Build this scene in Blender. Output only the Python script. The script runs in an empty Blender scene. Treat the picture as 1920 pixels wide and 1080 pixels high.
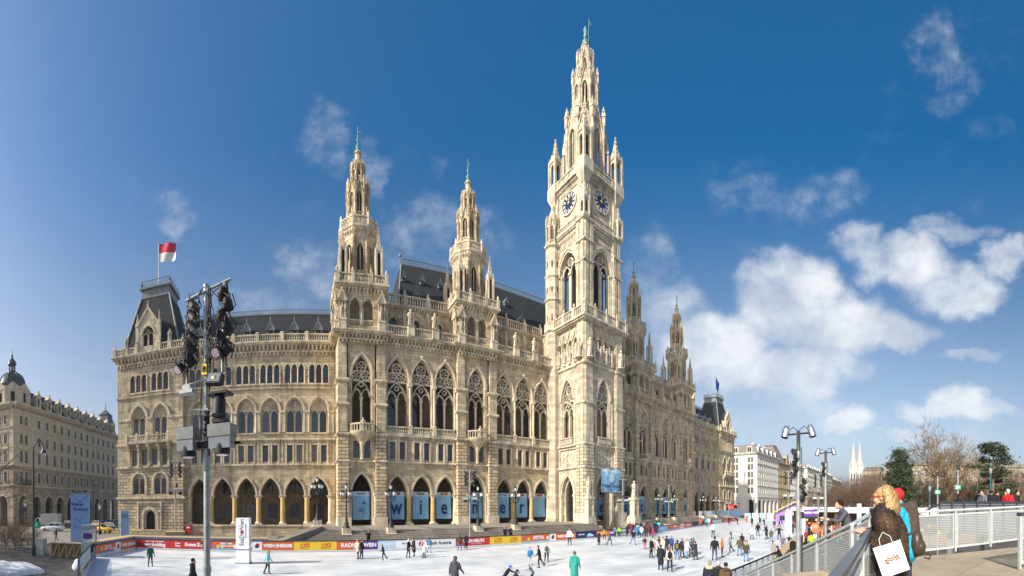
import bpy, bmesh, math, random
from math import pi, sin, cos, tan, atan2, sqrt, radians as R, hypot, acos
from mathutils import Vector, Matrix
random.seed(7)
S = bpy.context.scene
COL = S.collection

# ------------------------------------------------------------------ camera
F, X0, Y0, CH = 718.0, 560.0, 951.0, 4.3            # pixels per unit of a cylinder of radius 1, picture centre, camera height
ROLL = 0.003
cd = bpy.data.cameras.new('camera'); cam = bpy.data.objects.new('camera', cd); COL.objects.link(cam)
cam.location = (0, 0, CH); cam.rotation_euler = (R(90), ROLL, 0)
cd.type = 'PANO'; cd.panorama_type = 'CENTRAL_CYLINDRICAL'
cd.central_cylindrical_range_u_min = -X0 / F; cd.central_cylindrical_range_u_max = (1920 - X0) / F
cd.central_cylindrical_range_v_min = -(1080 - Y0) / F; cd.central_cylindrical_range_v_max = Y0 / F
cd.central_cylindrical_radius = 1.0
cd.clip_start = 0.05; cd.clip_end = 6000
S.camera = cam
CR = Matrix.Rotation(ROLL, 3, 'Y')

def ray(x, y):
    "direction through a pixel of the photograph, scaled to horizontal length 1"
    t = (x - X0) / F
    d = CR @ Vector((sin(t), cos(t), (Y0 - y) / F))
    return d / hypot(d.x, d.y)
def G(x, y, z=0.0):
    "point where the line of sight through a pixel meets the level z"
    d = ray(x, y); k = (z - CH) / d.z
    return Vector((d.x * k, d.y * k, z))
def AT(x, y, rho):
    d = ray(x, y)
    return Vector((d.x * rho, d.y * rho, CH + d.z * rho))

# ------------------------------------------------------------------ light
SUN_AZ, SUN_EL = 11.0, 32.0            # sun stands to the left (-X), a little behind the camera
sv = Vector((-cos(R(SUN_AZ)) * cos(R(SUN_EL)), -sin(R(SUN_AZ)) * cos(R(SUN_EL)), sin(R(SUN_EL))))
sl = bpy.data.lights.new('sun', 'SUN'); sl.energy = 4.9; sl.angle = R(0.53); sl.color = (1.0, 0.93, 0.80)
so = bpy.data.objects.new('sun', sl); COL.objects.link(so); so.rotation_euler = sv.to_track_quat('Z', 'Y').to_euler()
S.view_settings.view_transform = 'Standard'; S.view_settings.look = 'None'
S.view_settings.exposure = 0.35; S.view_settings.gamma = 1.0

W = bpy.data.worlds.new('World'); S.world = W; W.use_nodes = True
def world():
    nt = W.node_tree; nt.nodes.clear(); L = nt.links.new
    def N(t, **k):
        n = nt.nodes.new(t)
        for a, b in k.items(): setattr(n, a, b)
        return n
    def M(op, a, b=None, c=None, clamp=False):
        n = N('ShaderNodeMath', operation=op, use_clamp=clamp)
        for i, v in enumerate((a, b, c)):
            if v is None: continue
            if isinstance(v, (int, float)): n.inputs[i].default_value = v
            else: L(v, n.inputs[i])
        return n.outputs[0]
    sky = N('ShaderNodeTexSky', sky_type='NISHITA', sun_disc=False, sun_elevation=R(SUN_EL), sun_rotation=R(SKYROT),
            altitude=200, air_density=1.0, dust_density=4.0, ozone_density=2.6)
    tc = N('ShaderNodeTexCoord'); sx = N('ShaderNodeSeparateXYZ'); L(tc.outputs['Generated'], sx.inputs[0])
    x, y, z = sx.outputs
    az = M('ARCTAN2', x, y)
    el = M('DIVIDE', z, M('SQRT', M('ADD', M('MULTIPLY', x, x), M('MULTIPLY', y, y))))
    cb = N('ShaderNodeCombineXYZ'); L(az, cb.inputs[0]); L(el, cb.inputs[1])
    nz = N('ShaderNodeTexNoise'); nz.inputs['Scale'].default_value = 5.5; nz.inputs['Detail'].default_value = 10; nz.inputs['Roughness'].default_value = .58
    L(cb.outputs[0], nz.inputs['Vector'])
    nc = N('ShaderNodeVectorMath', operation='MULTIPLY_ADD'); L(nz.outputs['Color'], nc.inputs[0])
    nc.inputs[1].default_value = (.20, .17, 0); nc.inputs[2].default_value = (-.10, -.085, 0)
    pv = N('ShaderNodeVectorMath', operation='ADD'); L(cb.outputs[0], pv.inputs[0]); L(nc.outputs[0], pv.inputs[1])
    acc = None
    CL = [(px,py,rx*(1.0 if s > .6 else 1.35),ry*(1.0 if s > .6 else 1.3),s) for px,py,rx,ry,s in CLOUDS] + [(1650,560,420,260,.16),(640,400,260,260,.13),(1780,180,200,240,.14),(330,430,120,160,.12)]
    for (px, py, rx, ry, s) in CL:
        a = N('ShaderNodeVectorMath', operation='SUBTRACT'); L(pv.outputs[0], a.inputs[0]); a.inputs[1].default_value = ((px - X0) / F, (Y0 - py) / F, 0)
        b = N('ShaderNodeVectorMath', operation='MULTIPLY'); L(a.outputs[0], b.inputs[0]); b.inputs[1].default_value = (F / rx, F / ry, 0)
        c = N('ShaderNodeVectorMath', operation='LENGTH'); L(b.outputs[0], c.inputs[0])
        m = N('ShaderNodeMapRange', interpolation_type='SMOOTHSTEP'); L(c.outputs['Value'], m.inputs[0])
        m.inputs[1].default_value = .55; m.inputs[2].default_value = 1.55; m.inputs[3].default_value = s; m.inputs[4].default_value = 0
        acc = m.outputs[0] if acc is None else M('MAXIMUM', acc, m.outputs[0])
    n2 = N('ShaderNodeTexNoise'); n2.inputs['Scale'].default_value = 10.0; n2.inputs['Detail'].default_value = 12; n2.inputs['Roughness'].default_value = .62
    L(cb.outputs[0], n2.inputs['Vector'])
    e = M('ADD', M('MULTIPLY', acc, 1.55), M('MULTIPLY', M('SUBTRACT', n2.outputs['Fac'], .5), 2.0))
    ms = N('ShaderNodeMapRange', interpolation_type='SMOOTHSTEP'); L(M('SUBTRACT', e, .22), ms.inputs[0]); ms.inputs[1].default_value = 0; ms.inputs[2].default_value = 1.75
    d = M('MULTIPLY', M('MULTIPLY', ms.outputs[0], M('MINIMUM', M('MULTIPLY', acc, 2.5), 1)), .93)
    n3 = N('ShaderNodeTexNoise'); n3.inputs['Scale'].default_value = 6.0; n3.inputs['Detail'].default_value = 9
    L(cb.outputs[0], n3.inputs['Vector'])
    cr = N('ShaderNodeValToRGB'); L(n3.outputs['Fac'], cr.inputs[0])
    cr.color_ramp.elements[0].position = .36; cr.color_ramp.elements[0].color = (.56, .61, .68, 1)
    cr.color_ramp.elements[1].position = .60; cr.color_ramp.elements[1].color = (.88, .89, .90, 1)
    sr = N('ShaderNodeMapRange', interpolation_type='SMOOTHSTEP'); L(el, sr.inputs[0]); sr.inputs[1].default_value = 0; sr.inputs[2].default_value = 1.0; sr.inputs[3].default_value = .72; sr.inputs[4].default_value = 1.5
    hs = N('ShaderNodeHueSaturation'); hs.inputs['Hue'].default_value = .494; L(sr.outputs[0], hs.inputs['Saturation']); L(sky.outputs[0], hs.inputs['Color'])
    b1 = N('ShaderNodeBackground'); L(hs.outputs[0], b1.inputs[0]); b1.inputs[1].default_value = SKYSTR
    b2 = N('ShaderNodeBackground'); L(cr.outputs[0], b2.inputs[0]); b2.inputs[1].default_value = .92
    mx = N('ShaderNodeMixShader'); L(d, mx.inputs[0]); L(b1.outputs[0], mx.inputs[1]); L(b2.outputs[0], mx.inputs[2])
    o = N('ShaderNodeOutputWorld'); L(mx.outputs[0], o.inputs[0])
SKYSTR, SKYROT = 0.135, 0.0
SKYROT = math.degrees(atan2(sv.x, sv.y))
CLOUDS = [(1480,560,95,80,1),(1345,640,110,62,.95),(1565,610,110,65,.95),(1450,690,180,50,.9),(1660,620,80,34,.9),(1270,610,60,60,.6),
  (1610,460,55,45,.7),(1700,500,90,48,.9),(1800,545,95,45,.9),(1790,440,80,28,.7),(1895,490,45,45,.8),(1560,350,60,35,.42),(1440,375,80,45,.38),
  (1400,330,60,40,.25),(1745,85,45,50,.42),(1785,165,40,45,.34),(1865,240,40,25,.24),(1820,670,60,16,.75),(1800,765,110,28,.85),(1580,785,70,26,.85),
  (1700,808,45,15,.75),(1430,760,110,35,.6),(1520,840,260,60,.35),(1850,830,160,60,.35),(615,250,45,55,.38),(700,320,25,45,.38),(825,305,20,30,.3),
  (830,430,90,60,.36),(590,515,60,40,.4),(330,395,30,42,.38),(500,560,90,30,.4),(1215,510,35,55,.4),(740,450,60,40,.3),(285,290,14,12,.2)]
world()

# ------------------------------------------------------------------ object helpers
class MB:
    "collects faces; build() links them as ONE mesh object"
    def __init__(s): s.v = []; s.f = []; s.m = []; s.sm = []; s.T = None; s.mi = 0; s.smooth = False
    def add(s, pts, faces, m=None, sm=None):
        b = len(s.v); T = s.T
        if T is None: s.v += [tuple(p) for p in pts]
        else: s.v += [tuple(T @ Vector(p)) for p in pts]
        mi = s.mi if m is None else m; q = s.smooth if sm is None else sm
        for f in faces: s.f.append(tuple(b + i for i in f)); s.m.append(mi); s.sm.append(q)
    def box(s, x0, x1, y0, y1, z0, z1, m=None):
        s.add([(x0,y0,z0),(x1,y0,z0),(x1,y1,z0),(x0,y1,z0),(x0,y0,z1),(x1,y0,z1),(x1,y1,z1),(x0,y1,z1)],
              [(0,3,2,1),(4,5,6,7),(0,1,5,4),(1,2,6,5),(2,3,7,6),(3,0,4,7)], m)
    def cbox(s, cx, cy, w, d, z0, z1, m=None): s.box(cx-w/2, cx+w/2, cy-d/2, cy+d/2, z0, z1, m)
    def frus(s, cx, cy, w0, d0, w1, d1, z0, z1, m=None):
        a, b, c, d = w0/2, d0/2, w1/2, d1/2
        s.add([(cx-a,cy-b,z0),(cx+a,cy-b,z0),(cx+a,cy+b,z0),(cx-a,cy+b,z0),(cx-c,cy-d,z1),(cx+c,cy-d,z1),(cx+c,cy+d,z1),(cx-c,cy+d,z1)],
              [(0,3,2,1),(4,5,6,7),(0,1,5,4),(1,2,6,5),(2,3,7,6),(3,0,4,7)], m)
    def prism(s, pts, y0, y1, m=None):
        "polygon in x,z (counter-clockwise seen from -y) between y0 (front) and y1"
        n = len(pts)
        s.add([(x,y0,z) for x,z in pts]+[(x,y1,z) for x,z in pts],
              [tuple(range(n)), tuple(range(2*n-1,n-1,-1))]+[(i,i+n,(i+1)%n+n,(i+1)%n) for i in range(n)], m)
    def lathe(s, prof, cx=0, cy=0, n=10, m=None, sm=True, cap=True, ph=0.0):
        p = []; f = []
        for r, z in prof:
            for k in range(n):
                a = ph + 2*pi*k/n; p.append((cx+r*cos(a), cy+r*sin(a), z))
        for i in range(len(prof)-1):
            for k in range(n):
                k2 = (k+1) % n; f.append((i*n+k, i*n+k2, (i+1)*n+k2, (i+1)*n+k))
        s.add(p, f, m, sm)
        if cap:
            s.add(p[:n], [tuple(range(n-1,-1,-1))], m, False); s.add(p[-n:], [tuple(range(n))], m, False)
    def tube(s, a, b, r0, r1=None, n=6, m=None, cap=True, sm=True):
        a = Vector(a); b = Vector(b); r1 = r0 if r1 is None else r1
        d = b - a
        if d.length < 1e-6: return
        d.normalize(); u = d.orthogonal().normalized(); w = d.cross(u)
        p = [a + (u*cos(2*pi*k/n)+w*sin(2*pi*k/n))*r0 for k in range(n)]+[b + (u*cos(2*pi*k/n)+w*sin(2*pi*k/n))*r1 for k in range(n)]
        s.add(p, [(k,(k+1)%n,(k+1)%n+n,k+n) for k in range(n)], m, sm)
        if cap: s.add(p, [tuple(range(n-1,-1,-1)), tuple(range(n,2*n))], m, False)
    def path(s, pts, r, n=6, m=None):
        for i in range(len(pts)-1): s.tube(pts[i], pts[i+1], r, r, n, m)
    def ball(s, c, rx, ry=None, rz=None, n=10, k=6, m=None):
        ry = ry or rx; rz = rz or rx; c = Vector(c); p = []; f = []
        for i in range(k+1):
            t = -pi/2 + pi*i/k
            for j in range(n):
                a = 2*pi*j/n; p.append((c.x+rx*cos(t)*cos(a), c.y+ry*cos(t)*sin(a), c.z+rz*sin(t)))
        for i in range(k):
            for j in range(n): f.append((i*n+j, i*n+(j+1)%n, (i+1)*n+(j+1)%n, (i+1)*n+j))
        s.add(p, f, m, True)
    def quad(s, a, b, c, d, m=None): s.add([a,b,c,d], [(0,1,2,3)], m)
    def mesh(s, name, mats):
        me = bpy.data.meshes.new(name); me.from_pydata(s.v, [], s.f)
        for mt in (mats if isinstance(mats, (list, tuple)) else [mats]): me.materials.append(mt)
        me.polygons.foreach_set('material_index', s.m); me.polygons.foreach_set('use_smooth', s.sm)
        me.update(); return me
    def build(s, name, mats, parent=None, loc=(0,0,0), rz=0.0): return link(name, s.mesh(name, mats), parent, loc, rz)

def squeeze(mb, z0, k):
    mb.v = [(x, y, z if z < z0 else z0+(z-z0)*k) for x, y, z in mb.v]; return mb
def link(name, me, parent=None, loc=(0,0,0), rz=0.0, sc=None):
    o = bpy.data.objects.new(name, me); COL.objects.link(o)
    o.location = loc; o.rotation_euler = (0, 0, rz)
    if sc: o.scale = sc if isinstance(sc, (tuple, list)) else (sc,)*3
    if parent is not None: o.parent = parent
    return o
def tag(o, label=None, cat=None, group=None, kind=None):
    for k, v in (('label', label), ('category', cat), ('group', group), ('kind', kind)):
        if v: o[k] = v
    return o
def empty(name, loc=(0,0,0), rz=0.0, label=None, cat=None, group=None):
    o = bpy.data.objects.new(name, None); COL.objects.link(o); o.location = loc; o.rotation_euler = (0,0,rz); o.empty_display_size = .3
    return tag(o, label, cat, group)
def copy_tree(o, parent=None):
    c = o.copy(); COL.objects.link(c); c.parent = parent
    for ch in list(o.children): copy_tree(ch, c)
    return c
FONTS = {}
def text_mesh(txt, size, depth=.004, bold=0.0, shear=0.0, sx=1.0, align='CENTER'):
    key = (txt, size, depth, bold, shear, sx, align)
    if key in FONTS: return FONTS[key]
    c = bpy.data.curves.new('lettering', 'FONT'); c.body = txt; c.size = size; c.extrude = depth; c.offset = bold; c.shear = shear
    c.align_x = align; c.align_y = 'CENTER'; c.resolution_u = 3
    o = bpy.data.objects.new('lettering', c); COL.objects.link(o); bpy.context.view_layer.update()
    me = bpy.data.meshes.new_from_object(o.evaluated_get(bpy.context.evaluated_depsgraph_get()))
    bpy.data.objects.remove(o)
    me.transform(Matrix.Diagonal((sx, 1, 1, 1)) ); me.transform(Matrix.Rotation(pi/2, 4, 'X'))     # stands upright, reads from -y
    FONTS[key] = me; return me
def text(txt, size, mat, parent, loc, rz=0.0, bold=0.0, sx=1.0, roll=0.0, name='lettering', align='CENTER', shear=0.0):
    me = text_mesh(txt, size, .004, bold, shear, sx, align)
    me = me.copy() if len(me.materials) and me.materials[0] != mat else me
    if not len(me.materials): me.materials.append(mat)
    else: me.materials[0] = mat
    o = link(name, me, parent, loc, rz); o.rotation_euler = (0, roll, rz); return o

# ------------------------------------------------------------------ materials
def rgb(h):
    "sRGB hex to linear"
    v = [int(h[i:i+2], 16)/255 for i in (0, 2, 4)]
    return tuple(c/12.92 if c <= .04045 else ((c+.055)/1.055)**2.4 for c in v)
def new_mat(name):
    m = bpy.data.materials.new(name); m.use_nodes = True
    return m, m.node_tree, m.node_tree.nodes['Principled BSDF']
def mat(name, col, rough=.6, metal=0.0, noise=.15, scale=4.0, bump=0.0, spec=.4, stretch=(1,1,1), emit=0.0):
    m, nt, p = new_mat(name); L = nt.links.new
    p.inputs['Roughness'].default_value = rough; p.inputs['Metallic'].default_value = metal; p.inputs['Specular IOR Level'].default_value = spec
    tc = nt.nodes.new('ShaderNodeTexCoord'); mp = nt.nodes.new('ShaderNodeMapping'); mp.inputs['Scale'].default_value = stretch
    L(tc.outputs['Object'], mp.inputs[0])
    n = nt.nodes.new('ShaderNodeTexNoise'); n.inputs['Scale'].default_value = scale; n.inputs['Detail'].default_value = 5; L(mp.outputs[0], n.inputs['Vector'])
    cr = nt.nodes.new('ShaderNodeValToRGB'); L(n.outputs['Fac'], cr.inputs[0])
    cr.color_ramp.elements[0].position = .3; cr.color_ramp.elements[1].position = .7
    cr.color_ramp.elements[0].color = tuple(max(0, c*(1-noise)) for c in col)+(1,); cr.color_ramp.elements[1].color = tuple(min(1, c*(1+noise)) for c in col)+(1,)
    L(cr.outputs[0], p.inputs['Base Color'])
    if bump:
        b = nt.nodes.new('ShaderNodeBump'); b.inputs['Strength'].default_value = bump; b.inputs['Distance'].default_value = .02; L(n.outputs['Fac'], b.inputs['Height']); L(b.outputs[0], p.inputs['Normal'])
    if emit: L(cr.outputs[0], p.inputs['Emission Color']); p.inputs['Emission Strength'].default_value = emit
    return m
def stone(name, col, var=.16, block=None, joint=.03, joint_dark=.55, bump=.5, soot=.35, soot_col=(.10,.085,.065), bdist=.03):
    m, nt, p = new_mat(name); L = nt.links.new; NN = nt.nodes.new
    p.inputs['Roughness'].default_value = .88; p.inputs['Specular IOR Level'].default_value = .2
    tc = NN('ShaderNodeTexCoord'); ge = NN('ShaderNodeNewGeometry')
    sp = NN('ShaderNodeSeparateXYZ'); L(tc.outputs['Object'], sp.inputs[0]); sn = NN('ShaderNodeSeparateXYZ'); L(ge.outputs['True Normal'], sn.inputs[0])
    ab = NN('ShaderNodeMath'); ab.operation = 'ABSOLUTE'; L(sn.outputs[0], ab.inputs[0])
    gt = NN('ShaderNodeMath'); gt.operation = 'GREATER_THAN'; L(ab.outputs[0], gt.inputs[0]); gt.inputs[1].default_value = .72
    mxf = NN('ShaderNodeMix'); L(gt.outputs[0], mxf.inputs[0]); L(sp.outputs[0], mxf.inputs[2]); L(sp.outputs[1], mxf.inputs[3])
    cb = NN('ShaderNodeCombineXYZ'); L(mxf.outputs[0], cb.inputs[0]); L(sp.outputs[2], cb.inputs[1])
    n1 = NN('ShaderNodeTexNoise'); n1.inputs['Scale'].default_value = .9; n1.inputs['Detail'].default_value = 6; n1.inputs['Roughness'].default_value = .65; L(tc.outputs['Object'], n1.inputs['Vector'])
    cr = NN('ShaderNodeValToRGB'); L(n1.outputs['Fac'], cr.inputs[0]); e = cr.color_ramp.elements
    e[0].position = .3; e[1].position = .72; e[0].color = tuple(c*(1-var) for c in col)+(1,); e[1].color = tuple(min(1,c*(1+var)) for c in col)+(1,)
    out = cr.outputs[0]; hsrc = n1.outputs['Fac']
    if block:
        br = NN('ShaderNodeTexBrick'); L(cb.outputs[0], br.inputs['Vector']); br.inputs['Scale'].default_value = 1; br.inputs['Brick Width'].default_value = block[0]; br.inputs['Row Height'].default_value = block[1]
        br.inputs['Mortar Size'].default_value = joint; br.inputs['Mortar Smooth'].default_value = .3; br.inputs['Bias'].default_value = 0
        br.inputs['Color1'].default_value = (.74,.72,.69,1); br.inputs['Color2'].default_value = (1.18,1.15,1.08,1); br.inputs['Mortar'].default_value = (joint_dark,)*3+(1,)
        mu = NN('ShaderNodeMix'); mu.data_type = 'RGBA'; mu.blend_type = 'MULTIPLY'; mu.inputs[0].default_value = 1; L(out, mu.inputs[6]); L(br.outputs['Color'], mu.inputs[7]); out = mu.outputs[2]
        iv = NN('ShaderNodeMath'); iv.operation = 'MULTIPLY_ADD'; L(br.outputs['Fac'], iv.inputs[0]); iv.inputs[1].default_value = -1; L(n1.outputs['Fac'], iv.inputs[2]); hsrc = iv.outputs[0]
    mp = NN('ShaderNodeMapping'); mp.inputs['Scale'].default_value = (1.3,1.3,.16); L(tc.outputs['Object'], mp.inputs[0])
    n2 = NN('ShaderNodeTexNoise'); n2.inputs['Scale'].default_value = 1; n2.inputs['Detail'].default_value = 7; n2.inputs['Roughness'].default_value = .7; L(mp.outputs[0], n2.inputs['Vector'])
    c2 = NN('ShaderNodeMapRange'); L(n2.outputs['Fac'], c2.inputs[0]); c2.inputs[1].default_value = .47; c2.inputs[2].default_value = .68; c2.inputs[3].default_value = 0; c2.inputs[4].default_value = soot
    ms = NN('ShaderNodeMix'); ms.data_type = 'RGBA'; L(c2.outputs[0], ms.inputs[0]); L(out, ms.inputs[6]); ms.inputs[7].default_value = soot_col+(1,)
    L(ms.outputs[2], p.inputs['Base Color'])
    b = NN('ShaderNodeBump'); b.inputs['Strength'].default_value = bump; b.inputs['Distance'].default_value = bdist; L(hsrc, b.inputs['Height']); L(b.outputs[0], p.inputs['Normal'])
    return m
M_WALL = stone('hall_ashlar', (.575,.48,.33), block=(1.1,.42), joint=.018, joint_dark=.5, soot=.6, bump=.35)
M_TRIM = stone('hall_carved_stone', (.66,.565,.41), var=.28, bump=.8, soot=.7)
M_RUST = stone('hall_rusticated_stone', (.585,.48,.325), block=(1.15,.5), joint=.045, joint_dark=.32, bump=1.0, soot=.35, bdist=.08)
M_TOWER = stone('tower_limestone', (.54,.485,.38), var=.18, block=(1.2,.55), joint=.014, joint_dark=.7, bump=.35, soot=.42)
M_TTRIM = stone('tower_carved_stone', (.58,.52,.405), var=.26, bump=.8, soot=.62)
M_TRUST = stone('tower_rusticated_stone', (.54,.475,.36), block=(1.3,.55), joint=.045, joint_dark=.4, bump=1.0, soot=.2, bdist=.08)
M_SHAFT = stone('yellow_column_stone', (.56,.40,.17), var=.15, soot=.15, bump=.2)
M_INNER = stone('inner_stone_shade_tint', (.27,.22,.15), block=(1.2,.45), joint=.012, joint_dark=.65, soot=.4)  # recess stone, base colour darkened to deepen the shade inside arcades and niches
M_VOID = mat('interior_shade_paint', (.018,.016,.014), rough=.9, noise=.3)  # near-black colour standing in for the shade inside openings
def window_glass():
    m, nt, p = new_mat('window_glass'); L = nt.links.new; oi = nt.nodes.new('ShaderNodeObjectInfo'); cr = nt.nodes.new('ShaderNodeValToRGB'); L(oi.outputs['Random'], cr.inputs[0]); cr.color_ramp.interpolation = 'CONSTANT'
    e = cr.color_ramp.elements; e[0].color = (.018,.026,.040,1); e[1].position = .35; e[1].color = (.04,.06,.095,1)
    for q, c in ((.62,(.075,.10,.135)),(.80,(.012,.015,.02)),(.92,(.20,.185,.155))): k = e.new(q); k.color = c+(1,)  # blue-grey stop is a sky reflection put into the colour, palest a curtain
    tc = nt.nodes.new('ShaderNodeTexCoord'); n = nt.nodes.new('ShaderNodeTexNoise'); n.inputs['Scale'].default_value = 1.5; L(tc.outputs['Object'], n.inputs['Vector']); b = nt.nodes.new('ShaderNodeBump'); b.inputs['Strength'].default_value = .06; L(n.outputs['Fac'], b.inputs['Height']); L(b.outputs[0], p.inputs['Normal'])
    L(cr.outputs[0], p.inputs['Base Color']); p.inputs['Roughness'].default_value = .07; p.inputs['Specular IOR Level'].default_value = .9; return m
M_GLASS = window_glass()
M_FRAME = mat('window_frame_paint', (.10,.055,.035), rough=.5)
def slate_mat():
    m = stone('roof_slate', (.034,.038,.044), var=.25, block=(.34,.24), joint=.02, joint_dark=.55, bump=.6, soot=.0)
    m.node_tree.nodes['Principled BSDF'].inputs['Roughness'].default_value = .75
    return m
M_SLATE = slate_mat()
M_LEAD = mat('lead_sheet', (.19,.21,.22), rough=.55, noise=.25)
M_COPPER = mat('green_copper', (.16,.34,.29), rough=.7, noise=.25)
M_IRON = mat('black_iron', (.018,.018,.02), rough=.5)
M_GOLD = mat('gilding', (.75,.50,.12), rough=.35, metal=.7, noise=.05)
M_GALV = mat('galvanised_steel', (.32,.34,.345), rough=.5, metal=.4, noise=.14, scale=9, bump=.05)
M_BLACK = mat('matt_black_metal', (.014,.014,.016), rough=.6)
M_WOOD = mat('raw_timber', (.50,.36,.19), rough=.75, noise=.18, scale=3, stretch=(1,1,8))
M_WHITE = mat('white_board', (.80,.81,.82), rough=.5, noise=.03)
M_LBLUE = mat('pale_blue_board', (.30,.46,.68), rough=.5, noise=.06)
M_BANNER = mat('banner_blue', (.22,.46,.66), rough=.45, noise=.14, scale=1.6, bump=1.0, stretch=(1,1,.5))
M_NAVY = mat('navy_print', (.012,.03,.12), rough=.6, noise=.02)
M_RED = mat('red_print', (.55,.03,.03), rough=.5, noise=.06)
M_ORANGE = mat('orange_print', (.66,.13,.035), rough=.5, noise=.06)
M_YELLOW = mat('yellow_print', (.80,.55,.03), rough=.5, noise=.05)
M_PURPLE = mat('purple_print', (.10,.03,.22), rough=.5, noise=.06)
M_ICEBLUE = mat('ice_blue_print', (.50,.66,.78), rough=.5, noise=.12)
M_PRINTW = mat('white_print', (.82,.82,.82), rough=.5, noise=.02)
M_PRINTK = mat('black_print', (.02,.02,.025), rough=.5, noise=.02)
# ================================================================== gothic building kit (front faces -y)
def arch_pts(cx, zs, a, r, n=6, t=0.0):
    c = (r*r - a*a) / (2*a); Rr = a + c; c0 = c; Ro = Rr + t
    e = acos(max(-1, min(1, -c0 / Ro)))
    L = [(cx + c0 + Ro*cos(pi + (e-pi)*i/n), zs + Ro*sin(pi + (e-pi)*i/n)) for i in range(n+1)]
    return L + [(2*cx - x, z) for x, z in reversed(L[:-1])]
def wall_arch(mb, x0, x1, z0, z1, cx, a, zb, zs, r, y, dep, n=5, m=None, mj=None):
    P = arch_pts(cx, zs, a, r, n)
    def q(xa, za, xb, zb_): mb.add([(xa,y,za),(xb,y,za),(xb,y,zb_),(xa,y,zb_)], [(0,1,2,3)], m, False)
    if cx-a > x0+1e-4: q(x0, z0, cx-a, z1)
    if x1 > cx+a+1e-4: q(cx+a, z0, x1, z1)
    if zb > z0+1e-4: q(cx-a, z0, cx+a, zb)
    for (xa, za), (xb, zb2) in zip(P, P[1:]):
        mb.add([(xa,y,za),(xb,y,zb2),(xb,y,z1),(xa,y,z1)], [(0,1,2,3)], m, False)
    loop = [(cx-a, max(zb, z0))] + P + [(cx+a, max(zb, z0))]
    for (xa, za), (xb, zb2) in zip(loop, loop[1:]):
        mb.add([(xa,y,za),(xa,y+dep,za),(xb,y+dep,zb2),(xb,y,zb2)], [(0,1,2,3)], mj if mj is not None else m, False)
    if zb > z0+1e-4: mb.add([(cx-a,y,zb),(cx+a,y,zb),(cx+a,y+dep,zb),(cx-a,y+dep,zb)], [(0,1,2,3)], m, False)
def wall_rects(mb, x0, x1, z0, z1, rects, y, dep, m=None):
    "rects: list of (xa, xb, za, zb) in one row"
    def q(xa, za, xb, zb_): mb.add([(xa,y,za),(xb,y,za),(xb,y,zb_),(xa,y,zb_)], [(0,1,2,3)], m, False)
    x = x0
    for xa, xb, za, zb in rects:
        if xa > x: q(x, z0, xa, z1)
        if za > z0: q(xa, z0, xb, za)
        if z1 > zb: q(xa, zb, xb, z1)
        mb.add([(xa,y,za),(xa,y+dep,za),(xa,y+dep,zb),(xa,y,zb)], [(0,1,2,3)], m); mb.add([(xb,y,za),(xb,y,zb),(xb,y+dep,zb),(xb,y+dep,za)], [(0,1,2,3)], m)
        mb.add([(xa,y,za),(xb,y,za),(xb,y+dep,za),(xa,y+dep,za)], [(0,1,2,3)], m); mb.add([(xa,y,zb),(xa,y+dep,zb),(xb,y+dep,zb),(xb,y,zb)], [(0,1,2,3)], m)
        x = xb
    if x1 > x: q(x, z0, x1, z1)
def strip(mb, A, B, y0, y1, m=None):
    "band between two polylines (inner A, outer B) from y0 (front) to y1"
    n = len(A)
    for i in range(n-1):
        (a0,b0),(a1,b1),(c0,d0),(c1,d1) = A[i],A[i+1],B[i],B[i+1]
        mb.add([(a0,y0,b0),(a1,y0,b1),(c1,y0,d1),(c0,y0,d0),(a0,y1,b0),(a1,y1,b1),(c1,y1,d1),(c0,y1,d0)],
               [(0,3,2,1) if False else (0,1,2,3),(0,4,5,1),(3,2,6,7)], m, False)
def arch_ring(mb, cx, zs, a, r, t, y0, y1, zb=None, n=6, m=None):
    A = arch_pts(cx, zs, a, r, n); B = arch_pts(cx, zs, a, r, n, t)
    if zb is not None: A = [(cx-a, zb)]+A+[(cx+a, zb)]; B = [(cx-a-t, zb)]+B+[(cx+a+t, zb)]
    strip(mb, A, B, y0, y1, m)
def ring(mb, cx, cz, rad, t, y0, y1, n=12, m=None, ph=0.0):
    A = [(cx+(rad-t)*cos(ph-2*pi*k/n), cz+(rad-t)*sin(ph-2*pi*k/n)) for k in range(n+1)]
    B = [(cx+rad*cos(ph-2*pi*k/n), cz+rad*sin(ph-2*pi*k/n)) for k in range(n+1)]
    strip(mb, A, B, y0, y1, m)
def foil(mb, cx, cz, rad, y0, y1, k=5, m=None, t=.13):
    ring(mb, cx, cz, rad, t, y0, y1, 16, m)
    ri = (rad-t) * .40
    for i in range(k):
        an = pi/2 + 2*pi*i/k; d = rad - t - ri + .02
        ring(mb, cx+d*cos(an), cz+d*sin(an), ri+.03, .085, y0+.06, y1-.03, 9, m)
def baluster_row(mb, x0, x1, y, z, h, step=.36, w=.17, m=None):
    n = max(1, int(round((x1-x0)/step)))
    for i in range(n):
        x = x0 + (x1-x0)*(i+.5)/n
        mb.frus(x, y, w*.7, w*.7, w*1.15, w*1.15, z, z+h*.35, m); mb.frus(x, y, w*1.15, w*1.15, w*.6, w*.6, z+h*.35, z+h, m)
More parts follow.
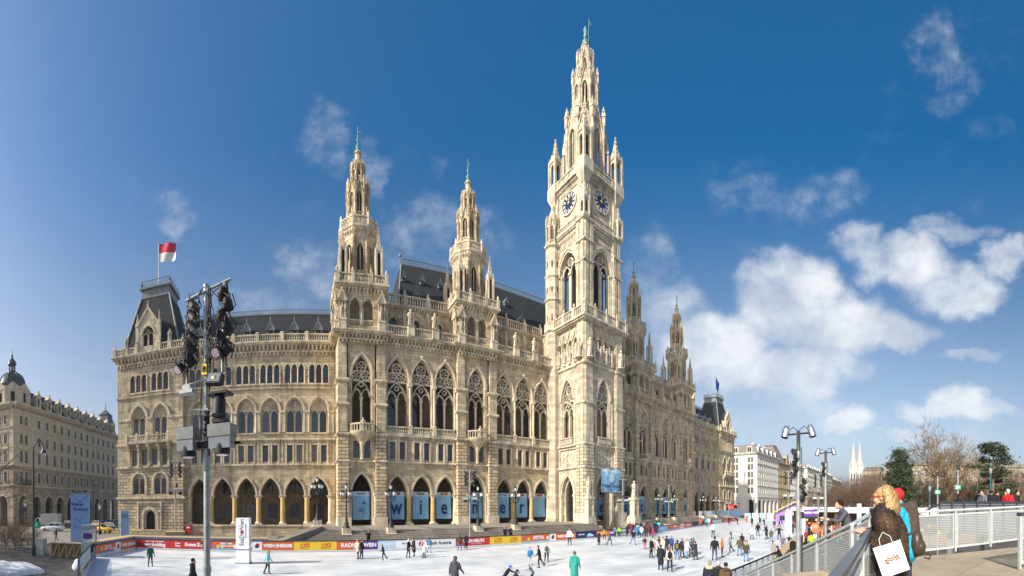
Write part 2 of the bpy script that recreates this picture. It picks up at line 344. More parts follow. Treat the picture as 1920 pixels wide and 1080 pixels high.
def balustrade(mb, x0, x1, y, z, h=1.1, posts=(), m=None, pw=.42, step=.36, urn=False):
    mb.box(x0, x1, y-.16, y+.16, z, z+.17, m); mb.box(x0, x1, y-.18, y+.18, z+h-.18, z+h, m)
    ps = sorted(posts); edges = [x0] + [v for p in ps for v in (p-pw/2, p+pw/2)] + [x1]
    for i in range(0, len(edges), 2):
        if edges[i+1]-edges[i] > .2: baluster_row(mb, edges[i], edges[i+1], y, z+.17, h-.35, step, m=m)
    for p in ps:
        mb.box(p-pw/2, p+pw/2, y-pw/2-.02, y+pw/2+.02, z, z+h+.10, m); mb.frus(p, y, pw*1.25, pw*1.25, pw*.5, pw*.5, z+h+.10, z+h+.30, m)
        if urn: mb.lathe([(.05,z+h+.3),(.2,z+h+.45),(.12,z+h+.7),(.02,z+h+.95)], p, y, 6, m)
def cornice(mb, x0, x1, y, z, steps, back=.3, m=None, ends=True):
    "steps: (projection, height) upward from z"
    for p, h in steps:
        e = p if ends else 0
        mb.box(x0-e, x1+e, y-p, y+back, z, z+h, m); z += h
    return z
def corbels(mb, x0, x1, y, z, h, step=.62, w=.28, p=.45, m=None):
    n = max(1, int(round((x1-x0)/step)))
    for i in range(n):
        x = x0 + (x1-x0)*(i+.5)/n
        mb.add([(x-w/2,y,z),(x+w/2,y,z),(x+w/2,y-p,z+h*.55),(x-w/2,y-p,z+h*.55),(x-w/2,y-p,z+h),(x+w/2,y-p,z+h),(x+w/2,y+.02,z+h),(x-w/2,y+.02,z+h)],
               [(0,1,2,3),(3,2,5,4),(4,5,6,7),(0,3,4,7),(1,6,5,2)], m, False)
def small_arcade(mb, x0, x1, y, z, h, step=.62, m=None, dep=.22):
    n = max(1, int(round((x1-x0)/step))); w = (x1-x0)/n
    for i in range(n): wall_arch(mb, x0+w*i, x0+w*(i+1), z, z+h, x0+w*(i+.5), w*.36, z, z+h*.42, w*.40, y, dep, 3, m)
def pinnacle(mb, x, y, w, z0, z1, z2, m=None, crock=True):
    mb.cbox(x, y, w, w, z0, z1, m); mb.cbox(x, y, w*1.3, w*1.3, z1, z1+w*.22, m)
    for k in range(4):
        T0 = mb.T; T = Matrix.Translation((x,y,0)) @ Matrix.Rotation(k*pi/2, 4, 'Z'); mb.T = T if T0 is None else T0 @ T
        mb.prism([(-w*.55, z1+w*.2), (w*.55, z1+w*.2), (0, z1+w*1.25)], -w*.6, -w*.3, m); mb.T = T0
    mb.frus(x, y, w*.85, w*.85, w*.12, w*.12, z1+w*.2, z2, m)
    if crock:
        for i in range(1, 4):
            z = z1+w*.2+(z2-z1)*i/4.4; q = w*.85*(1-i/4.4)+w*.16
            mb.cbox(x, y, q*1.15, w*.14, z, z+w*.16, m); mb.cbox(x, y, w*.14, q*1.15, z, z+w*.16, m)
    mb.ball((x, y, z2+w*.08), w*.18, n=6, k=4, m=m)
def tabernacle(mb, x, y, w, z0, z1, z2, m=None, md=1):
    "open pinnacle: four posts, lancets on each side, spirelet"
    T0 = mb.T
    for k in range(4):
        T = Matrix.Translation((x,y,0)) @ Matrix.Rotation(k*pi/2, 4, 'Z'); mb.T = T if T0 is None else T0 @ T
        wall_arch(mb, -w/2, w/2, z0, z1, 0, w*.24, z0+(z1-z0)*.12, z1-w*.7, w*.42, -w/2, w*.16, 4, m)
        mb.prism([(-w*.5, z1), (w*.5, z1), (0, z1+w*.85)], -w*.58, -w*.42, m)
        mb.cbox(-w*.5, -w*.5, w*.24, w*.24, z0, z1+w*.1, m); mb.frus(-w*.5, -w*.5, w*.24, w*.24, .03, .03, z1+w*.1, z1+w*.75, m)
        mb.T = T0
    mb.cbox(x, y, w*.42, w*.42, z0, z1, md); mb.cbox(x, y, w*1.08, w*1.08, z0-.12, z0+.1, m)  # dark core in place of the shade behind the lancets
    mb.frus(x, y, w*.8, w*.8, w*.08, w*.08, z1, z2, m)
    for i in range(1, 5):
        z = z1+(z2-z1)*i/5.2; q = w*.8*(1-i/5.2)+w*.2
        mb.cbox(x, y, q, w*.12, z, z+w*.14, m); mb.cbox(x, y, w*.12, q, z, z+w*.14, m)
    mb.ball((x, y, z2), w*.14, n=6, k=4, m=m)
def octo(mb, fn):
    T0 = mb.T
    for k in range(8):
        T = Matrix.Rotation(k*pi/4, 4, 'Z'); mb.T = T if T0 is None else T0 @ T; fn(k); mb.T = T0
def four(mb, fn):
    T0 = mb.T
    for k in range(4):
        T = Matrix.Rotation(k*pi/2, 4, 'Z'); mb.T = T if T0 is None else T0 @ T; fn(k); mb.T = T0
def oct_stage(mb, ap, z0, z1, a, zb, zs, r, t=.3, gable=0, post=.16, core=.55, m=0, md=1, pin=0, hood=.12):
    w = ap*tan(pi/8); cr = ap/cos(pi/8)
    def f(k):
        wall_arch(mb, -w, w, z0, z1, 0, a, zb, zs, r, -ap, t, 5, m)
        arch_ring(mb, 0, zs, a+.03, r+.03, hood, -ap-.09, -ap+.02, zb, 5, m)
        mb.box(-w*.98, w*.98, -ap-.10, -ap+.05, zb-.28, zb-.08, m)
        mb.box(-a*.16, a*.16, -ap+t*.35, -ap+t*.7, zb, zs+r*.6, m)
        if gable:
            zg = zs + r*.35
            strip(mb, [(-w*.86, zg), (0, z1+gable-.2), (w*.86, zg)], [(-w*1.0, zg), (0, z1+gable+.1), (w*1.0, zg)], -ap-.2, -ap-.02, m)
            mb.prism([(-w*.8, z1-.02), (w*.8, z1-.02), (0, z1+gable*.82)], -ap-.04, -ap+.16, m)
            mb.ball((0, -ap-.1, z1+gable+.15), .14, n=6, k=4, m=m)
            for q in (.3, .6): mb.cbox(-w*(1-q)*.95, -ap-.11, .16, .2, zg+(z1+gable-zg)*q, zg+(z1+gable-zg)*q+.22, m); mb.cbox(w*(1-q)*.95, -ap-.11, .16, .2, zg+(z1+gable-zg)*q, zg+(z1+gable-zg)*q+.22, m)
        x, y = -w, -ap
        mb.lathe([(post*1.5, z0), (post*1.5, zb-.3), (post, zb-.1), (post, zs-.2), (post*1.4, zs), (post*1.4, zs+.15), (post, zs+.3), (post, z1)], x, y, 6, m)
        if pin: mb.frus(x, y-.02, post*2, post*2, post*2, post*2, z1-.6, z1+pin*.35, m); mb.frus(x, y-.02, post*2.6, post*2.6, .03, .03, z1+pin*.35, z1+pin, m); mb.cbox(x, y, post*2.6, post*.8, z1+pin*.6, z1+pin*.68, m)
    octo(mb, f)
    ph = pi/8
    if core: mb.lathe([(ap*core, z0), (ap*core, z1-.1)], 0, 0, 8, md, False, True, ph)  # dark core added so the open stage looks shaded inside
    mb.lathe([(cr, z1-.05), (cr, z1+.02)], 0, 0, 8, m, False, True, ph)

# ------------------------------------------------------------------ shared small meshes
def statue_mesh():
    mb = MB(); 
    mb.lathe([(.42,0),(.44,.08),(.36,.12)], 0, 0, 8)
    mb.lathe([(.36,.1),(.33,.5),(.27,.9),(.24,1.15),(.30,1.45),(.31,1.62),(.17,1.76),(.09,1.82)], 0, 0, 9)
    mb.ball((0,-.03,1.98), .135, .15, .17, 8, 6)
    mb.tube((-.3,0,1.58), (-.36,-.12,1.2), .10, .08); mb.tube((-.36,-.12,1.2), (-.1,-.34,1.25), .08, .06)
    mb.tube((.3,0,1.58), (.38,-.05,1.15), .10, .08); mb.tube((.38,-.05,1.15), (.33,-.25,.85), .08, .06)
    mb.prism([(-.36,.15),(-.12,.15),(.05,1.5),(-.22,1.55)], -.36, -.2); mb.tube((.35,-.28,.1), (.35,-.28,1.75), .03)
    mb.box(-.22,.22,-.1,.26,1.6,1.72)
    return mb
def window_pair(w, h, bars, name_mats=(M_FRAME,)):
    "rectangular window: frame mesh and pane mesh, origin at sill centre"
    f = MB(); t = .07
    f.box(-w/2, -w/2+t, -.04, .04, 0, h); f.box(w/2-t, w/2, -.04, .04, 0, h); f.box(-w/2+t, w/2-t, -.04, .04, 0, t); f.box(-w/2+t, w/2-t, -.04, .04, h-t, h)
    f.box(-.03, .03, -.03, .03, t, h-t)
    for b in bars: f.box(-w/2+t, w/2-t, -.032, .032, h*b-.03, h*b+.03)
    g = MB(); g.box(-w/2+.02, w/2-.02, .0, .02, .02, h-.02)
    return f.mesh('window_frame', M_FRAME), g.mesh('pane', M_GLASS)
def arch_window(a, h, r, bars=(.4,.75)):
    "pointed light: half width a, spring height h, rise r"
    f = MB(); arch_ring(f, 0, h, a-.06, r-.05, .06, -.04, .04, 0, 4); f.box(-.028, .028, -.03, .03, 0, h+r*.75)
    for b in bars: f.box(-a+.03, a-.03, -.032, .032, h*b-.03, h*b+.03)
    f.box(-a, a, -.04, .04, -.0, .07)
    g = MB(); P = [(-a+.02, .01)] + [(-x if False else x, z) for x, z in arch_pts(0, h, a-.02, r-.02, 4)] + [(a-.02, .01)]
    g.prism(list(reversed(P)), .0, .02)
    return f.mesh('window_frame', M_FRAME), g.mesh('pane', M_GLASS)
ST = statue_mesh()
ME_STATUE = ST.mesh('statue', M_TRIM); ME_STATUE_T = ST.mesh('statue', M_TTRIM)
W_MEZZ = window_pair(.80, 2.42, (.68,)); W_ARCH = arch_window(.52, 2.55, .8); W_TRI = arch_window(.36, 2.25, .5); W_IN = arch_window(.75, 1.7, .75); W_INUP = arch_window(.42, 1.6, .6)
W_GR = arch_window(.5, 2.1, .6); W_ATT = arch_window(.5, 1.5, .6); W_HALL = arch_window(1.0, 5.6, 1.6, (.2,.4,.6,.8))
def col_mesh(r, h, cap=.55, base=.5, sq=1.0, cm=None):
    mb = MB(); 
    mb.cbox(0,0,r*3,r*3,0,base*.4,1); mb.lathe([(r*1.45,base*.4),(r*1.45,base*.6),(r*1.15,base*.8),(r*1.0,base)],0,0,10,1)
    mb.lathe([(r,base),(r*.95,h-cap)],0,0,12,0)
    mb.lathe([(r*.95,h-cap),(r*1.2,h-cap+.06),(r*1.05,h-cap+.1),(r*1.25,h-cap*.5),(r*1.55,h-cap*.15)],0,0,8,1); mb.cbox(0,0,r*3.2*sq,r*3.2*sq,h-cap*.15,h,1)
    for k in range(8): mb.ball((r*1.35*cos(k*pi/4), r*1.35*sin(k*pi/4), h-cap*.42), r*.3, n=5, k=3, m=1)
    return mb
ME_COL = col_mesh(.37, 4.4).mesh('column', [M_SHAFT, M_TRIM]); ME_COLW = col_mesh(.37, 4.4).mesh('column', [M_TRIM, M_TRIM])
ME_COLT = col_mesh(.18, 5.0, .45, .3).mesh('window_column', [M_TRIM, M_TRIM])

# ================================================================== the town hall
XC, YW = 46.6, 57.2
hall = empty('town_hall', (XC, YW, 0), 0, 'vast pale gothic town hall with tall clock tower and arcades behind the ice rink', 'town hall')
def win(pair, name, x, y, z, rz=0.0):
    f = link(name, pair[0], hall, (x, y, z), rz); link('pane', pair[1], f)
BW = 3.65; NB = 6; WHALF = BW*NB/2                   # wing bay
def make_wing():
    mb = MB(); X0_, X1_ = -WHALF-.55, WHALF+.55; HS = WHALF
    # plinth, arcade floor, back wall and ceiling
    mb.box(X0_, X1_, -.35, 5.2, -.2, 1.68, 0); mb.box(X0_-.0, X1_, -.47, -.34, 1.45, 1.72, 1)
    xs = [-HS + BW*(i+.5) for i in range(NB)]
    for x in xs:
        wall_arch(mb, x-BW/2, x+BW/2, 6.1, 10.5, x, 1.44, 6.1, 6.1, 2.62, 0, .85, 7, 0, 1)
        arch_ring(mb, x, 6.1, 1.46, 2.64, .22, -.16, .05, None, 8, 1); arch_ring(mb, x, 6.1, 1.40, 2.55, .12, .2, .5, None, 7, 1); arch_ring(mb, x, 6.1, 1.70, 2.95, .12, -.08, .05, None, 8, 1)
    for s in (-1, 1):
        e = s*(HS+.275); mb.box(min(s*HS, s*(HS+.55)), max(s*HS, s*(HS+.55)), -.02, .9, 1.7, 10.5, 0)
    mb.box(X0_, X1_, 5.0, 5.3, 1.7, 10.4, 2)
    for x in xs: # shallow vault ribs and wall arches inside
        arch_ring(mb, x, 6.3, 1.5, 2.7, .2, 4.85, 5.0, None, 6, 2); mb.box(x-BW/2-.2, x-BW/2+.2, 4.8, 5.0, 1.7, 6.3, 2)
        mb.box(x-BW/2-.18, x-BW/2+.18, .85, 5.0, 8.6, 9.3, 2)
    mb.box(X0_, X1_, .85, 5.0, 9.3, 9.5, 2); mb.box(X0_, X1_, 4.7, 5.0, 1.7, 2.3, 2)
    cornice(mb, X0_, X1_, 0, 10.45, [(.10,.12),(.22,.16),(.14,.12)], .3, 1, False)
    # mezzanine
    rects = []
    for x in xs: rects += [(x-.72-.4, x-.72+.4, 11.15, 13.57), (x+.72-.4, x+.72+.4, 11.15, 13.57)]
    wall_rects(mb, X0_, X1_, 10.85, 14.25, rects, 0, .38, 0)
    for x in xs:
        for d in (-1.28, -.16, .16, 1.28): mb.box(x+d-.10, x+d+.10, -.14, .02, 10.86, 14.0, 1)
        for d in (-.72, .72): mb.box(x+d-.42, x+d+.42, -.1, .02, 13.6, 13.85, 1)
        mb.box(x-BW/2-.10, x-BW/2+.10, -.10, .02, 10.86, 14.0, 1)
    cornice(mb, X0_, X1_, 0, 14.2, [(.10,.14),(.28,.16),(.2,.12)], .3, 1, False)
    corbels(mb, X0_, X1_, 0, 13.92, .28, .45, .2, .2, 1)
    # great pointed windows
    wall_rects(mb, X0_, X1_, 14.6, 15.4, [], 0, .3, 0)
    for x in xs:
        wall_arch(mb, x-BW/2, x+BW/2, 15.4, 22.0, x, 1.40, 15.45, 18.7, 1.95, 0, .5, 7, 0)
        arch_ring(mb, x, 18.7, 1.42, 1.98, .24, -.22, .03, None, 8, 1); arch_ring(mb, x, 18.7, 1.28, 1.80, .14, .12, .4, 15.45, 8, 1)
        for d in (-.62, .62): arch_ring(mb, x+d, 18.05, .50, .78, .13, .30, .52, 15.5, 5, 1)
        P = arch_pts(x, 18.75, 1.36, 1.9, 7)                                       # tympanum with a shield
        mb.prism([(px, pz) for px, pz in reversed(P)], .44, .52, 1)
        ring(mb, x, 19.6, .48, .12, .32, .45, 10, 1); mb.prism([(x-.22,19.75),(x-.22,19.5),(x,19.3),(x+.22,19.5),(x+.22,19.75)], .34, .45, 1)
        mb.tube((x,.36,15.5), (x,.36,18.1), .10, .10, 8, 1); mb.cbox(x, .36, .34, .3, 17.9, 18.15, 1)
        mb.cbox(x, -.04, .22, .3, 20.75, 21.15, 1)
        mb.box(x-1.3, x+1.3, -.16, .1, 15.25, 15.47, 1)
    for i in range(NB+1):
        x = -HS+BW*i; mb.box(x-.44, x+.44, -.24, .05, 18.42, 18.78, 1); mb.box(x-.22, x+.22, -.10, .03, 15.5, 18.42, 1); [mb.tube((x+q,-.06,15.5),(x+q,-.06,18.45),.10,.10,6,1) for q in (-.32,.32)]
    cornice(mb, X0_, X1_, 0, 21.95, [(.08,.12),(.18,.14)], .3, 1, False)
    # triple windows
    for x in xs:
        mb.add([], [])
        wall_rects(mb, x-BW/2, x-1.6, 22.0, 26.9, [], 0, .3, 0); wall_rects(mb, x+1.6, x+BW/2, 22.0, 26.9, [], 0, .3, 0)
        for d in (-1.02, 0, 1.02):
            wall_arch(mb, x+d-(.58 if d<0 else .51), x+d+(.58 if d>0 else .51), 22.0, 26.9, x+d, .37, 22.85, 25.1, .52, 0, .4, 4, 0)
            arch_ring(mb, x+d, 25.1, .40, .55, .16, -.12, .03, None, 4, 1)
        for d in (-1.53, -.51, .51, 1.53): mb.tube((x+d,-.05,22.9), (x+d,-.05,25.0), .09, .09, 6, 1); mb.cbox(x+d, -.05, .3, .26, 24.9, 25.12, 1)
        mb.box(x-1.75, x+1.75, -.15, .05, 22.6, 22.85, 1)
    mb.box(X0_, -HS, -.005, .3, 15.4, 27.0, 0); mb.box(HS, X1_, -.005, .3, 15.4, 27.0, 0)
    mb.box(X0_, X1_, -.07, .05, 24.85, 25.0, 1) if False else None
    # corbel table and cornice
    mb.box(X0_, X1_, -.02, .3, 26.85, 28.45, 0); small_arcade(mb, X0_, X1_, -.22, 26.95, .75, .61, 1, .22); corbels(mb, X0_, X1_, -.02, 27.6, .8, .61, .27, .55, 1)
    cornice(mb, X0_, X1_, 0, 28.38, [(.45,.10),(.72,.22),(.85,.14)], .5, 1, False)
    # top blocks of the back body
    mb.box(X0_, X1_, .62, 12, 10.5, 29.2, 2); mb.box(X0_, X1_, .3, .61, 28.0, 29.2, 0)
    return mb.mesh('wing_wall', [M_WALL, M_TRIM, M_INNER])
def make_wing_balustrade():
    mb = MB(); balustrade(mb, -WHALF-.55, WHALF+.55, -.55, 28.84, 1.15, [-WHALF+BW*i for i in range(NB+1)], 0, .5, .34); return mb.mesh('balustrade', M_TRIM)
def make_wing_roof():
    mb = MB(); X0_, X1_ = -WHALF-.5, WHALF+.5
    mb.add([(X0_,.4,29.2),(X1_,.4,29.2),(X1_,5.6,35.9),(X0_,5.6,35.9),(X0_,11.6,35.9),(X1_,11.6,35.9),(X1_,12.4,29.2),(X0_,12.4,29.2)], [(0,1,2,3),(3,2,5,4),(4,5,6,7),(0,3,4,7),(1,6,5,2)], 0)
    mb.box(X0_, X1_, 5.45, 5.75, 35.85, 36.05, 1)
    for i in range(int((X1_-X0_)/.5)):
        x = X0_+.25+.5*i; mb.tube((x,5.6,36.0), (x,5.6,36.95), .035, .02, 4, 1); ring(mb, x, 36.45, .22, .05, 5.57, 5.63, 8, 1)
    mb.box(X0_, X1_, 5.57, 5.63, 36.7, 36.76, 1); mb.box(X0_, X1_, 5.57, 5.63, 36.1, 36.15, 1)
    return mb.mesh('roof', [M_SLATE, M_LEAD])
def make_dormer(w=.62, h=1.0, g=1.35):
    mb = MB(); mb.box(-w, w, -.1, 1.7, 0, h, 0); mb.box(-w*.55, w*.55, -.14, -.09, .15, h*.95, 1)
    mb.add([(-w*1.25,-.25,h-.1),(w*1.25,-.25,h-.1),(0,-.25,h+g),(-w*1.25,2.4,h-.1),(w*1.25,2.4,h-.1),(0,2.4,h+g)], [(0,1,2),(0,2,5,3),(1,4,5,2)], 0)
    strip(mb, [(-w*1.1,h-.1),(0,h+g-.25),(w*1.1,h-.1)], [(-w*1.3,h-.1),(0,h+g+.08),(w*1.3,h-.1)], -.36, -.2, 0)
    mb.tube((0,-.25,h+g), (0,-.25,h+g+.8), .06, .02, 5, 0); mb.box(-.03,.03,-.13,-.15+.0,.15,h*.9,0)
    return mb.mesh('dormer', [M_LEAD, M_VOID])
ME_DORMER = make_dormer()
wing_me, wbal_me, wroof_me = make_wing(), make_wing_balustrade(), make_wing_roof()
for s in (-1, 1):
    u = s*(41.2+WHALF+.5)
    link('wing_wall', wing_me, hall, (u, 0, 0)); link('balustrade', wbal_me, hall, (u, 0, 0))
    rf = link('roof', wroof_me, hall, (u, 0, 0))
    for i in range(NB):
        x = u - WHALF + BW*(i+.5)
        link('dormer', ME_DORMER, rf, (x-u, 1.35, 30.4))
        for d in (-.72, .72): win(W_MEZZ, 'mezzanine_window', x+d, .3, 11.15)
        for d in (-.62, .62): win(W_ARCH, 'arched_window', x+d, .42, 15.5)
        for d in (-1.02, 0, 1.02): win(W_TRI, 'lancet_window', x+d, .3, 22.86)
        win(W_IN, 'arcade_window', x, 4.93, 2.6)
        for d in (-.5, .5): win(W_INUP, 'arcade_upper_window', x+d, 4.93, 6.5)
        if i: link('column', ME_COL, hall, (x-BW/2, .42, 1.7))
    for e in (-1, 1): link('column', ME_COLW, hall, (u+e*(WHALF-.1), .42, 1.7))

# ------------------------------------------------------------------ corner pavilions
PH = 5.6
def make_pavilion():
    mb = MB(); H = PH; y = -.8
    # rusticated base
    wall_arch(mb, -1.5, 1.5, -.2, 5.6, 0, 1.0, -.2, 2.9, 1.1, y, .9, 7, 3); mb.box(-H, -1.5, y, y+.6, -.2, 5.6, 3); mb.box(1.5, H, y, y+.6, -.2, 5.6, 3)
    mb.box(-1.0, 1.0, y+.85, y+.95, -.2, 4.2, 4)
    arch_ring(mb, 0, 2.9, 1.03, 1.13, .5, y-.1, y+.05, -.2, 8, 1); arch_ring(mb, 0, 2.9, .8, .9, .25, y+.3, y+.7, -.2, 8, 1)
    strip(mb, [(-1.85,-.2),(-1.85,5.0),(1.85,5.0),(1.85,-.2)], [(-2.1,-.2),(-2.1,5.25),(2.1,5.25),(2.1,-.2)], y-.22, y+.05, 1)
    cornice(mb, -H, H, y, -.2, [(.35,.9),(.28,.15)], .3, 3); cornice(mb, -H, H, y, 5.55, [(.1,.15),(.3,.2),(.2,.12)], .4, 1)
    mb.prism([(-1.0,-.3),(1.0,-.3),(1.0,.2),(-1.0,.2)], y-.7, y-.36, 1) if False else None
    for s in (-1, 1):
        x = s*1.85
        wall_arch(mb, min(0,s*H), max(0,s*H), 5.95, 10.6, x, 1.05, 6.5, 8.6, 1.15, y, .5, 6, 3)
        arch_ring(mb, x, 8.6, 1.07, 1.17, .35, y-.12, y+.04, 6.5, 7, 1)
        for d in (-.55, .55): arch_ring(mb, x+d, 8.5, .44, .55, .10, y+.25, y+.5, 6.5, 4, 1)
        P = arch_pts(x, 8.6, 1.04, 1.14, 6); mb.prism([(p, q) for p, q in reversed(P)], y+.42, y+.5, 1); mb.tube((x,y+.3,6.5), (x,y+.3,8.7), .1, .1, 6, 1)
    cornice(mb, -H, H, y, 10.5, [(.12,.14),(.3,.18),(.2,.12)], .4, 1)
    rects = [(x-.42, x+.42, 11.15, 13.57) for x in (-2.6, -.87, .87, 2.6)]
    wall_rects(mb, -H, H, 10.9, 14.3, rects, y, .4, 0)
    for x in (-3.35,-1.75, 0, 1.75, 3.35): mb.tube((x,y-.2,11.0), (x,y-.2,13.7), .15, .15, 8, 1); mb.cbox(x, y-.2, .5, .5, 13.6, 14.0, 1); mb.cbox(x, y-.2, .5, .5, 10.9, 11.2, 1)
    cornice(mb, -H, H, y, 14.2, [(.12,.14),(.28,.18),(.2,.12)], .4, 1)
    # balcony
    mb.box(-3.7, 3.7, y-1.15, y, 14.45, 14.7, 1); balustrade(mb, -3.7, 3.7, y-1.0, 14.7, 1.05, (-3.5,-1.75,0,1.75,3.5), 1, .36)
    for x in (-3.4,-1.7,0,1.7,3.4): mb.prism([(x-.2,14.45),(x-.2,13.9),(x+.2,13.9),(x+.2,14.45)], y-1.0, y, 1); mb.prism([(x-.18,13.9),(x-.18,13.3),(x+.18,13.3),(x+.18,13.9)], y-.55, y, 1)
    for s in (-1, 1):
        x = s*1.85
        wall_arch(mb, min(0,s*H), max(0,s*H), 14.6, 22.0, x, 1.25, 14.9, 18.6, 2.0, y, .5, 6, 0)
        arch_ring(mb, x, 18.6, 1.28, 2.03, .40, y-.2, y+.03, None, 7, 1); arch_ring(mb, x, 18.6, 1.1, 1.85, .14, y+.15, y+.4, 15, 7, 1)
        for d in (-.55, .55): arch_ring(mb, x+d, 18.05, .42, .78, .14, y+.30, y+.52, 15, 5, 1)
        P = arch_pts(x, 18.6, 1.22, 1.98, 6); mb.prism([(p, q) for p, q in reversed(P)], y+.44, y+.52, 1)
        ring(mb, x, 19.5, .48, .12, y+.32, y+.45, 10, 1); mb.tube((x,y+.36,15), (x,y+.36,18.1), .10, .10, 8, 1)
    for x in (-3.45, 0, 3.45): mb.box(x-.45, x+.45, y-.18, y+.03, 18.35, 18.75, 1)
    mb.box(-H,-3.9,y-.1,y+.03,18.35,18.75,1); mb.box(3.9,H,y-.1,y+.03,18.35,18.75,1)
    cornice(mb, -H, H, y, 21.95, [(.08,.12),(.2,.16)], .3, 1)
    for s in (-1, 1):
        x = s*1.85
        for d in (-1.0, 0, 1.0): arch_ring(mb, x+d, 25.1, .40, .55, .16, y-.12, y+.03, None, 4, 1)
        for d in (-1.5, -.5, .5, 1.5): mb.tube((x+d,y-.05,22.9), (x+d,y-.05,25.0), .09, .09, 6, 1); mb.cbox(x+d, y-.05, .3, .26, 24.9, 25.12, 1)
        mb.box(x-1.7, x+1.7, y-.15, y+.05, 22.6, 22.85, 1)
        xs = [x-1.0, x, x+1.0]; e = [min(0, s*H)] + [x-.5, x+.5] + [max(0, s*H)]
        for i in range(3): wall_arch(mb, e[i], e[i+1], 22.1, 26.9, xs[i], .37, 22.85, 25.1, .52, y, .4, 4, 0)
    mb.box(-H, H, y, y+.3, 26.85, 28.45, 0); small_arcade(mb, -H, H, y-.22, 26.95, .75, .61, 1, .22); corbels(mb, -H, H, y-.02, 27.6, .8, .61, .27, .6, 1)
    cornice(mb, -H, H, y, 28.38, [(.45,.10),(.72,.22),(.9,.14)], .5, 1)
    # sides and body: real walls all round, corner quoins
    for z0, z1, m in ((-.2,10.5,3),(10.9,14.2,0),(14.6,21.95,0),(22.2,28.4,0)):
        mb.box(-H+.02, H-.02, y+1.0, 11.0, z0, z1, m); mb.box(-H+.004, -H+.6, y+.01, y+1.0, z0, z1, m); mb.box(H-.6, H-.004, y+.01, y+1.0, z0, z1, m)
    mb.box(-H+.02, H-.02, y+.45, 11.0, 28.4, 28.9, 0)
    for s in (-1, 1):
        for (z, st) in ((10.5, [(.12,.14),(.3,.18)]), (14.2, [(.12,.14),(.28,.18)]), (21.95, [(.08,.12),(.2,.16)])):
            zz = z
            for p, h in st: mb.box(s*H-.3 if s>0 else -H-p, H+p if s>0 else -H+.3, y+.4, 11.0, zz, zz+h, 1); zz += h
        mb.box(s*H-.3 if s>0 else -H-.85, H+.85 if s>0 else -H+.3, y+.5, 11.2, 28.42, 28.84, 1)
    for i in range(18):
        z = 11.0 + i*.95
        if 13.9 < z < 14.6 or z > 27: continue
        for s in (-1, 1): w = .9 if i % 2 else .6; mb.box(*( (-H-.06, -H+w) if s<0 else (H-w, H+.06)), y-.06, y+.3, z, z+.6, 1) if False else None
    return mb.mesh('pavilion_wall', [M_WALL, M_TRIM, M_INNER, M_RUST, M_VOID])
def make_pav_balustrade(x0, x1, ps):
    mb = MB(); H = PH; y = -.8-.55
    balustrade(mb, x0, x1, y, 28.84, 1.15, ps, 0, .5, .34, True)
    for s in ((-1,) if x0 < 0 else (1,)):
        T = mb.T; mb.T = Matrix.Translation((s*(H+.3), 5, 0)) @ Matrix.Rotation(pi/2, 4, 'Z'); balustrade(mb, -5.8, 6, 0, 28.84, 1.15, (-2,2,5.8), 0, .5, .5); mb.T = T
    return mb.mesh('balustrade', M_TRIM)
def make_pav_dormer():
    mb = MB(); y = -1.25
    wall_arch(mb, -1.65, 1.65, 28.84, 33.2, 0, .95, 29.9, 31.7, 1.35, y, .4, 6, 0); mb.box(-1.6, 1.6, y+.38, y+4.2, 28.9, 33.1, 0); mb.box(-1.0, 1.0, y+.30, y+.37, 29.8, 33.0, 1)
    for d in (-.47, .47): arch_ring(mb, d, 31.4, .36, .6, .12, y+.15, y+.36, 29.9, 4, 0)
    arch_ring(mb, 0, 31.7, .98, 1.38, .28, y-.14, y+.03, None, 7, 0); ring(mb, 0, 32.3, .3, .1, y+.15, y+.33, 8, 0)
    mb.prism([(-1.9,33.1),(1.9,33.1),(0,35.9)], y-.02, y+.5, 0); strip(mb, [(-1.75,33.1),(0,35.7),(1.75,33.1)], [(-2.1,33.1),(0,36.25),(2.1,33.1)], y-.18, y+.3, 0)
    for s in (-1, 1): pinnacle(mb, s*1.85, y+.15, .5, 28.84, 33.3, 35.2, 0)
    mb.ball((0,y+.1,36.4), .22, n=6, k=4, m=0); mb.tube((0,y+.1,36.2), (0,y+.1,37.2), .08, .04, 5, 0)
    mb.add([(-1.8,y+.4,33.0),(1.8,y+.4,33.0),(0,y+.4,35.7),(-1.8,5,33.0),(1.8,5,33.0),(0,5,35.7)], [(0,2,5,3),(1,4,5,2)], 2)
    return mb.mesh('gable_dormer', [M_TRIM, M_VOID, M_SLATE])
def make_pav_roof():
    mb = MB(); cy = 4.4
    mb.frus(0, cy, 10.2, 9.6, 5.0, 4.8, 28.9, 39.4, 0); mb.cbox(0, cy, 5.2, 5.0, 39.3, 39.6, 1); mb.cbox(0, cy, 4.8, 4.6, 39.6, 40.9, 1); mb.cbox(0, cy, 5.5, 5.3, 40.9, 41.2, 1)
    def f(k):
        w, d = (2.5, 2.42) if k % 2 == 0 else (2.42, 2.5)
        for i in range(11): x = -w+2*w*i/10; mb.tube((x,-d,41.2), (x,-d,42.2), .05, .04, 4, 1); ring(mb, x, 41.7, .2, .05, -d-.03, -d+.03, 8, 1)
        mb.box(-w, w, -d-.05, -d+.05, 42.15, 42.27, 1); mb.tube((-w,-d,41.2), (-w,-d,42.9), .09, .03, 5, 1)
    T0 = mb.T; mb.T = Matrix.Translation((0,cy,0)); four(mb, f)
    for sx in (-1, 1):
        for sy in (-1, 1): mb.T = Matrix.Translation((0,cy,0)); mb.tube((sx*5.1,sy*4.8,28.9), (sx*2.5,sy*2.4,39.4), .2, .16, 6, 1)
    mb.T = T0
    return mb.mesh('mansard_roof', [M_SLATE, M_LEAD])
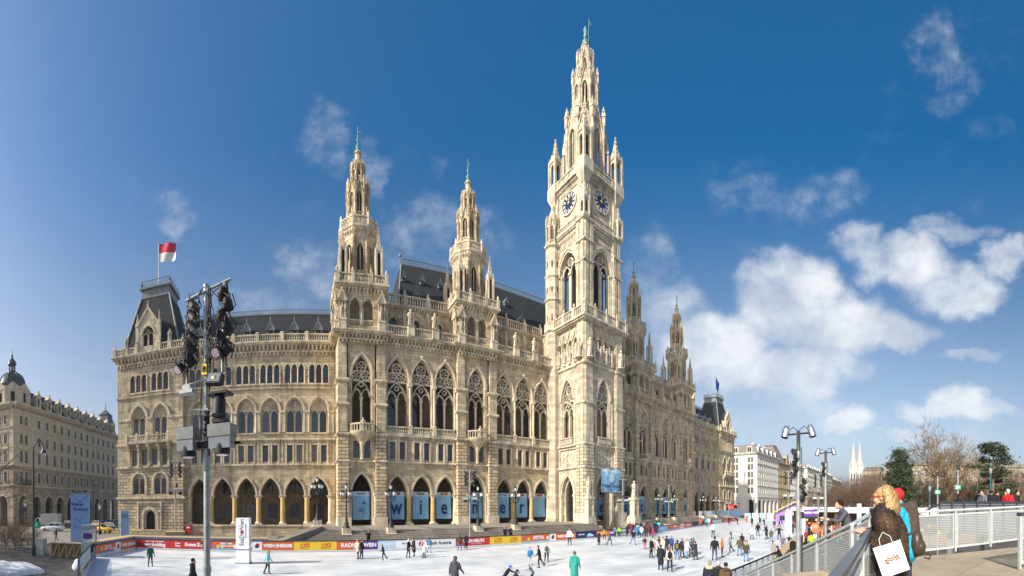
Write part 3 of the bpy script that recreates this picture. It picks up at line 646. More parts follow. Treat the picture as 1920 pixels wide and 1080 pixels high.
pm, pb, pdm, pr = make_pavilion(), [make_pav_balustrade(-PH-.5, -1.75, (-PH-.25,-3.7,-1.95)), make_pav_balustrade(1.75, PH+.5, (1.95,3.7,PH+.25))], make_pav_dormer(), make_pav_roof()
for s in (-1, 1):
    u = s*(64.0+PH+.15); y = -.8
    link('pavilion_wall', pm, hall, (u,0,0)); [link('balustrade', q, hall, (u,0,0)) for q in pb]; link('gable_dormer', pdm, hall, (u,0,0)); link('mansard_roof', pr, hall, (u,0,0))
    for x in (-2.6,-.87,.87,2.6): win(W_MEZZ, 'mezzanine_window', u+x, y+.32, 11.15)
    for q in (-1, 1):
        x = u+q*1.85
        for d in (-.55,.55): win(W_ARCH, 'arched_window', x+d, y+.42, 15.05); win(W_GR, 'arched_window', x+d*.95, y+.40, 6.5)
        for d in (-1,0,1): win(W_TRI, 'lancet_window', x+d, y+.3, 22.86)
    for x in (-3.7, 3.7): link('statue', ME_STATUE, hall, (u+x, -1.35, 30.2), 0, .8)

# ------------------------------------------------------------------ loggia
YL = -4.2; BL = 3.7
def tracery(mb, x, zb, zs, a, y, m=1):
    "two lights under three foiled circles inside one pointed arch: zs spring of the lights, a half width"
    q = a/2
    for s in (-1, 1): arch_ring(mb, x+s*q, zs, q-.14, (q-.14)*1.9, .15, y, y+.3, None, 6, m)
    arch_ring(mb, x, zs-.15, a-.12, a*1.72, .16, y-.06, y+.3, None, 8, m)
    ring(mb, x, zs+1.62, .36, .12, y, y+.28, 9, m)
    z2 = zs + a*1.72 + .32
    foil(mb, x-.70, z2+.42, .72, y, y+.28, 5, m); foil(mb, x+.70, z2+.42, .72, y, y+.28, 5, m); foil(mb, x, z2+1.66, .78, y, y+.28, 5, m)
    mb.box(x-a, x+a, y-.03, y+.3, z2-.42, z2-.26, m)
def make_section():
    mb = MB(); HS = BL*1.5; y = YL; xs = (-BL, 0, BL)
    for x in xs:
        wall_arch(mb, x-BL/2, x+BL/2, 6.1, 10.5, x, 1.46, 6.1, 6.1, 2.62, y, .9, 7, 0, 1)
        arch_ring(mb, x, 6.1, 1.48, 2.64, .30, y-.16, y+.05, None, 8, 1); arch_ring(mb, x, 6.1, 1.42, 2.78, .12, y+.2, y+.5, None, 7, 1)
    cornice(mb, -HS, HS, y, 10.45, [(.10,.12),(.25,.16),(.16,.12)], .3, 1, False)
    rects = []
    for x in xs: rects += [(x-.74-.4, x-.74+.4, 11.15, 13.57), (x+.74-.4, x+.74+.4, 11.15, 13.57)]
    wall_rects(mb, -HS, HS, 10.85, 14.25, rects, y, .4, 0)
    for x in xs:
        for d in (-1.3, -.18, .18, 1.3): mb.box(x+d-.11, x+d+.11, y-.15, y+.02, 10.86, 14.0, 1)
        for d in (-.74, .74): mb.box(x+d-.44, x+d+.44, y-.1, y+.02, 13.6, 13.85, 1)
    cornice(mb, -HS, HS, y, 14.2, [(.14,.14),(.35,.18),(.3,.16)], .3, 1, False); corbels(mb, -HS, HS, y, 13.9, .3, .45, .2, .25, 1)
    for x in xs:
        wall_arch(mb, x-BL/2, x+BL/2, 14.7, 27.05, x, 1.60, 14.75, 22.4, 3.3, y, .9, 9, 0)
        arch_ring(mb, x, 22.4, 1.60, 3.3, .22, y-.24, y+.04, None, 10, 1); arch_ring(mb, x, 22.4, 1.46, 3.1, .16, y+.14, y+.6, 14.75, 10, 1)
        tracery(mb, x, 14.75, 19.7, 1.46, y+.3); mb.ball((x, y-.14, 26.05), .2, n=6, k=4, m=1)
    for i in range(4):
        x = -HS+BL*i; w = .2
        mb.tube((x,y-.22,14.75), (x,y-.22,21.6), .17, .17, 8, 1); mb.cbox(x, y-.16, .62, .62, 21.5, 22.05, 1); mb.cbox(x, y-.2, .55, .5, 14.7, 15.2, 1)
        for d in (-.3, .3): mb.tube((x+d,y+.1,14.75), (x+d,y+.1,21.6), .10, .10, 6, 1)
        mb.frus(x, y-.1, .5, .4, .1, .1, 22.05, 23.4, 1)
    # wall above, frieze, cornice
    mb.box(-HS, HS, y-.06, y+.3, 26.95, 28.3, 0); small_arcade(mb, -HS, HS, y-.26, 27.0, .6, .53, 1, .2); corbels(mb, -HS, HS, y-.06, 27.55, .6, .53, .24, .42, 1)
    cornice(mb, -HS, HS, y, 28.1, [(.4,.12),(.7,.22),(.85,.16)], .6, 1, False)
    # porch floor, inner walls, hall floor and ceiling
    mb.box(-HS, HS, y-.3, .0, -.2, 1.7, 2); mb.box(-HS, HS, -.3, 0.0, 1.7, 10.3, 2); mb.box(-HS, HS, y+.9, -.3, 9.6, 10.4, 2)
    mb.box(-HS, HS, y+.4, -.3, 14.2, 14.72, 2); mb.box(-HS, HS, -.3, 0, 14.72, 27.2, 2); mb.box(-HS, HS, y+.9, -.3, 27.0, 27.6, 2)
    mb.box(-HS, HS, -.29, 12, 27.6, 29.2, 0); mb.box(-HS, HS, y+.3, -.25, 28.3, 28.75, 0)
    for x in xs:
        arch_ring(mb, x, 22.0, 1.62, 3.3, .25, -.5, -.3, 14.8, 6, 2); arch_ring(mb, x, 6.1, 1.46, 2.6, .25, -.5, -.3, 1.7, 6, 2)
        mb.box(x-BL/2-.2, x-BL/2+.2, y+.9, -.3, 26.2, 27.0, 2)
    # attic wall with small windows behind the gallery, second balustrade
    ya = y + 2.6
    for x in xs:
        wall_arch(mb, x-BL/2, x+BL/2, 28.6, 34.4, x, .52, 30.4, 32.0, .62, ya, .35, 5, 0); arch_ring(mb, x, 32.0, .55, .65, .3, ya-.14, ya+.03, None, 5, 1); arch_ring(mb, x, 32.0, .95, 1.1, .12, ya-.2, ya+.03, None, 5, 1)
        mb.box(x-BL/2-.25, x-BL/2+.25, ya-.2, ya+.05, 28.7, 34.0, 1)
    mb.box(-HS, HS, ya+.35, ya+3, 28.7, 34.5, 0)
    cornice(mb, -HS, HS, ya, 34.2, [(.2,.15),(.4,.2)], .8, 1, False); corbels(mb, -HS, HS, ya, 33.8, .4, .5, .22, .3, 1)
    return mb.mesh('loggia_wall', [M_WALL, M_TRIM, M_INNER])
def make_sec_bal(k):
    mb = MB(); HS = BL*1.5
    if k == 0: balustrade(mb, -HS, HS, YL-.5, 28.6, 1.35, (-BL*.5, BL*.5), 0, 1.0, .36)
    if k == 1: balustrade(mb, -HS, HS, YL+2.4, 34.55, 1.5, (-HS+.3,-BL*.5, BL*.5, HS-.3), 0, .5, .4, True)
    if k == 2: balustrade(mb, -HS, HS, YL-.15, 14.68, 1.1, (-BL*.5, BL*.5), 0, .5, .3)
    return mb.mesh('balustrade', M_TRIM)
sec_me, secb_me = make_section(), [make_sec_bal(k) for k in range(3)]
for u in (-28.9, -11.3, 11.3, 28.9):
    link('loggia_wall', sec_me, hall, (u,0,0)); [link('balustrade', q, hall, (u,0,0)) for q in secb_me]
    for i, x in enumerate((-BL,0,BL)):
        for d in (-.74,.74): win(W_MEZZ, 'mezzanine_window', u+x+d, YL+.32, 11.15)
        win(W_ATT, 'attic_window', u+x, YL+2.6+.28, 30.45); win(W_HALL, 'great_window', u+x, -.42, 16.0)
        link('window_column', ME_COLT, hall, (u+x, YL+.45, 14.75))
        if i: link('column', ME_COL, hall, (u+x-BL/2, YL+.45, 1.7)); link('statue', ME_STATUE, hall, (u+x-BL/2, YL-.5, 30.1), 0, 1.15)
    for e in (-1,1): link('column', ME_COLW, hall, (u+e*(BL*1.5-.1), YL+.45, 1.7))

def make_gap():
    mb = MB()
    for s in (-1, 1):
        xa, xb = sorted((s*4.2, s*5.76)); mb.box(xa, xb, YL-.02, .0, -.2, 28.3, 0)
        for z in (10.45, 14.2, 21.9): cornice(mb, xa, xb, YL, z, [(.12,.12),(.3,.18),(.2,.12)], .3, 1, False)
        cornice(mb, xa, xb, YL, 28.1, [(.4,.12),(.7,.22),(.85,.16)], .6, 1, False); mb.box(xa, xb, YL+.3, 12, 28.3, 34.4, 0)
    return mb.mesh('connecting_wall', [M_WALL, M_TRIM])
link('connecting_wall', make_gap(), hall)
# ------------------------------------------------------------------ the four spired towers of the loggia
def make_tower_base():
    mb = MB(); H = 3.35; y = -H
    # front piers in three heights
    for s in (-1, 1):
        for z0, z1, w, p, m in ((1.6,2.9,1.75,.35,1),(2.9,10.5,1.42,.1,3),(10.95,14.2,1.40,.08,3),(14.7,21.7,1.30,.0,0),(22.0,27.1,1.22,-.05,0)):
            xa, xb = sorted((s*(H+p*.5), s*(H-w))); mb.box(xa, xb, y-p, y+2.2, z0, z1, m)
        xm = s*(H-.66)
        for z in (10.45, 14.15, 18.3, 21.65): cornice(mb, xm-.68, xm+.68, y, z, [(.14,.14),(.26,.18),(.16,.12)], 2.0, 1)
        mb.tube((s*(H-1.5),y+.15,2.0), (s*(H-1.5),y+.15,6.0), .16, .16, 6, 1); mb.cbox(s*(H-1.5), y+.15, .5, .5, 5.9, 6.3, 1)
    yc = y+.45; a = 1.42; w = 1.9
    wall_arch(mb, -w, w, 1.7, 10.6, 0, a, 1.75, 6.1, 2.85, yc, .9, 7, 0, 1); arch_ring(mb, 0, 6.1, a+.02, 2.88, .3, yc-.13, yc+.04, 1.75, 7, 1)
    cornice(mb, -w, w, yc, 10.45, [(.1,.12),(.25,.16),(.16,.12)], .3, 1, False)
    wall_rects(mb, -w, w, 10.85, 14.3, [(-1.2,-.35,11.15,13.57),(.35,1.2,11.15,13.57)], yc, .4, 0); mb.lathe([(.28,10.9),(.2,11.4),(.2,12.4),(.45,13.2),(.55,14.2)], 0, yc-.2, 8, 1)
    cornice(mb, -w, w, yc, 14.2, [(.14,.14),(.35,.18),(.3,.16)], .3, 1, False)
    wall_arch(mb, -w, w, 14.7, 27.1, 0, 1.46, 14.75, 22.5, 3.1, yc, .9, 9, 0); arch_ring(mb, 0, 22.5, 1.46, 3.1, .3, yc-.24, yc+.04, None, 9, 1); arch_ring(mb, 0, 22.5, 1.32, 2.9, .15, yc+.15, yc+.55, 14.75, 9, 1)
    tracery(mb, 0, 14.75, 19.9, 1.25, yc+.3)
    # round balcony
    mb.lathe([(.5,13.2),(1.0,13.9),(1.75,14.4),(1.85,14.72)], 0, yc, 14, 1)
    for k in range(13):
        t = pi + pi*k/12; mb.tube((1.65*cos(t),yc+1.65*sin(t)*.85,14.7), (1.65*cos(t),yc+1.65*sin(t)*.85,15.6), .09, .07, 5, 1)
    for k in range(12):
        t0, t1 = pi+pi*k/12, pi+pi*(k+1)/12; mb.tube((1.65*cos(t0),yc+1.65*sin(t0)*.85,15.7), (1.65*cos(t1),yc+1.65*sin(t1)*.85,15.7), .13, .13, 6, 1)
    # flanks, inner rooms
    mb.box(-H+.12, -H+.7, y+2.0, H, 1.6, 28.2, 0); mb.box(H-.7, H-.12, y+2.0, H, 1.6, 28.2, 0)
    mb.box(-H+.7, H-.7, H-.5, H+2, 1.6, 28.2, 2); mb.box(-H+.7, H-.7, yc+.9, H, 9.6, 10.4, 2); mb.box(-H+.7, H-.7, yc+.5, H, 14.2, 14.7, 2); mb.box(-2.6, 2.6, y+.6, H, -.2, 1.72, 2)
    mb.box(-H+.1, H-.1, y+.02, H, 27.05, 28.2, 0); small_arcade(mb, -H+.1, H-.1, y-.22, 27.0, .6, .52, 1, .24); corbels(mb, -H+.1, H-.1, y, 27.55, .6, .52, .24, .42, 1)
    z = 28.1
    for p, h in ((.4,.12),(.7,.22),(.85,.16)): mb.box(-H-p, H+p, -H-p, H+p*.2, z, z+h, 1); z += h
    # statue storey
    q = 3.1; z0, z1 = 28.6, 34.4
    def side(k):
        wall_rects(mb, -q, q, z0, 29.5, [], -q, .3, 0)
        for s in (-1, 1):
            wall_arch(mb, min(0, s*q), max(0, s*q), 29.5, z1, s*.92, .70, 29.6, 32.2, 1.15, -q, .75, 5, 0); arch_ring(mb, s*.92, 32.2, .72, 1.17, .2, -q-.12, -q+.03, None, 6, 1)
            wall_rects(mb, s*.92-.74, s*.92+.74, 29.5, 33.6, [], -q+.74, .1, 2)
            mb.tube((s*.18,-q-.05,29.6), (s*.18,-q-.05,32.1), .1, .1, 6, 1)
            for d in (-.4, 0, .4): ring(mb, s*.92+d, 29.95, .22, .07, -q-.02, -q+.1, 8, 1)
            mb.box(s*.92-.72, s*.92+.72, -q-.04, -q+.14, 30.2, 30.36, 1)
            # pedestal and gabled canopy for a statue at each corner
            x = s*(q-.35); mb.cbox(x, -q-.25, 1.0, .9, 28.55, 30.0, 1); mb.cbox(x, -q-.25, 1.15, 1.05, 29.9, 30.1, 1)
            for d in (-.42, .42): mb.tube((x+d,-q-.5,30.1), (x+d,-q-.5,32.7), .07, .07, 5, 1)
            mb.prism([(x-.62,32.6),(x+.62,32.6),(x,34.0)], -q-.62, -q+.1, 1); strip(mb, [(x-.55,32.6),(x,33.85),(x+.55,32.6)], [(x-.75,32.6),(x,34.25),(x+.75,32.6)], -q-.72, -q-.5, 1); mb.ball((x,-q-.6,34.3), .12, n=5, k=4, m=1)
        mb.tube((0,-q-.08,29.6), (0,-q-.08,33.0), .13, .13, 6, 1)
        corbels(mb, -q, q, -q, 34.0, .6, .5, .24, .5, 1); balustrade(mb, -q-.45, q+.45, -q-.45, 35.2, 1.25, (-q-.35, -1.3, 1.3, q+.35), 1, .42, .34, True)
        for s in (-1,1): tabernacle(mb, s*2.55, -2.55, .85, 35.3, 40.4, 43.9, 1, 4) if s < 0 else None
    four(mb, side); mb.box(-q+.8, q-.8, -q+.8, q-.8, 28.6, 34.5, 2); mb.cbox(0, 0, 2*q-.02, 2*q-.02, 34.35, 34.6, 0)
    z = 34.55
    for p, h in ((.25,.15),(.5,.25),(.72,.25)): mb.box(-q-p, q+p, -q-p, q+p, z, z+h, 1); z += h
    # octagon
    oct_stage(mb, 2.15, 35.2, 43.0, .46, 37.9, 41.0, .8, .35, 0, .2, .6, 0, 4)
    def door(k): arch_ring(mb, 0, 36.3, .35, .4, .14, -2.26, -2.1, 35.3, 5, 1); wall_rects(mb, -.35, .35, 35.3, 36.6, [], -2.158, .05, 4)
    octo(mb, door)
    ph = pi/8; f = 1/cos(pi/8)
    mb.lathe([(2.2*f,42.5),(2.3*f,42.8),(2.45*f,43.2),(2.75*f,43.7),(2.85*f,43.8),(2.85*f,44.15),(2.6*f,44.16)], 0, 0, 8, 1, False, True, ph)
    def par(k):
        w = 2.62*tan(pi/8); corbels(mb, -w, w, -2.3, 42.9, .75, .4, .18, .4, 1)
        mb.box(-w, w, -2.7, -2.5, 44.1, 44.28, 1); mb.box(-w, w, -2.74, -2.48, 45.2, 45.42, 1)
        for x in (-.62, 0, .62): ring(mb, x, 44.74, .42, .11, -2.68, -2.54, 10, 1); ring(mb, x, 44.74, .2, .08, -2.68, -2.54, 6, 1)
        mb.cbox(-w, -2.6, .28, .28, 44.1, 45.6, 1); mb.frus(-w, -2.6, .3, .3, .05, .05, 45.6, 46.2, 1)
    octo(mb, par)
    oct_stage(mb, 1.5, 44.1, 50.6, .34, 46.9, 49.2, .65, .3, 1.1, .17, .5, 0, 4, 1.7)
    mb.lathe([(1.62,45.9),(1.75,46.2),(1.6,46.4)], 0, 0, 8, 1, False, True, ph)
    oct_stage(mb, .92, 50.6, 54.0, .21, 51.7, 53.1, .4, .22, .75, .12, .5, 0, 4, 1.0)
    mb.lathe([(.92,54.0),(.8,54.3),(.45,55.8),(.38,56.3),(.55,56.45),(.5,56.7),(.2,56.9)], 0, 0, 8, 0, False, True, ph)
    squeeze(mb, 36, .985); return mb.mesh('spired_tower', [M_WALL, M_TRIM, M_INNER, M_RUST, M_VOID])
def make_finial():
    mb = MB(); mb.lathe([(.45,56.5),(.3,57.0),(.12,57.4),(.3,57.55),(.3,57.7),(.08,57.85),(.07,58.5),(.2,58.6),(.07,58.75),(.03,60.6)], 0, 0, 7)
    for k in range(4): mb.tube((.1*cos(k*pi/2),.1*sin(k*pi/2),57.2), (.5*cos(k*pi/2),.5*sin(k*pi/2),57.0), .07, .04, 5)
    mb.prism([(.04,59.6),(.45,59.75),(.45,59.95),(.04,60.1)], -.02, .02); mb.box(-.3,.3,-.03,.03,59.2,59.28)
    squeeze(mb, 36, .985); return mb.mesh('finial', M_COPPER)
tb_me, fin_me = make_tower_base(), make_finial()
YT = -1.55
for u in (-37.8, -20.1, 20.1, 37.8):
    t = link('spired_tower', tb_me, hall, (u, YT, 0)); link('finial', fin_me, t)
    for s in (-1,1):
        link('statue', ME_STATUE, t, (s*2.75, -3.35, 30.1), s*.3, 1.12)
        win(W_MEZZ, 'mezzanine_window', u+s*.775, YT-3.35+.8, 11.15)
    link('statue', ME_STATUE, t, (-3.35, -2.75, 30.1), -pi/2, 1.12); link('statue', ME_STATUE, t, (3.35, -2.75, 30.1), pi/2, 1.12)
    link('statue', ME_STATUE, t, (0, -3.35+.45-1.2, 14.8), 0, .8)
    link('window_column', ME_COLT, hall, (u, YT-3.35+.45+.45, 14.75))

# ------------------------------------------------------------------ steep roof of the great hall behind
def make_hall_roof():
    mb = MB(); h = 31.5; y0, yr = -.6, 9.0
    mb.add([(-h,y0,34.6),(h,y0,34.6),(h-3,yr-.7,47.3),(-h+3,yr-.7,47.3),(-h+3,yr+.7,47.3),(h-3,yr+.7,47.3),(h,18,34.6),(-h,18,34.6)], [(0,1,2,3),(3,2,5,4),(4,5,6,7),(0,3,4,7),(1,6,5,2)], 0)
    mb.box(-h+3, h-3, yr-.8, yr+.8, 47.25, 47.5, 1); n = int((2*h-6)/.6)
    for i in range(n):
        x = -h+3.3+.6*i; ring(mb, x, 48.0, .27, .06, yr-.78, yr-.72, 8, 1); mb.tube((x,yr-.75,47.4), (x,yr-.75,48.6), .04, .02, 4, 1)
    mb.box(-h+3, h-3, yr-.8, yr-.7, 48.3, 48.38, 1)
    for s in (-1,1):
        mb.tube((s*(h-3),yr,47.3), (s*(h-3),yr,51.5), .1, .03, 6, 1); mb.ball((s*(h-3),yr,49.3), .3, n=7, k=5, m=1); mb.box(s*(h-3)-.4, s*(h-3)+.4, yr-.04, yr+.04, 50.2, 50.3, 1)
        mb.tube((s*h,y0,34.6), (s*(h-3),yr-.7,47.3), .14, .14, 5, 1)
    mb.box(-41, 41, 1.5, 17.9, 20, 34.5, 2)
    return mb.mesh('hall_roof', [M_SLATE, M_LEAD, M_WALL])
hr = link('hall_roof', make_hall_roof(), hall)
for s in (-1,1):
    for i in range(7):
        u = s*(8.2+3.3*i); 
        if i % 2 == 0: link('dormer', ME_DORMER, hr, (u, 1.0, 37.2), 0, .85)
        link('dormer', ME_DORMER, hr, (u+1.2*s, 4.4, 42.0), 0, .6)
# ------------------------------------------------------------------ main clock tower
TY = -7.65; TH = 4.6
def make_main_tower():
    mb = MB(); H = TH
    # ---- porch storey 0 - 14.7
    def low(k):
        if k == 2: return
        a, r = (1.75, 3.4) if k == 0 else (1.5, 3.2)
        wall_arch(mb, -2.75, 2.75, .0, 10.6, 0, a, .4 if k == 0 else 1.7, 6.2, r, -H+.35, 1.6, 8, 0)
        for t, yy in ((.0,.0),(.28,-.16)): arch_ring(mb, 0, 6.2, a+.03+t, r+.03+t*1.4, .26, -H+.2+yy*.6, -H+.5, .4, 8, 1)
        arch_ring(mb, 0, 6.2, a-.25, r-.45, .25, -H+.9, -H+1.3, .4, 8, 1)
        for s in (-1,1):
            for q in (.2,.5): mb.tube((s*(a+q),-H+.2,1.0), (s*(a+q),-H+.2,6.0), .13, .13, 6, 1); mb.cbox(s*(a+q), -H+.2, .36, .36, 5.9, 6.3, 1)
        # relief band
        wall_rects(mb, -2.75, 2.75, 10.6, 14.7, [(-2.1,2.1,11.2,13.9)], -H+.35, .3, 0); wall_rects(mb, -2.1, 2.1, 11.2, 13.9, [], -H+.62, .1, 1)
        rnd = random.Random(3+k)
        for i in range(26): mb.ball((rnd.uniform(-1.9,1.9), -H+.55, rnd.uniform(11.4,13.6)), rnd.uniform(.16,.34), .14, rnd.uniform(.2,.5), 6, 4, 1)
        cornice(mb, -2.75, 2.75, -H+.35, 10.45, [(.14,.14),(.32,.2),(.2,.14)], .3, 1, False); cornice(mb, -2.75, 2.75, -H+.35, 14.2, [(.14,.14),(.35,.2),(.28,.16)], .3, 1, False)
        # tall window
        wall_arch(mb, -2.75, 2.75, 14.7, 27.4, 0, 1.5, 15.0, 22.2, 3.5, -H+.3, .9, 8, 0); arch_ring(mb, 0, 22.2, 1.52, 3.53, .34, -H+.1, -H+.34, None, 9, 1); arch_ring(mb, 0, 22.2, 1.33, 3.28, .16, -H+.5, -H+.9, 15, 9, 1)
        arch_ring(mb, 0, 22.2, 2.0, 4.2, .16, -H+.16, -H+.34, 15, 9, 1)
        tracery(mb, 0, 15, 19.8, 1.3, -H+.65); mb.tube((0,-H+.8,15), (0,-H+.8,19.9), .13, .13, 7, 1)
        balustrade(mb, -1.6, 1.6, -H+.05, 14.75, 1.1, (), 1, .4, .3)
        cornice(mb, -2.75, 2.75, -H+.3, 27.3, [(.12,.15),(.3,.2),(.2,.15)], .3, 1, False)
        # arcade of figures 28 - 34
        for i in range(4):
            x = -2.1+1.4*i; wall_arch(mb, x-.7, x+.7, 27.8, 34.0, x, .48, 28.6, 31.4, .85, -H+.3, .55, 5, 0); wall_rects(mb, x-.55, x+.55, 28.4, 32.6, [], -H+.84, .1, 2)
            strip(mb, [(x-.55,31.9),(x,33.5),(x+.55,31.9)], [(x-.7,31.9),(x,33.95),(x+.7,31.9)], -H+.1, -H+.32, 1); mb.ball((x,-H+.2,34.0), .14, n=5, k=4, m=1); mb.cbox(x, -H+.25, .6, .5, 28.2, 28.65, 1)
            mb.tube((x-.62,-H+.18,28.6), (x-.62,-H+.18,31.5), .09, .09, 5, 1)
        mb.tube((2.72,-H+.18,28.6), (2.72,-H+.18,31.5), .09, .09, 5, 1)
        corbels(mb, -2.75, 2.75, -H+.3, 33.9, .6, .55, .26, .55, 1)
    four(mb, low)
    # corner piers
    for sx in (-1,1):
        for sy in (-1,1):
            for z0, z1, w, p, m in ((0,1.2,2.75,.75,1),(1.2,3.2,2.5,.5,1),(3.2,10.5,2.05,.12,3),(10.95,14.3,2.0,.08,3),(14.7,20.9,1.9,.0,0),(21.3,27.3,1.85,-.03,0),(27.8,34.2,1.8,-.06,0)):
                c = H+p-w/2; mb.box(*sorted((sx*(H+p), sx*(H+p-w))), *sorted((sy*(H+p), sy*(H+p-w))), z0, z1, m)
                if z0 >= 3 and z0 < 30:                                        # double shafts of the buttress
                    for d in (.55, w-.5): mb.box(*sorted((sx*(H+p-d-.38), sx*(H+p-d+.38))), *sorted((sy*(H+p+.16), sy*(H+p-.5))), z0, z1-.05, m); mb.box(*sorted((sx*(H+p+.16), sx*(H+p-.5))), *sorted((sy*(H+p-d-.38), sy*(H+p-d+.38))), z0, z1-.05, m)
            for z in (10.45, 14.2, 20.85, 27.25):
                zz = z
                for p, h in ((.18,.14),(.34,.2),(.22,.14)): mb.box(*sorted((sx*(H+p), sx*(H-1.95))), *sorted((sy*(H+p), sy*(H-1.95))), zz, zz+h, 1); zz += h
    z = 34.2
    for p, h in ((.2,.2),(.5,.25),(.75,.3)): mb.cbox(0, 0, 2*(H+p), 2*(H+p), z, z+h, 1); z += h
    mb.cbox(0, 0, 2*H-3.2, 2*H-3.2, 10.6, 34, 2); mb.box(-2.7, 2.7, H-1.5, H-.4, 0, 34, 0)
    # ---- shaft 35 - 51.8
    h = 4.35
    def shaft(k):
        balustrade(mb, -H-.5, H+.5, -H-.45, 34.95, 1.55, (-H-.3,-2.6,0,2.6,H+.3), 1, .5, .42, True)
        wall_arch(mb, -2.45, 2.45, 34.95, 48.5, 0, 2.12, 36.9, 44.4, 3.2, -h+.3, .85, 9, 0)
        for t in (0, .34): arch_ring(mb, 0, 44.4, 2.12+t, 3.2+t*1.2, .3, -h+.08-t*.35, -h+.34, None, 10, 1)
        mb.box(-2.45, -2.02, -h+.05, -h+.5, 44.1, 44.5, 1); mb.box(2.02, 2.45, -h+.05, -h+.5, 44.1, 44.5, 1)
        
        for s in (-1,1):
            arch_ring(mb, s*1.02, 44.3, .80, 1.35, .22, -h+.75, -h+1.05, 36.9, 7, 1)
            mb.tube((s*.2,-h+.75,36.9), (s*.2,-h+.75,44.2), .12, .12, 6, 1); mb.cbox(s*.2, -h+.75, .38, .4, 43.9, 44.35, 1); mb.tube((s*1.95,-h+.55,36.9), (s*1.95,-h+.55,44.2), .12, .12, 6, 1); mb.cbox(s*1.95, -h+.55, .36, .4, 43.9, 44.35, 1)
        foil(mb, 0, 46.25, .72, -h+.75, -h+1.05, 5, 1, .16)
        arch_ring(mb, 0, 44.4, 1.95, 2.95, .15, -h+.8, -h+1.05, None, 8, 1)
        wall_rects(mb, -2.15, 2.15, 36.9, 47.7, [], -h+2.2, .1, 4); mb.frus(0, -h+.62, 4.1, .7, 4.1, .05, 36.4, 37.2, 1)
        wall_rects(mb, -2.45, 2.45, 48.5, 51.8, [], -h+.3, .2, 0); 
        for i in range(14): x = -2.3+4.6*(i+.5)/14; arch_ring(mb, x, 49.2, .10, .14, .06, -h+.2, -h+.32, 48.7, 3, 1)
        small_arcade(mb, -2.45, 2.45, -h+.08, 49.7, .8, .42, 1, .22); corbels(mb, -2.45, 2.45, -h+.3, 50.4, .5, .45, .22, .5, 1)
        cornice(mb, -2.45, 2.45, -h+.3, 50.9, [(.3,.15),(.55,.25),(.4,.15)], .5, 1, False)
        for i in range(8): x = -2.2+4.4*(i+.5)/8; ring(mb, x, 51.95, .27, .09, -h-.1, -h+.05, 9, 1)
        mb.box(-2.45, 2.45, -h-.14, -h+.08, 51.4, 51.6, 1); mb.box(-2.45, 2.45, -h-.16, -h+.1, 52.25, 52.45, 1)
    four(mb, shaft)
    for sx in (-1,1):
        for sy in (-1,1):
            for z0, z1, p in ((34.9,44.2,.0),(44.4,47.6,-.05),(47.9,51.2,-.1)):
                w = 1.95; mb.box(*sorted((sx*(h+p), sx*(h+p-w))), *sorted((sy*(h+p), sy*(h+p-w))), z0, z1, 0)
                for d in (.42, 1.5): mb.box(*sorted((sx*(h+p-d-.32), sx*(h+p-d+.32))), *sorted((sy*(h+p+.2), sy*(h+p-.5))), z0, z1-.05, 0); mb.box(*sorted((sx*(h+p+.2), sx*(h+p-.5))), *sorted((sy*(h+p-d-.32), sy*(h+p-d+.32))), z0, z1-.05, 0)
            for z in (44.1, 47.5, 51.1):
                zz = z
                for p, hh in ((.15,.12),(.30,.2),(.2,.12)): mb.box(*sorted((sx*(h+p), sx*(h-1.9))), *sorted((sy*(h+p), sy*(h-1.9))), zz, zz+hh, 1); zz += hh
            # canopied niche and spirelet rising from the corner of the shaft
            mb.box(*sorted((sx*(h+.35), sx*(h-.9))), *sorted((sy*(h+.35), sy*(h-.9))), 51.5, 51.9, 1)
            tabernacle(mb, sx*(h-.35), sy*(h-.35), 1.15, 51.9, 54.4, 58.6, 1, 4)
    mb.cbox(0, 0, 2*h-1.2, 2*h-1.2, 35, 36.8, 0); mb.cbox(0, 0, 2*h-1.2, 2*h-1.2, 47.5, 51.9, 0)
    # ---- clock storey 51.8 - 60.7
    c = 3.75
    def clk(k):
        wall_rects(mb, -c, c, 51.8, 59.0, [], -c, .3, 0); ring(mb, 0, 56.3, 1.95, .26, -c-.22, -c+.02, 28, 1)
        strip(mb, [(-2.2,53.2),(-2.2,58.45),(2.2,58.45),(2.2,53.2)], [(-2.4,53.2),(-2.4,58.65),(2.4,58.65),(2.4,53.2)], -c-.14, -c+.02, 1)
        for s in (-1,1):
            mb.box(s*3.15-.45, s*3.15+.45, -c-.35, -c+.05, 51.8, 58.6, 0); arch_ring(mb, s*3.15, 57.0, .2, .35, .12, -c-.48, -c-.33, 54.2, 4, 1)
        small_arcade(mb, -c, c, -c-.2, 58.3, .6, .42, 1, .2); corbels(mb, -c, c, -c, 58.6, .75, .45, .22, .55, 1)
        balustrade(mb, -c-.55, c+.55, -c-.6, 59.85, 1.25, (-2.2,2.2), 1, .4, .3)
        for i in range(16): x = -3.2+6.4*(i+.5)/16; mb.box(x-.05, x+.05, -c-.68, -c-.52, 60.0, 61.0, 1)
    four(mb, clk); mb.cbox(0, 0, 2*c-.5, 2*c-.5, 51.8, 59.0, 0)
    z = 59.0
    for p, hh in ((.25,.2),(.55,.3),(.85,.35)): mb.cbox(0, 0, 2*(c+p), 2*(c+p), z, z+hh, 1); z += hh
    for sx in (-1,1):
        for sy in (-1,1):
            mb.frus(sx*3.75, sy*3.75, .9, .9, 2.1, 2.1, 57.6, 59.2, 1); mb.cbox(sx*3.75, sy*3.75, 2.1, 2.1, 59.2, 61.1, 1)
            tabernacle(mb, sx*3.75, sy*3.75, 1.55, 61.1, 65.6, 70.0, 0, 4)
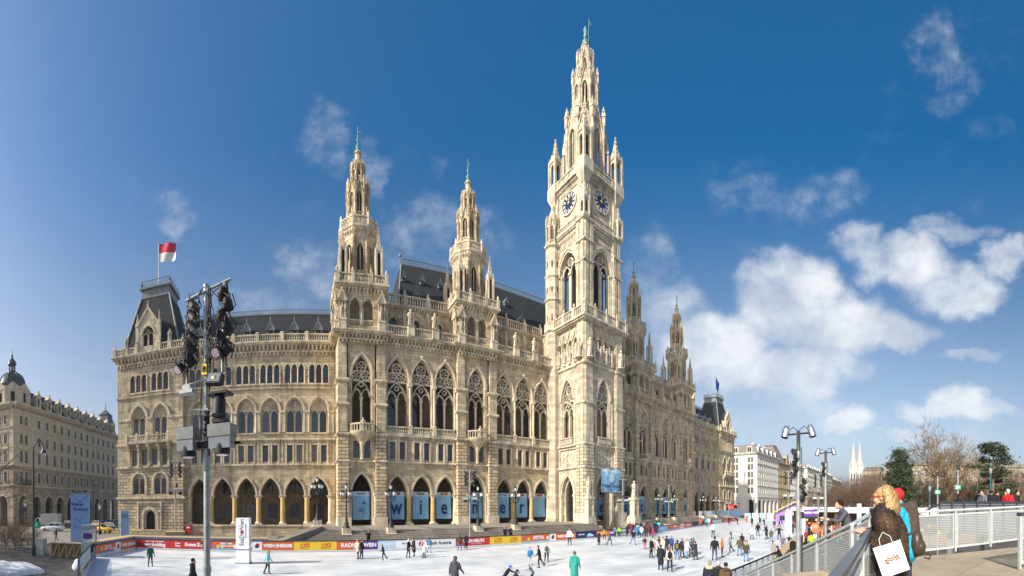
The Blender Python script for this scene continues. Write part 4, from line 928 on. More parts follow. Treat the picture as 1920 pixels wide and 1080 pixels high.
    # ---- octagons
    oct_stage(mb, 3.15, 59.8, 71.2, .66, 62.3, 68.4, 1.25, .5, 1.6, .3, .55, 0, 4, 3.2, .2)
    def mid(k):
        pinnacle(mb, 0, -3.05, .5, 71.0, 72.6, 75.0, 1) if k % 2 else None
        w = 3.15*tan(pi/8)
        if k % 2: 
            for d in (-.55,0,.55): arch_ring(mb, d, 66.0, .17, .35, .1, -4.05, -3.7, 62.0, 4, 1)
            mb.prism([(-.9,66.4),(.9,66.4),(0,68.6)], -4.05, -3.2, 1); mb.cbox(0, -3.6, 1.8, .9, 60.8, 62.0, 1); pinnacle(mb, 0, -3.7, .45, 67.5, 68.6, 71.0, 1)
    octo(mb, mid)
    oct_stage(mb, 2.1, 71.2, 79.2, .44, 73.6, 77.3, .9, .4, 1.5, .22, 0, 0, 4, 2.6, .16)
    def gal(k):
        mb.prism([(-.5,71.2),(.5,71.2),(.5,72.9),(0,73.6),(-.5,72.9)], -2.5, -2.05, 1); arch_ring(mb, -.22, 72.3, .12, .25, .07, -2.58, -2.4, 71.4, 3, 1); arch_ring(mb, .22, 72.3, .12, .25, .07, -2.58, -2.4, 71.4, 3, 1)
        mb.frus(0, -2.4, .35, .35, .04, .04, 73.4, 75.4, 1)
    octo(mb, gal)
    mb.lathe([(1.5,79.0),(1.5,79.4)], 0, 0, 8, 0, False, True, pi/8)
    oct_stage(mb, 1.35, 79.2, 83.6, .28, 80.6, 82.4, .55, .28, 1.1, .16, 0, 0, 4, 1.8, .12)
    mb.lathe([(1.3,83.6),(1.15,83.9),(.55,86.0),(.45,86.4),(.62,86.6),(.5,86.9),(.2,87.0)], 0, 0, 8, 0, False, True, pi/8)
    def cro(k):
        for i in range(4): z = 84.1+.5*i; rr = 1.12-.29*i; mb.cbox(0, -rr, .16, .3, z, z+.22, 1)
    octo(mb, cro)
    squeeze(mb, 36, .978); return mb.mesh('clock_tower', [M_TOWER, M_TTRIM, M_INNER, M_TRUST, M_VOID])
ct = link('clock_tower', make_main_tower(), hall, (-.35, TY, 0))
def make_turret():
    mb = MB(); ph = pi/8
    mb.lathe([(1.35,0),(1.35,44.2),(1.5,44.4),(1.5,44.7),(1.3,44.9),(1.3,50.0)], 0, 0, 8, 0, False, True, ph)
    for z in (34.5, 40.0, 49.6): mb.lathe([(1.4,z),(1.62,z+.2),(1.62,z+.4),(1.35,z+.6)], 0, 0, 8, 1, False, True, ph)
    def f(k): 
        for z in (36.5,41.5,46.0): wall_rects(mb, -.1, .1, z, z+1.1, [], -1.262, .05, 2)
    octo(mb, f)
    oct_stage(mb, 1.05, 50.0, 54.2, .26, 51.0, 52.9, .5, .2, .9, .14, .5, 0, 2, 1.4)
    mb.lathe([(1.0,54.2),(.75,54.8),(.15,57.6),(.05,58.0)], 0, 0, 8, 0, False, True, ph)
    squeeze(mb, 36, .978); return mb.mesh('stair_turret', [M_TOWER, M_TTRIM, M_VOID])
link('stair_turret', make_turret(), ct, (-4.55, 3.6, 0))
# clock faces
def make_clock():
    mb = MB()
    mb.T = Matrix.Rotation(pi/2, 4, 'X'); mb.lathe([(1.92,0),(1.92,.1)], 0, 0, 32, 0, False); mb.T = None
    for k in range(12):
        a = pi/2 - 2*pi*k/12; c = Vector((1.42*cos(a), 0, 1.42*sin(a))); d = Vector((cos(a),0,sin(a))); e = Vector((-sin(a),0,cos(a)))
        q = [c-d*.30-e*.14, c+d*.30-e*.2, c+d*.30+e*.2, c-d*.30+e*.14]
        mb.prism([(p.x,p.z) for p in q], -.14, -.09, 1)
        u = [c-d*.2-e*.05, c+d*.2-e*.05, c+d*.2+e*.05, c-d*.2+e*.05]; mb.prism([(p.x,p.z) for p in u], -.155, -.14, 0)
    return mb.mesh('clock_face', [M_NAVY_DIAL, M_DIALW])
M_NAVY_DIAL = mat('clock_dial_blue', (.02,.03,.07), rough=.35, noise=.1); M_DIALW = mat('clock_numeral_white', (.78,.80,.82), rough=.4, noise=.03)
def make_hand(l, w):
    mb = MB(); mb.prism([(-w*.6,-l*.22),(w*.6,-l*.22),(w*.5,0),(w,l*.62),(0,l),(-w,l*.62),(-w*.5,0)], -.04, .0, 0); mb.ball((0,-.02,0), w*1.6, .05, w*1.6, 8, 4, 0); return mb.mesh('clock_hand', M_GOLD)
ck, hm, hh = make_clock(), make_hand(1.55, .12), make_hand(1.15, .2)
for k in range(4):
    a = k*pi/2; T = Matrix.Rotation(a, 4, 'Z'); p = T @ Vector((0, -3.78, 55.85))
    o = link('clock_face', ck, ct, p, a, .9)
    p2 = T @ Vector((0,-3.96,55.85)); m_ = link('clock_hand', hm, ct, p2, a, .88); m_.rotation_euler = (0, R(24), a); p3 = T @ Vector((0,-4.01,55.85)); m_ = link('clock_hand', hh, ct, p3, a, .88); m_.rotation_euler = (0, R(2), a)
# standard bearer on the tip
def make_knight():
    mb = MB(); mb.lathe([(.5,86.8),(.35,87.1),(.6,87.3),(.45,87.5)], 0, 0, 8)
    for s in (-1,1): mb.tube((s*.14,0,87.5), (s*.13,0,88.4), .11, .15); mb.box(s*.14-.08,s*.14+.08,-.28,.1,87.45,87.58)
    mb.lathe([(.26,88.3),(.3,88.6),(.24,88.9),(.33,89.4),(.2,89.65),(.1,89.72)], 0, 0, 9); mb.ball((0,0,89.93), .18, .2, .22, 8, 6); mb.tube((0,0,90.1), (0,.1,90.35), .05, .02)
    mb.tube((.3,0,89.5), (.5,-.15,89.1), .1, .08); mb.tube((.5,-.15,89.1), (.52,-.25,89.5), .08, .06); mb.tube((-.3,0,89.5), (-.42,0,88.9), .1, .08)
    mb.tube((.52,-.25,87.5), (.62,-.25,92.0), .045, .03); mb.prism([(.6,91.1),(1.1,90.9),(1.15,91.5),(.62,91.8)], -.27, -.24)
    for k in range(6): mb.tube((.3*cos(k),.3*sin(k),87.3), (.75*cos(k),.75*sin(k),87.1), .07, .03, 5)
    squeeze(mb, 36, .978); return mb.mesh('standard_bearer', M_COPPER)
link('standard_bearer', make_knight(), ct)
for k in range(4):
    if k == 2: continue
    T = Matrix.Rotation(k*pi/2, 4, 'Z')
    for i in range(4):
        p = T @ Vector((-2.1+1.4*i, -TH+.3, 28.65)); link('statue', ME_STATUE_T, ct, p, k*pi/2, 1.15)
for sx in (-1,1): link('statue', ME_STATUE_T, ct, (sx*3.7, -TH-.35, 28.3), 0, 1.5); link('statue', ME_STATUE_T, ct, (sx*(TH+.35), -3.7, 28.3), sx*pi/2, 1.5)
# colossal figures on tall pedestals before the corner piers
def make_pedestal():
    mb = MB(); mb.frus(0,0,2.2,2.2,1.7,1.7,-.1,2.2); mb.cbox(0,0,1.5,1.5,2.2,2.5); mb.cbox(0,0,1.05,1.05,2.5,5.2); mb.cbox(0,0,1.25,1.25,4.5,4.65); mb.cbox(0,0,1.4,1.4,5.2,5.6)
    for s in (-1,1): mb.tube((s*.52,-.52,2.5),(s*.52,-.52,5.2),.12,.12,6)
    return mb.mesh('pedestal', M_TTRIM)
pe = make_pedestal()
for x in (-5.4, 5.6):
    p = link('pedestal', pe, ct, (x, -6.3, .2)); link('statue', ME_STATUE_T, p, (0,0,5.6), 0, 1.4)
# ================================================================== ground, ice, walkway, steps, platform
M_ASPH = mat('asphalt', (.085,.080,.074), rough=.9, noise=.25, scale=.5, bump=.15)
M_STREET = mat('light_paving', (.21,.19,.165), rough=.9, noise=.14, scale=.35, bump=.1)
M_STEP = stone('step_granite', (.30,.275,.24), var=.2, block=(1.6,10), joint=.01, joint_dark=.6, soot=.3)
def ice_mat():
    m, nt, p = new_mat('ice'); L = nt.links.new; NN = nt.nodes.new
    tc = NN('ShaderNodeTexCoord'); n = NN('ShaderNodeTexNoise'); n.inputs['Scale'].default_value = .35; n.inputs['Detail'].default_value = 8; n.inputs['Roughness'].default_value = .6; L(tc.outputs['Object'], n.inputs['Vector'])
    mp = NN('ShaderNodeMapping'); mp.inputs['Rotation'].default_value = (0,0,.5); mp.inputs['Scale'].default_value = (.10,1.5,1); L(tc.outputs['Object'], mp.inputs[0])
    w = NN('ShaderNodeTexNoise'); w.inputs['Scale'].default_value = 2.2; w.inputs['Detail'].default_value = 9; w.inputs['Roughness'].default_value = .75; L(mp.outputs[0], w.inputs['Vector'])
    a = NN('ShaderNodeMix'); L(n.outputs['Fac'], a.inputs[2]); L(w.outputs['Fac'], a.inputs[3]); a.inputs[0].default_value = .55
    cr = NN('ShaderNodeValToRGB'); L(a.outputs[0], cr.inputs[0]); e = cr.color_ramp.elements; e[0].position = .38; e[1].position = .58; e[0].color = (.40,.47,.52,1); e[1].color = (.80,.815,.82,1)
    L(cr.outputs[0], p.inputs['Base Color']); p.inputs['Roughness'].default_value = .38; p.inputs['Specular IOR Level'].default_value = .3
    b = NN('ShaderNodeBump'); b.inputs['Strength'].default_value = .15; b.inputs['Distance'].default_value = .01; L(w.outputs['Fac'], b.inputs['Height']); L(b.outputs[0], p.inputs['Normal'])
    return m
M_ICE = ice_mat()
M_SNOW = mat('snow', (.72,.74,.76), rough=.8, noise=.22, scale=5, bump=1.0)
def poly(name, pts, z, m, kind='structure', z0=None):
    mb = MB(); n = len(pts); mb.add([(x,y,z) for x,y in pts], [tuple(range(n))])
    if z0 is not None: mb.add([(x,y,z0) for x,y in pts]+[(x,y,z) for x,y in pts], [(i,(i+1)%n,(i+1)%n+n,i+n) for i in range(n)])
    return tag(mb.build(name, m), kind=kind)
gb = MB(); gb.quad((-400,-400,0),(900,-400,0),(900,700,0),(-400,700,0)); tag(gb.build('ground', M_ASPH), kind='structure')
poly('street', [(-57,37.5),(-3,37.5),(-3,57),(-29,57),(-29,140),(-57,140)], .004, M_STREET)
poly('side_street', [(126,36),(300,30),(300,60),(126,60)], .004, M_STREET)
poly('pavement', [(-59.5,50),(-56.8,50),(-56.8,140),(-59.5,140)], .13, M_STREET, z0=0)
poly('path', [(-26,8),(-13,8),(-16.5,27),(-30,30.5)], .006, mat('dark_path', (.055,.050,.046), rough=.9, noise=.3, scale=.8, bump=.2))
ICE = [(-15.4,34.0),(-15.7,27),(-12.7,20.0),(-4.6,7.1),(22,7.5),(46,12),(110,33),(106,43.6),(100,43.4),(66.5,38.3),(46,34.0)]
ice = poly('ice', list(reversed(ICE)), .3, M_ICE, z0=0)
poly('grey_patch', [tuple(G(px_,py_,.3).xy) for px_, py_ in ((209,1092),(158,1092),(174,1047),(209,1051))], .305, mat('blue_grey_surface', (.36,.42,.50), rough=.7, noise=.08))  # flat blue-grey patch laid just above the ice
# raised walkway with a pale blue fascia behind the boards
def walkway():
    mb = MB()
    for (a, b, c, d) in ((-17.2,-2.9,34.75,36.0),(-17.2,-15.95,27.2,34.74)):
        mb.box(a, b, c, d, .0, 1.40, 0); mb.box(a-.03, b+.03, c-.03 if c > 30 else c, d+.03, 1.40, 1.46, 1)
    return mb.build('walkway', [M_LBLUE, M_WOOD])
tag(walkway(), kind='structure')
def steps(x0, x1, sx0, sx1, name='steps', yf=42.0, tr=.50):
    mb = MB(); n = 9
    for i in range(n+1):
        z = 1.70 - .165*i; e = tr*i
        mb.box(x0-(e if sx0 else 0), x1+(e if sx1 else 0), yf-e, 57.0, z-.165 if i < n else 0, z-(.0 if i else .0))
    return tag(mb.build(name, M_STEP), kind='structure')
steps(2.6, 40.9, True, False); steps(52.3, 90.6, False, True, 'steps', 46.0, .36)
# stone cheek walls that end the flights
def cheek(x, s):
    mb = MB(); mb.T = Matrix.Translation((x, 0 if s > 0 else 4, 0)); 
    mb.add([(0,42.5,0),(s*.9,42.5,0),(s*-4.2,36.8,0),(s*-5.1,36.8,0),(0,42.5,2.15),(s*.9,42.5,2.15),(s*-4.2,36.8,.75),(s*-5.1,36.8,.75)], [(0,1,2,3),(4,7,6,5),(0,4,5,1),(2,6,7,3),(0,3,7,4),(1,5,6,2)])
    mb.box(*sorted((0, s*.9)), 42.5, 57 if s > 0 else 53, 0, 2.15)
    return mb.build('stair_wall', M_STEP)
tag(cheek(1.7, 1), 'stone cheek wall slanting down beside the left end of the steps', 'wall'); tag(cheek(91.5, -1), 'stone cheek wall at the far right end of the steps', 'wall')

# ------------------------------------------------------------------ rink boards
LINE = [(-15.4,34.2),(46.0,34.2),(66.5,38.5),(100,43.6)]
def on_line(px):
    t = (px - X0)/F; d = Vector((sin(t), cos(t)))
    for (a, b) in zip(LINE, LINE[1:]):
        a = Vector(a); b = Vector(b); e = b-a; den = d.x*e.y - d.y*e.x
        k = (a.x*e.y - a.y*e.x)/den; s = (k*d - a).dot(e)/e.length_squared
        if -1e-6 <= s <= 1+1e-6 or (b == Vector(LINE[-1])) : return k*d
    return k*d
M_CAP = mat('board_top_rail', (.03,.035,.05), rough=.5)
def board(p0, p1, base, label, texts=(), extra=None):
    "texts: (string, material, height, x fraction, z, bold, stretch)"
    p0 = Vector((p0[0],p0[1],0)); p1 = Vector((p1[0],p1[1],0)); d = p1-p0; L_ = d.length; rz = atan2(d.y, d.x)
    o = empty('advertising_board', (p0+p1)/2 + Vector((0,0,.3)), rz, label, 'advertising board', 'advertising boards round the ice rink')
    mb = MB(); h = L_/2-.004; mb.box(-h, h, -.03, .05, .0, .15, 1); mb.box(-h, h, -.034, .05, .15, .93, 0); mb.build('panel', [base, M_PRINTW], o)
    mb = MB(); mb.box(-h, h, -.06, .08, .93, 1.02); mb.build('top_rail', M_CAP, o)
    for (s, m, sz, fx, z, bold, sx) in texts: text(s, sz, m, o, ((fx-.5)*L_, -.037, z), 0, bold, sx)
    if extra: extra(o, L_)
    return o
def tips(o, L_):
    mb = MB(); rnd = random.Random(int(L_*100))
    for i in range(6):
        x = (-.42+.17*i)*L_; z = rnd.uniform(.35,.72); 
        if i in (0,): pts = [(x+.19*(1 if k%2==0 else .45)*cos(pi/2+k*pi/5), z+.19*(1 if k%2==0 else .45)*sin(pi/2+k*pi/5)) for k in range(10)]
        elif i in (1,5): pts = [(x-.14,z-.16),(x+.14,z-.16),(x+.14,z+.12),(x,z+.2),(x-.14,z+.12)]
        else: pts = [(x,z-.12),(x+.1,z),(x,z+.16),(x-.1,z)]
        mb.prism(pts, -.045, -.035, i%3)
    mb.build('printed_shapes', [mat('print_blue',(.02,.25,.6)), M_YELLOW, M_PRINTW], o)
    mb = MB(); mb.box(-L_/2+.01, L_/2-.01, -.040, -.034, .15, .27); mb.build('blue_band', mat('print_cyan',(.12,.50,.68)), o)
def billa(o, L_):
    for k in ((-.25,.25) if L_ > 2.6 else (0,)):
        mb = MB(); mb.T = Matrix.Translation((k*L_,0,.58)) @ Matrix.Rotation(.09, 4, 'Y') @ Matrix.Rotation(-.18, 4, 'Y'); mb.box(-.42,.42,-.042,-.035,-.17,.17); q = mb.build('red_plate', M_RED, o)
        text('BILLA', .30, M_YELLOW, o, (k*L_,-.044,.575), 0, .012, 1.0, -.09); text('Sagt der Hausverstand', .085, M_PRINTK, o, (k*L_,-.037,.30))
def wlogo(o, L_):
    mb = MB(); w = min(.3, L_*.42)
    for s, m in ((1,0),(-1,1)): mb.prism([(-w*.2*s-w*.6*s,.55),(0,.55+s*.02),(w*.5*s,.55+s*.22),(w*.75*s,.55+s*.05),(w*.2*s,.55+s*.0),(-w*.2*s,.55+s*.2)][::s], -.043, -.035, m)
    mb.build('emblem', [M_RED, M_PRINTK], o)
def bankaus(o, L_):
    mb = MB(); mb.T = Matrix.Translation((-.36*L_,0,.55)); mb.prism([(.24*cos(2*pi*k/16),.24*sin(2*pi*k/16)) for k in range(16)], -.043, -.035, 0); mb.prism([(-.06,-.2),(.02,-.2),(.14,.16),(.05,.2)], -.048, -.042, 1); mb.build('emblem', [M_RED, M_PRINTW], o)
def carad(o, L_):
    mb = MB(); mb.prism([(.1,.3),(1.2,.3),(1.25,.48),(1.0,.52),(.75,.68),(.35,.68),(.2,.52),(.08,.46)], -.043, -.035, 0); mb.build('printed_car', M_ICEBLUE, o)
T_EN = lambda L=0: [('WIEN ENERGIE', M_PRINTW, .38, .5, .55, .02, 1.0)]
T_TIP = [('ENERGIE-TIPPS', M_PRINTW, .19, .58, .70, .01, .9), ('MACHEN DIE RUNDE', M_PRINTW, .17, .60, .50, .01, .9)]
PAN = [(257,325,M_RED,'red board with two lines of white lettering in the corner of the ice',[('mehr wien zum leben.',M_PRINTW,.22,.5,.78,.006,1),('wienholding',M_PRINTW,.46,.5,.45,.022,.95)],None),
 (325,341,M_RED,'narrow red board with two short words stacked',[('Kronen',M_PRINTW,.2,.5,.66,.012,.8),('Zeitung',M_PRINTW,.2,.5,.42,.012,.8)],None),
 (341,397,M_RED,'red board with bold white lettering behind the tall light mast',[('Kronen Zeitung',M_PRINTW,.44,.5,.55,.025,.8)],None),
 (397,444,M_ORANGE,'orange energy tips board just left of the white city totem',T_TIP,tips),
 (444,473,M_ORANGE,'orange energy board hidden behind the white city totem',T_TIP[:1],tips),
 (473,491,M_PRINTW,'white board with a red and black wave emblem right of the totem',[],wlogo),
 (491,551,M_ORANGE,'orange board with wide white capitals between emblem board and yellow board',T_EN(),None),
 (551,631,M_YELLOW,'yellow board with two red plates, nearest the white totem',[],billa),
 (631,679,M_ORANGE,'orange board with one big white word behind a skating pair',[('RADIO',M_PRINTW,.5,.5,.55,.02,1.0)],None),
 (679,708,M_PURPLE,'purple board with one white word behind a skating pair',[('WIEN',M_PRINTW,.48,.5,.55,.02,.95)],None),
 (708,742,M_ICEBLUE,'pale blue board with faint print beside the purple board',[('eistraum',M_PRINTW,.24,.5,.6,.01,1)],None),
 (742,778,M_PRINTW,'white board with one small navy word beside the bank board',[('Beyond',M_NAVY,.26,.5,.62,.0,.9)],None),
 (778,854,M_PRINTW,'long white bank board with a red disc behind the white jacket skater',[('Bank Austria',M_PRINTK,.46,.60,.55,.01,1)],bankaus),
 (854,918,M_RED,'red board behind the man in the olive coat',[('WIEN HEUTE',M_PRINTW,.42,.52,.60,.02,.95),('Montag bis Sonntag 19 Uhr',M_PRINTW,.11,.6,.32,0,1)],None),
 (918,977,M_YELLOW,'yellow board with two red plates before the n banner lamp',[],billa),
 (977,1030,M_ORANGE,'orange energy tips board right of the second yellow board',T_TIP,tips),
 (1030,1042,M_PRINTW,'narrow white board with wave emblem before the tower steps',[],wlogo),
 (1042,1079,M_ORANGE,'orange board with wide white capitals before the tower steps',T_EN(),None),
 (1079,1118,M_NAVY,'dark blue board with a pale printed car',[('neu in wien',M_PRINTW,.22,.27,.62,.01,1)],carad),
 (1118,1142,M_ORANGE,'orange board with one big word in front of the clock tower',[('RADIO',M_PRINTW,.5,.5,.55,.02,1.0)],None),
 (1142,1155,M_PURPLE,'purple board beside the waiting crowd',[('WIEN',M_PRINTW,.42,.5,.55,.02,.95)],None),
 (1155,1182,M_PRINTW,'white bank board behind the waiting crowd',[('Bank Austria',M_PRINTK,.44,.55,.55,.01,1)],bankaus),
 (1182,1229,M_RED,'red board hidden behind the waiting crowd',[('WIEN HEUTE',M_PRINTW,.42,.52,.60,.02,.95)],None),
 (1229,1251,M_LBLUE,'plain light blue board right of the waiting crowd',[('eistraum',M_PRINTW,.3,.5,.55,.01,1)],None),
 (1251,1276,M_ORANGE,'orange energy tips board right of the light blue board',T_TIP,tips),
 (1276,1282,M_PRINTW,'narrow white board between two far orange boards',[],wlogo),
 (1282,1298,M_ORANGE,'far orange board with white capitals beside the far navy board',T_EN(),None),
 (1298,1320,M_NAVY,'far dark blue board with a pale printed car',[],carad),
 (1320,1336,M_RED,'far red board left of a pale blue board',[('WIEN HEUTE',M_PRINTW,.42,.5,.60,.02,.9)],None),
 (1336,1353,M_ICEBLUE,'far pale blue board between two red boards',[],None),
 (1353,1368,M_RED,'farthest but one red board on the bend of the rink',[('Kronen',M_PRINTW,.44,.5,.55,.02,.8)],None),
 (1368,1383,M_RED,'last red board at the far end of the rink',[('Zeitung',M_PRINTW,.44,.5,.55,.02,.8)],None)]
for x0, x1, m, lb, tx, ex in PAN: board(on_line(x0), on_line(x1), m, lb, tx, ex)
LS = [(-15.75,27.0),(-15.68,30.2),(-15.62,31.1),(-15.45,34.15)]
board(LS[0], LS[1], M_ORANGE, 'orange energy tips board on the left side of the ice by the booth', T_TIP, tips)
board(LS[1], LS[2], M_PRINTW, 'white emblem board on the left side of the ice', [], wlogo)
board(LS[2], LS[3], M_ORANGE, 'orange board with white capitals on the short side of the ice', T_EN(), None)
# ================================================================== neighbouring buildings
def pane_win(w, h, hood=0, m=None, sill=True):
    "stone surround (with optional pediment) and pane, origin at sill centre, wall plane y = 0"
    f = MB(); t = .16
    f.box(-w/2-t, -w/2, -.09, .06, 0, h); f.box(w/2, w/2+t, -.09, .06, 0, h); f.box(-w/2-t, w/2+t, -.09, .06, h, h+t)
    if sill: f.box(-w/2-t-.08, w/2+t+.08, -.2, .06, -.18, 0)
    if hood == 1: f.box(-w/2-.4, w/2+.4, -.28, .04, h+.42, h+.58); f.prism([(-w/2-.4,h+.58),(w/2+.4,h+.58),(0,h+1.05)], -.22, .04)
    if hood == 2: f.box(-w/2-.32, w/2+.32, -.26, .04, h+.40, h+.58); f.box(-w/2-.1, w/2+.1, -.08, .04, h+.16, h+.40)
    if hood == 3: f.box(-w/2-.4, w/2+.4, -.26, .04, h+.36, h+.5); f.prism([(-w/2-.35,h+.5)]+[( (w/2+.35)*cos(pi-pi*k/8)*-1*-1, h+.5+.5*sin(pi*k/8)) for k in range(8,-1,-1)][1:-1][::1]+[(w/2+.35,h+.5)] if False else [(-w/2-.35,h+.5),(w/2+.35,h+.5),(w/4,h+.95),(-w/4,h+.95)], -.2, .04)
    g = MB(); g.box(-w/2, w/2, .20, .23, 0, h, 0)
    for x in (-w/2+.05, 0, w/2-.05): g.box(x-.045, x+.045, .15, .21, 0, h, 1)
    for z in (.05, h*.66, h-.05): g.box(-w/2, w/2, .155, .205, z-.045, z+.045, 1)
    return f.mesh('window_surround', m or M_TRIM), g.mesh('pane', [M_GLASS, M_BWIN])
M_BWIN = mat('white_window_frame', (.32,.29,.25), rough=.5)
M_PAL = stone('palace_stucco', (.62,.51,.355), var=.14, soot=.35, bump=.2); M_PALT = stone('palace_trim', (.68,.57,.41), var=.18, soot=.35, bump=.3)
M_PALR = stone('palace_rusticated_base', (.48,.39,.275), block=(1.4,.6), joint=.035, joint_dark=.45, soot=.45, bump=.8, bdist=.05)
M_DOME = mat('dark_dome_metal', (.055,.070,.075), rough=.5, noise=.3)
def place(me_pair, root, name, T, x, z, rz):
    p = T @ Vector((x, 0, z)); o = link(name, me_pair[0], root, p, rz); link('pane', me_pair[1], o); return o

# ---- palace with the dome (left)
pal = empty('domed_palace', (-59.5,64.5,0), 0, 'tan palace with a dark corner dome and street arcade across from the town hall', 'building')
PW1, PW2, PW3, PW4 = pane_win(1.05,2.0,0,M_PALT), pane_win(1.05,2.3,2,M_PALT), pane_win(1.1,2.7,1,M_PALT), pane_win(1.05,2.5,0,M_PALT)
def palace():
    mb = MB(); L_ = 52.0; Lf = 30.0
    def facade(x0, x1, xs, arcs):
        rows = [(23.0,27.3,23.9,25.9,.525),(18.4,23.0,19.3,21.6,.525),(14.2,18.4,15.0,17.7,.55),(9.5,14.2,10.4,12.9,.525)]
        for z0, z1, za, zb, w in rows: wall_rects(mb, x0, x1, z0, z1, [(x-w, x+w, za, zb) for x in xs], 0, .28, 0 if z0 > 9.6 else 2)
        e = [x0] + [(a+b)/2 for a, b in zip(arcs, arcs[1:])] + [x1]
        for i, x in enumerate(arcs): wall_arch(mb, e[i], e[i+1], 0, 9.5, x, 1.5, .0, 5.6, 1.55, 0, 1.0, 8, 2); arch_ring(mb, x, 5.6, 1.53, 1.58, .3, -.1, .04, None, 9, 1); mb.box(e[i]-.35, e[i]+.35, -.12, .03, 5.2, 5.6, 1)
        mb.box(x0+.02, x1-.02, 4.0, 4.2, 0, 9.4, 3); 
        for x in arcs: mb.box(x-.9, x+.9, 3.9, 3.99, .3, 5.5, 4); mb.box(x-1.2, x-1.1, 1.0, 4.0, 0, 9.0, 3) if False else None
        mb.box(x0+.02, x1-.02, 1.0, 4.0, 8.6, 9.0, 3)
        cornice(mb, x0, x1, 0, 9.35, [(.12,.15),(.3,.2)], .3, 1, False); cornice(mb, x0, x1, 0, 14.0, [(.12,.15),(.35,.22),(.25,.15)], .3, 1, False); corbels(mb, x0, x1, 0, 13.6, .4, .7, .25, .3, 1)
        cornice(mb, x0, x1, 0, 18.4, [(.08,.15)], .3, 1, False); cornice(mb, x0, x1, 0, 22.9, [(.10,.12),(.22,.15)], .3, 1, False)
        corbels(mb, x0, x1, 0, 27.2, .7, .8, .32, .7, 1); z = cornice(mb, x0, x1, 0, 27.9, [(.6,.2),(.95,.25),(1.1,.2)], .6, 1, False)
        for x in arcs: ring(mb, x+1.6, 24.9, .5, .16, -.07, .03, 10, 1)
    # long side towards the street: local x runs along +Y, outward normal +X
    T = Matrix.Rotation(pi/2, 4, 'Z')
    xs = [2.7,4.5] + [9.4+3.25*i for i in range(13)]; arcs = [3.4] + [8.6+4.9*i for i in range(9)]
    mb.T = T; facade(0, L_, xs, arcs)
    dm = []
    for i in range(10):
        x = 9.0+4.4*i; wall_rects(mb, x-.95, x+.95, 28.5, 31.6, [(x-.42,x+.42,29.3,31.2)], -.3, .3, 1); mb.box(x-.9, x+.9, 0.0, 3.0, 28.5, 31.5, 1); mb.box(x-.45,x+.45,-.05,-.01,29.2,31.2,4)
        mb.prism([(x-1.15,31.6),(x+1.15,31.6),(x,32.7)], -.45, .8, 1); mb.ball((x,-.2,32.9), .25, n=6, k=4, m=1)
    # mansard roof
    mb.add([(6,-.2,28.5),(L_,-.2,28.5),(L_,3.6,33.8),(6,3.6,33.8),(6,9,34.6),(L_,9,34.6)], [(0,1,2,3),(3,2,5,4)], 5)
    mb.box(6, L_, .3, 14, 9.0, 28.6, 0); mb.T = None
    T2 = Matrix.Translation((-Lf, 0, 0)); mb.T = T2
    xs2 = [Lf-2.4, Lf-4.4] + [Lf-8.5-3.3*i for i in range(6)]; facade(0, Lf, sorted(xs2), sorted([Lf-3.4]+[Lf-8.6-4.9*i for i in range(4)]))
    mb.add([(0,-.2,28.5),(Lf-6,-.2,28.5),(Lf-6,3.6,33.8),(0,3.6,33.8),(0,9,34.6),(Lf-6,9,34.6)], [(0,1,2,3),(3,2,5,4)], 5); mb.box(0, Lf-1, 4.3, 14, 9, 28.6, 0); mb.T = None
    for i in range(34):                                                           # quoins of the corner bay
        for xq in (0.0, 7.2):
            pass
    me = mb.mesh('wall', [M_PAL, M_PALT, M_PALR, M_INNER, M_VOID, M_SLATE]); link('wall', me, pal)
    R1 = pi/2
    for x in xs:
        for pr_, z in ((PW1,23.9),(PW2,19.3),(PW3,15.0),(PW4,10.4)): place(pr_, pal, 'window', T, x, z, R1)
    for x in xs2:
        for pr_, z in ((PW1,23.9),(PW2,19.3),(PW3,15.0),(PW4,10.4)):
            if x > Lf-12: place(pr_, pal, 'window', T2, x, z, 0)
palace()
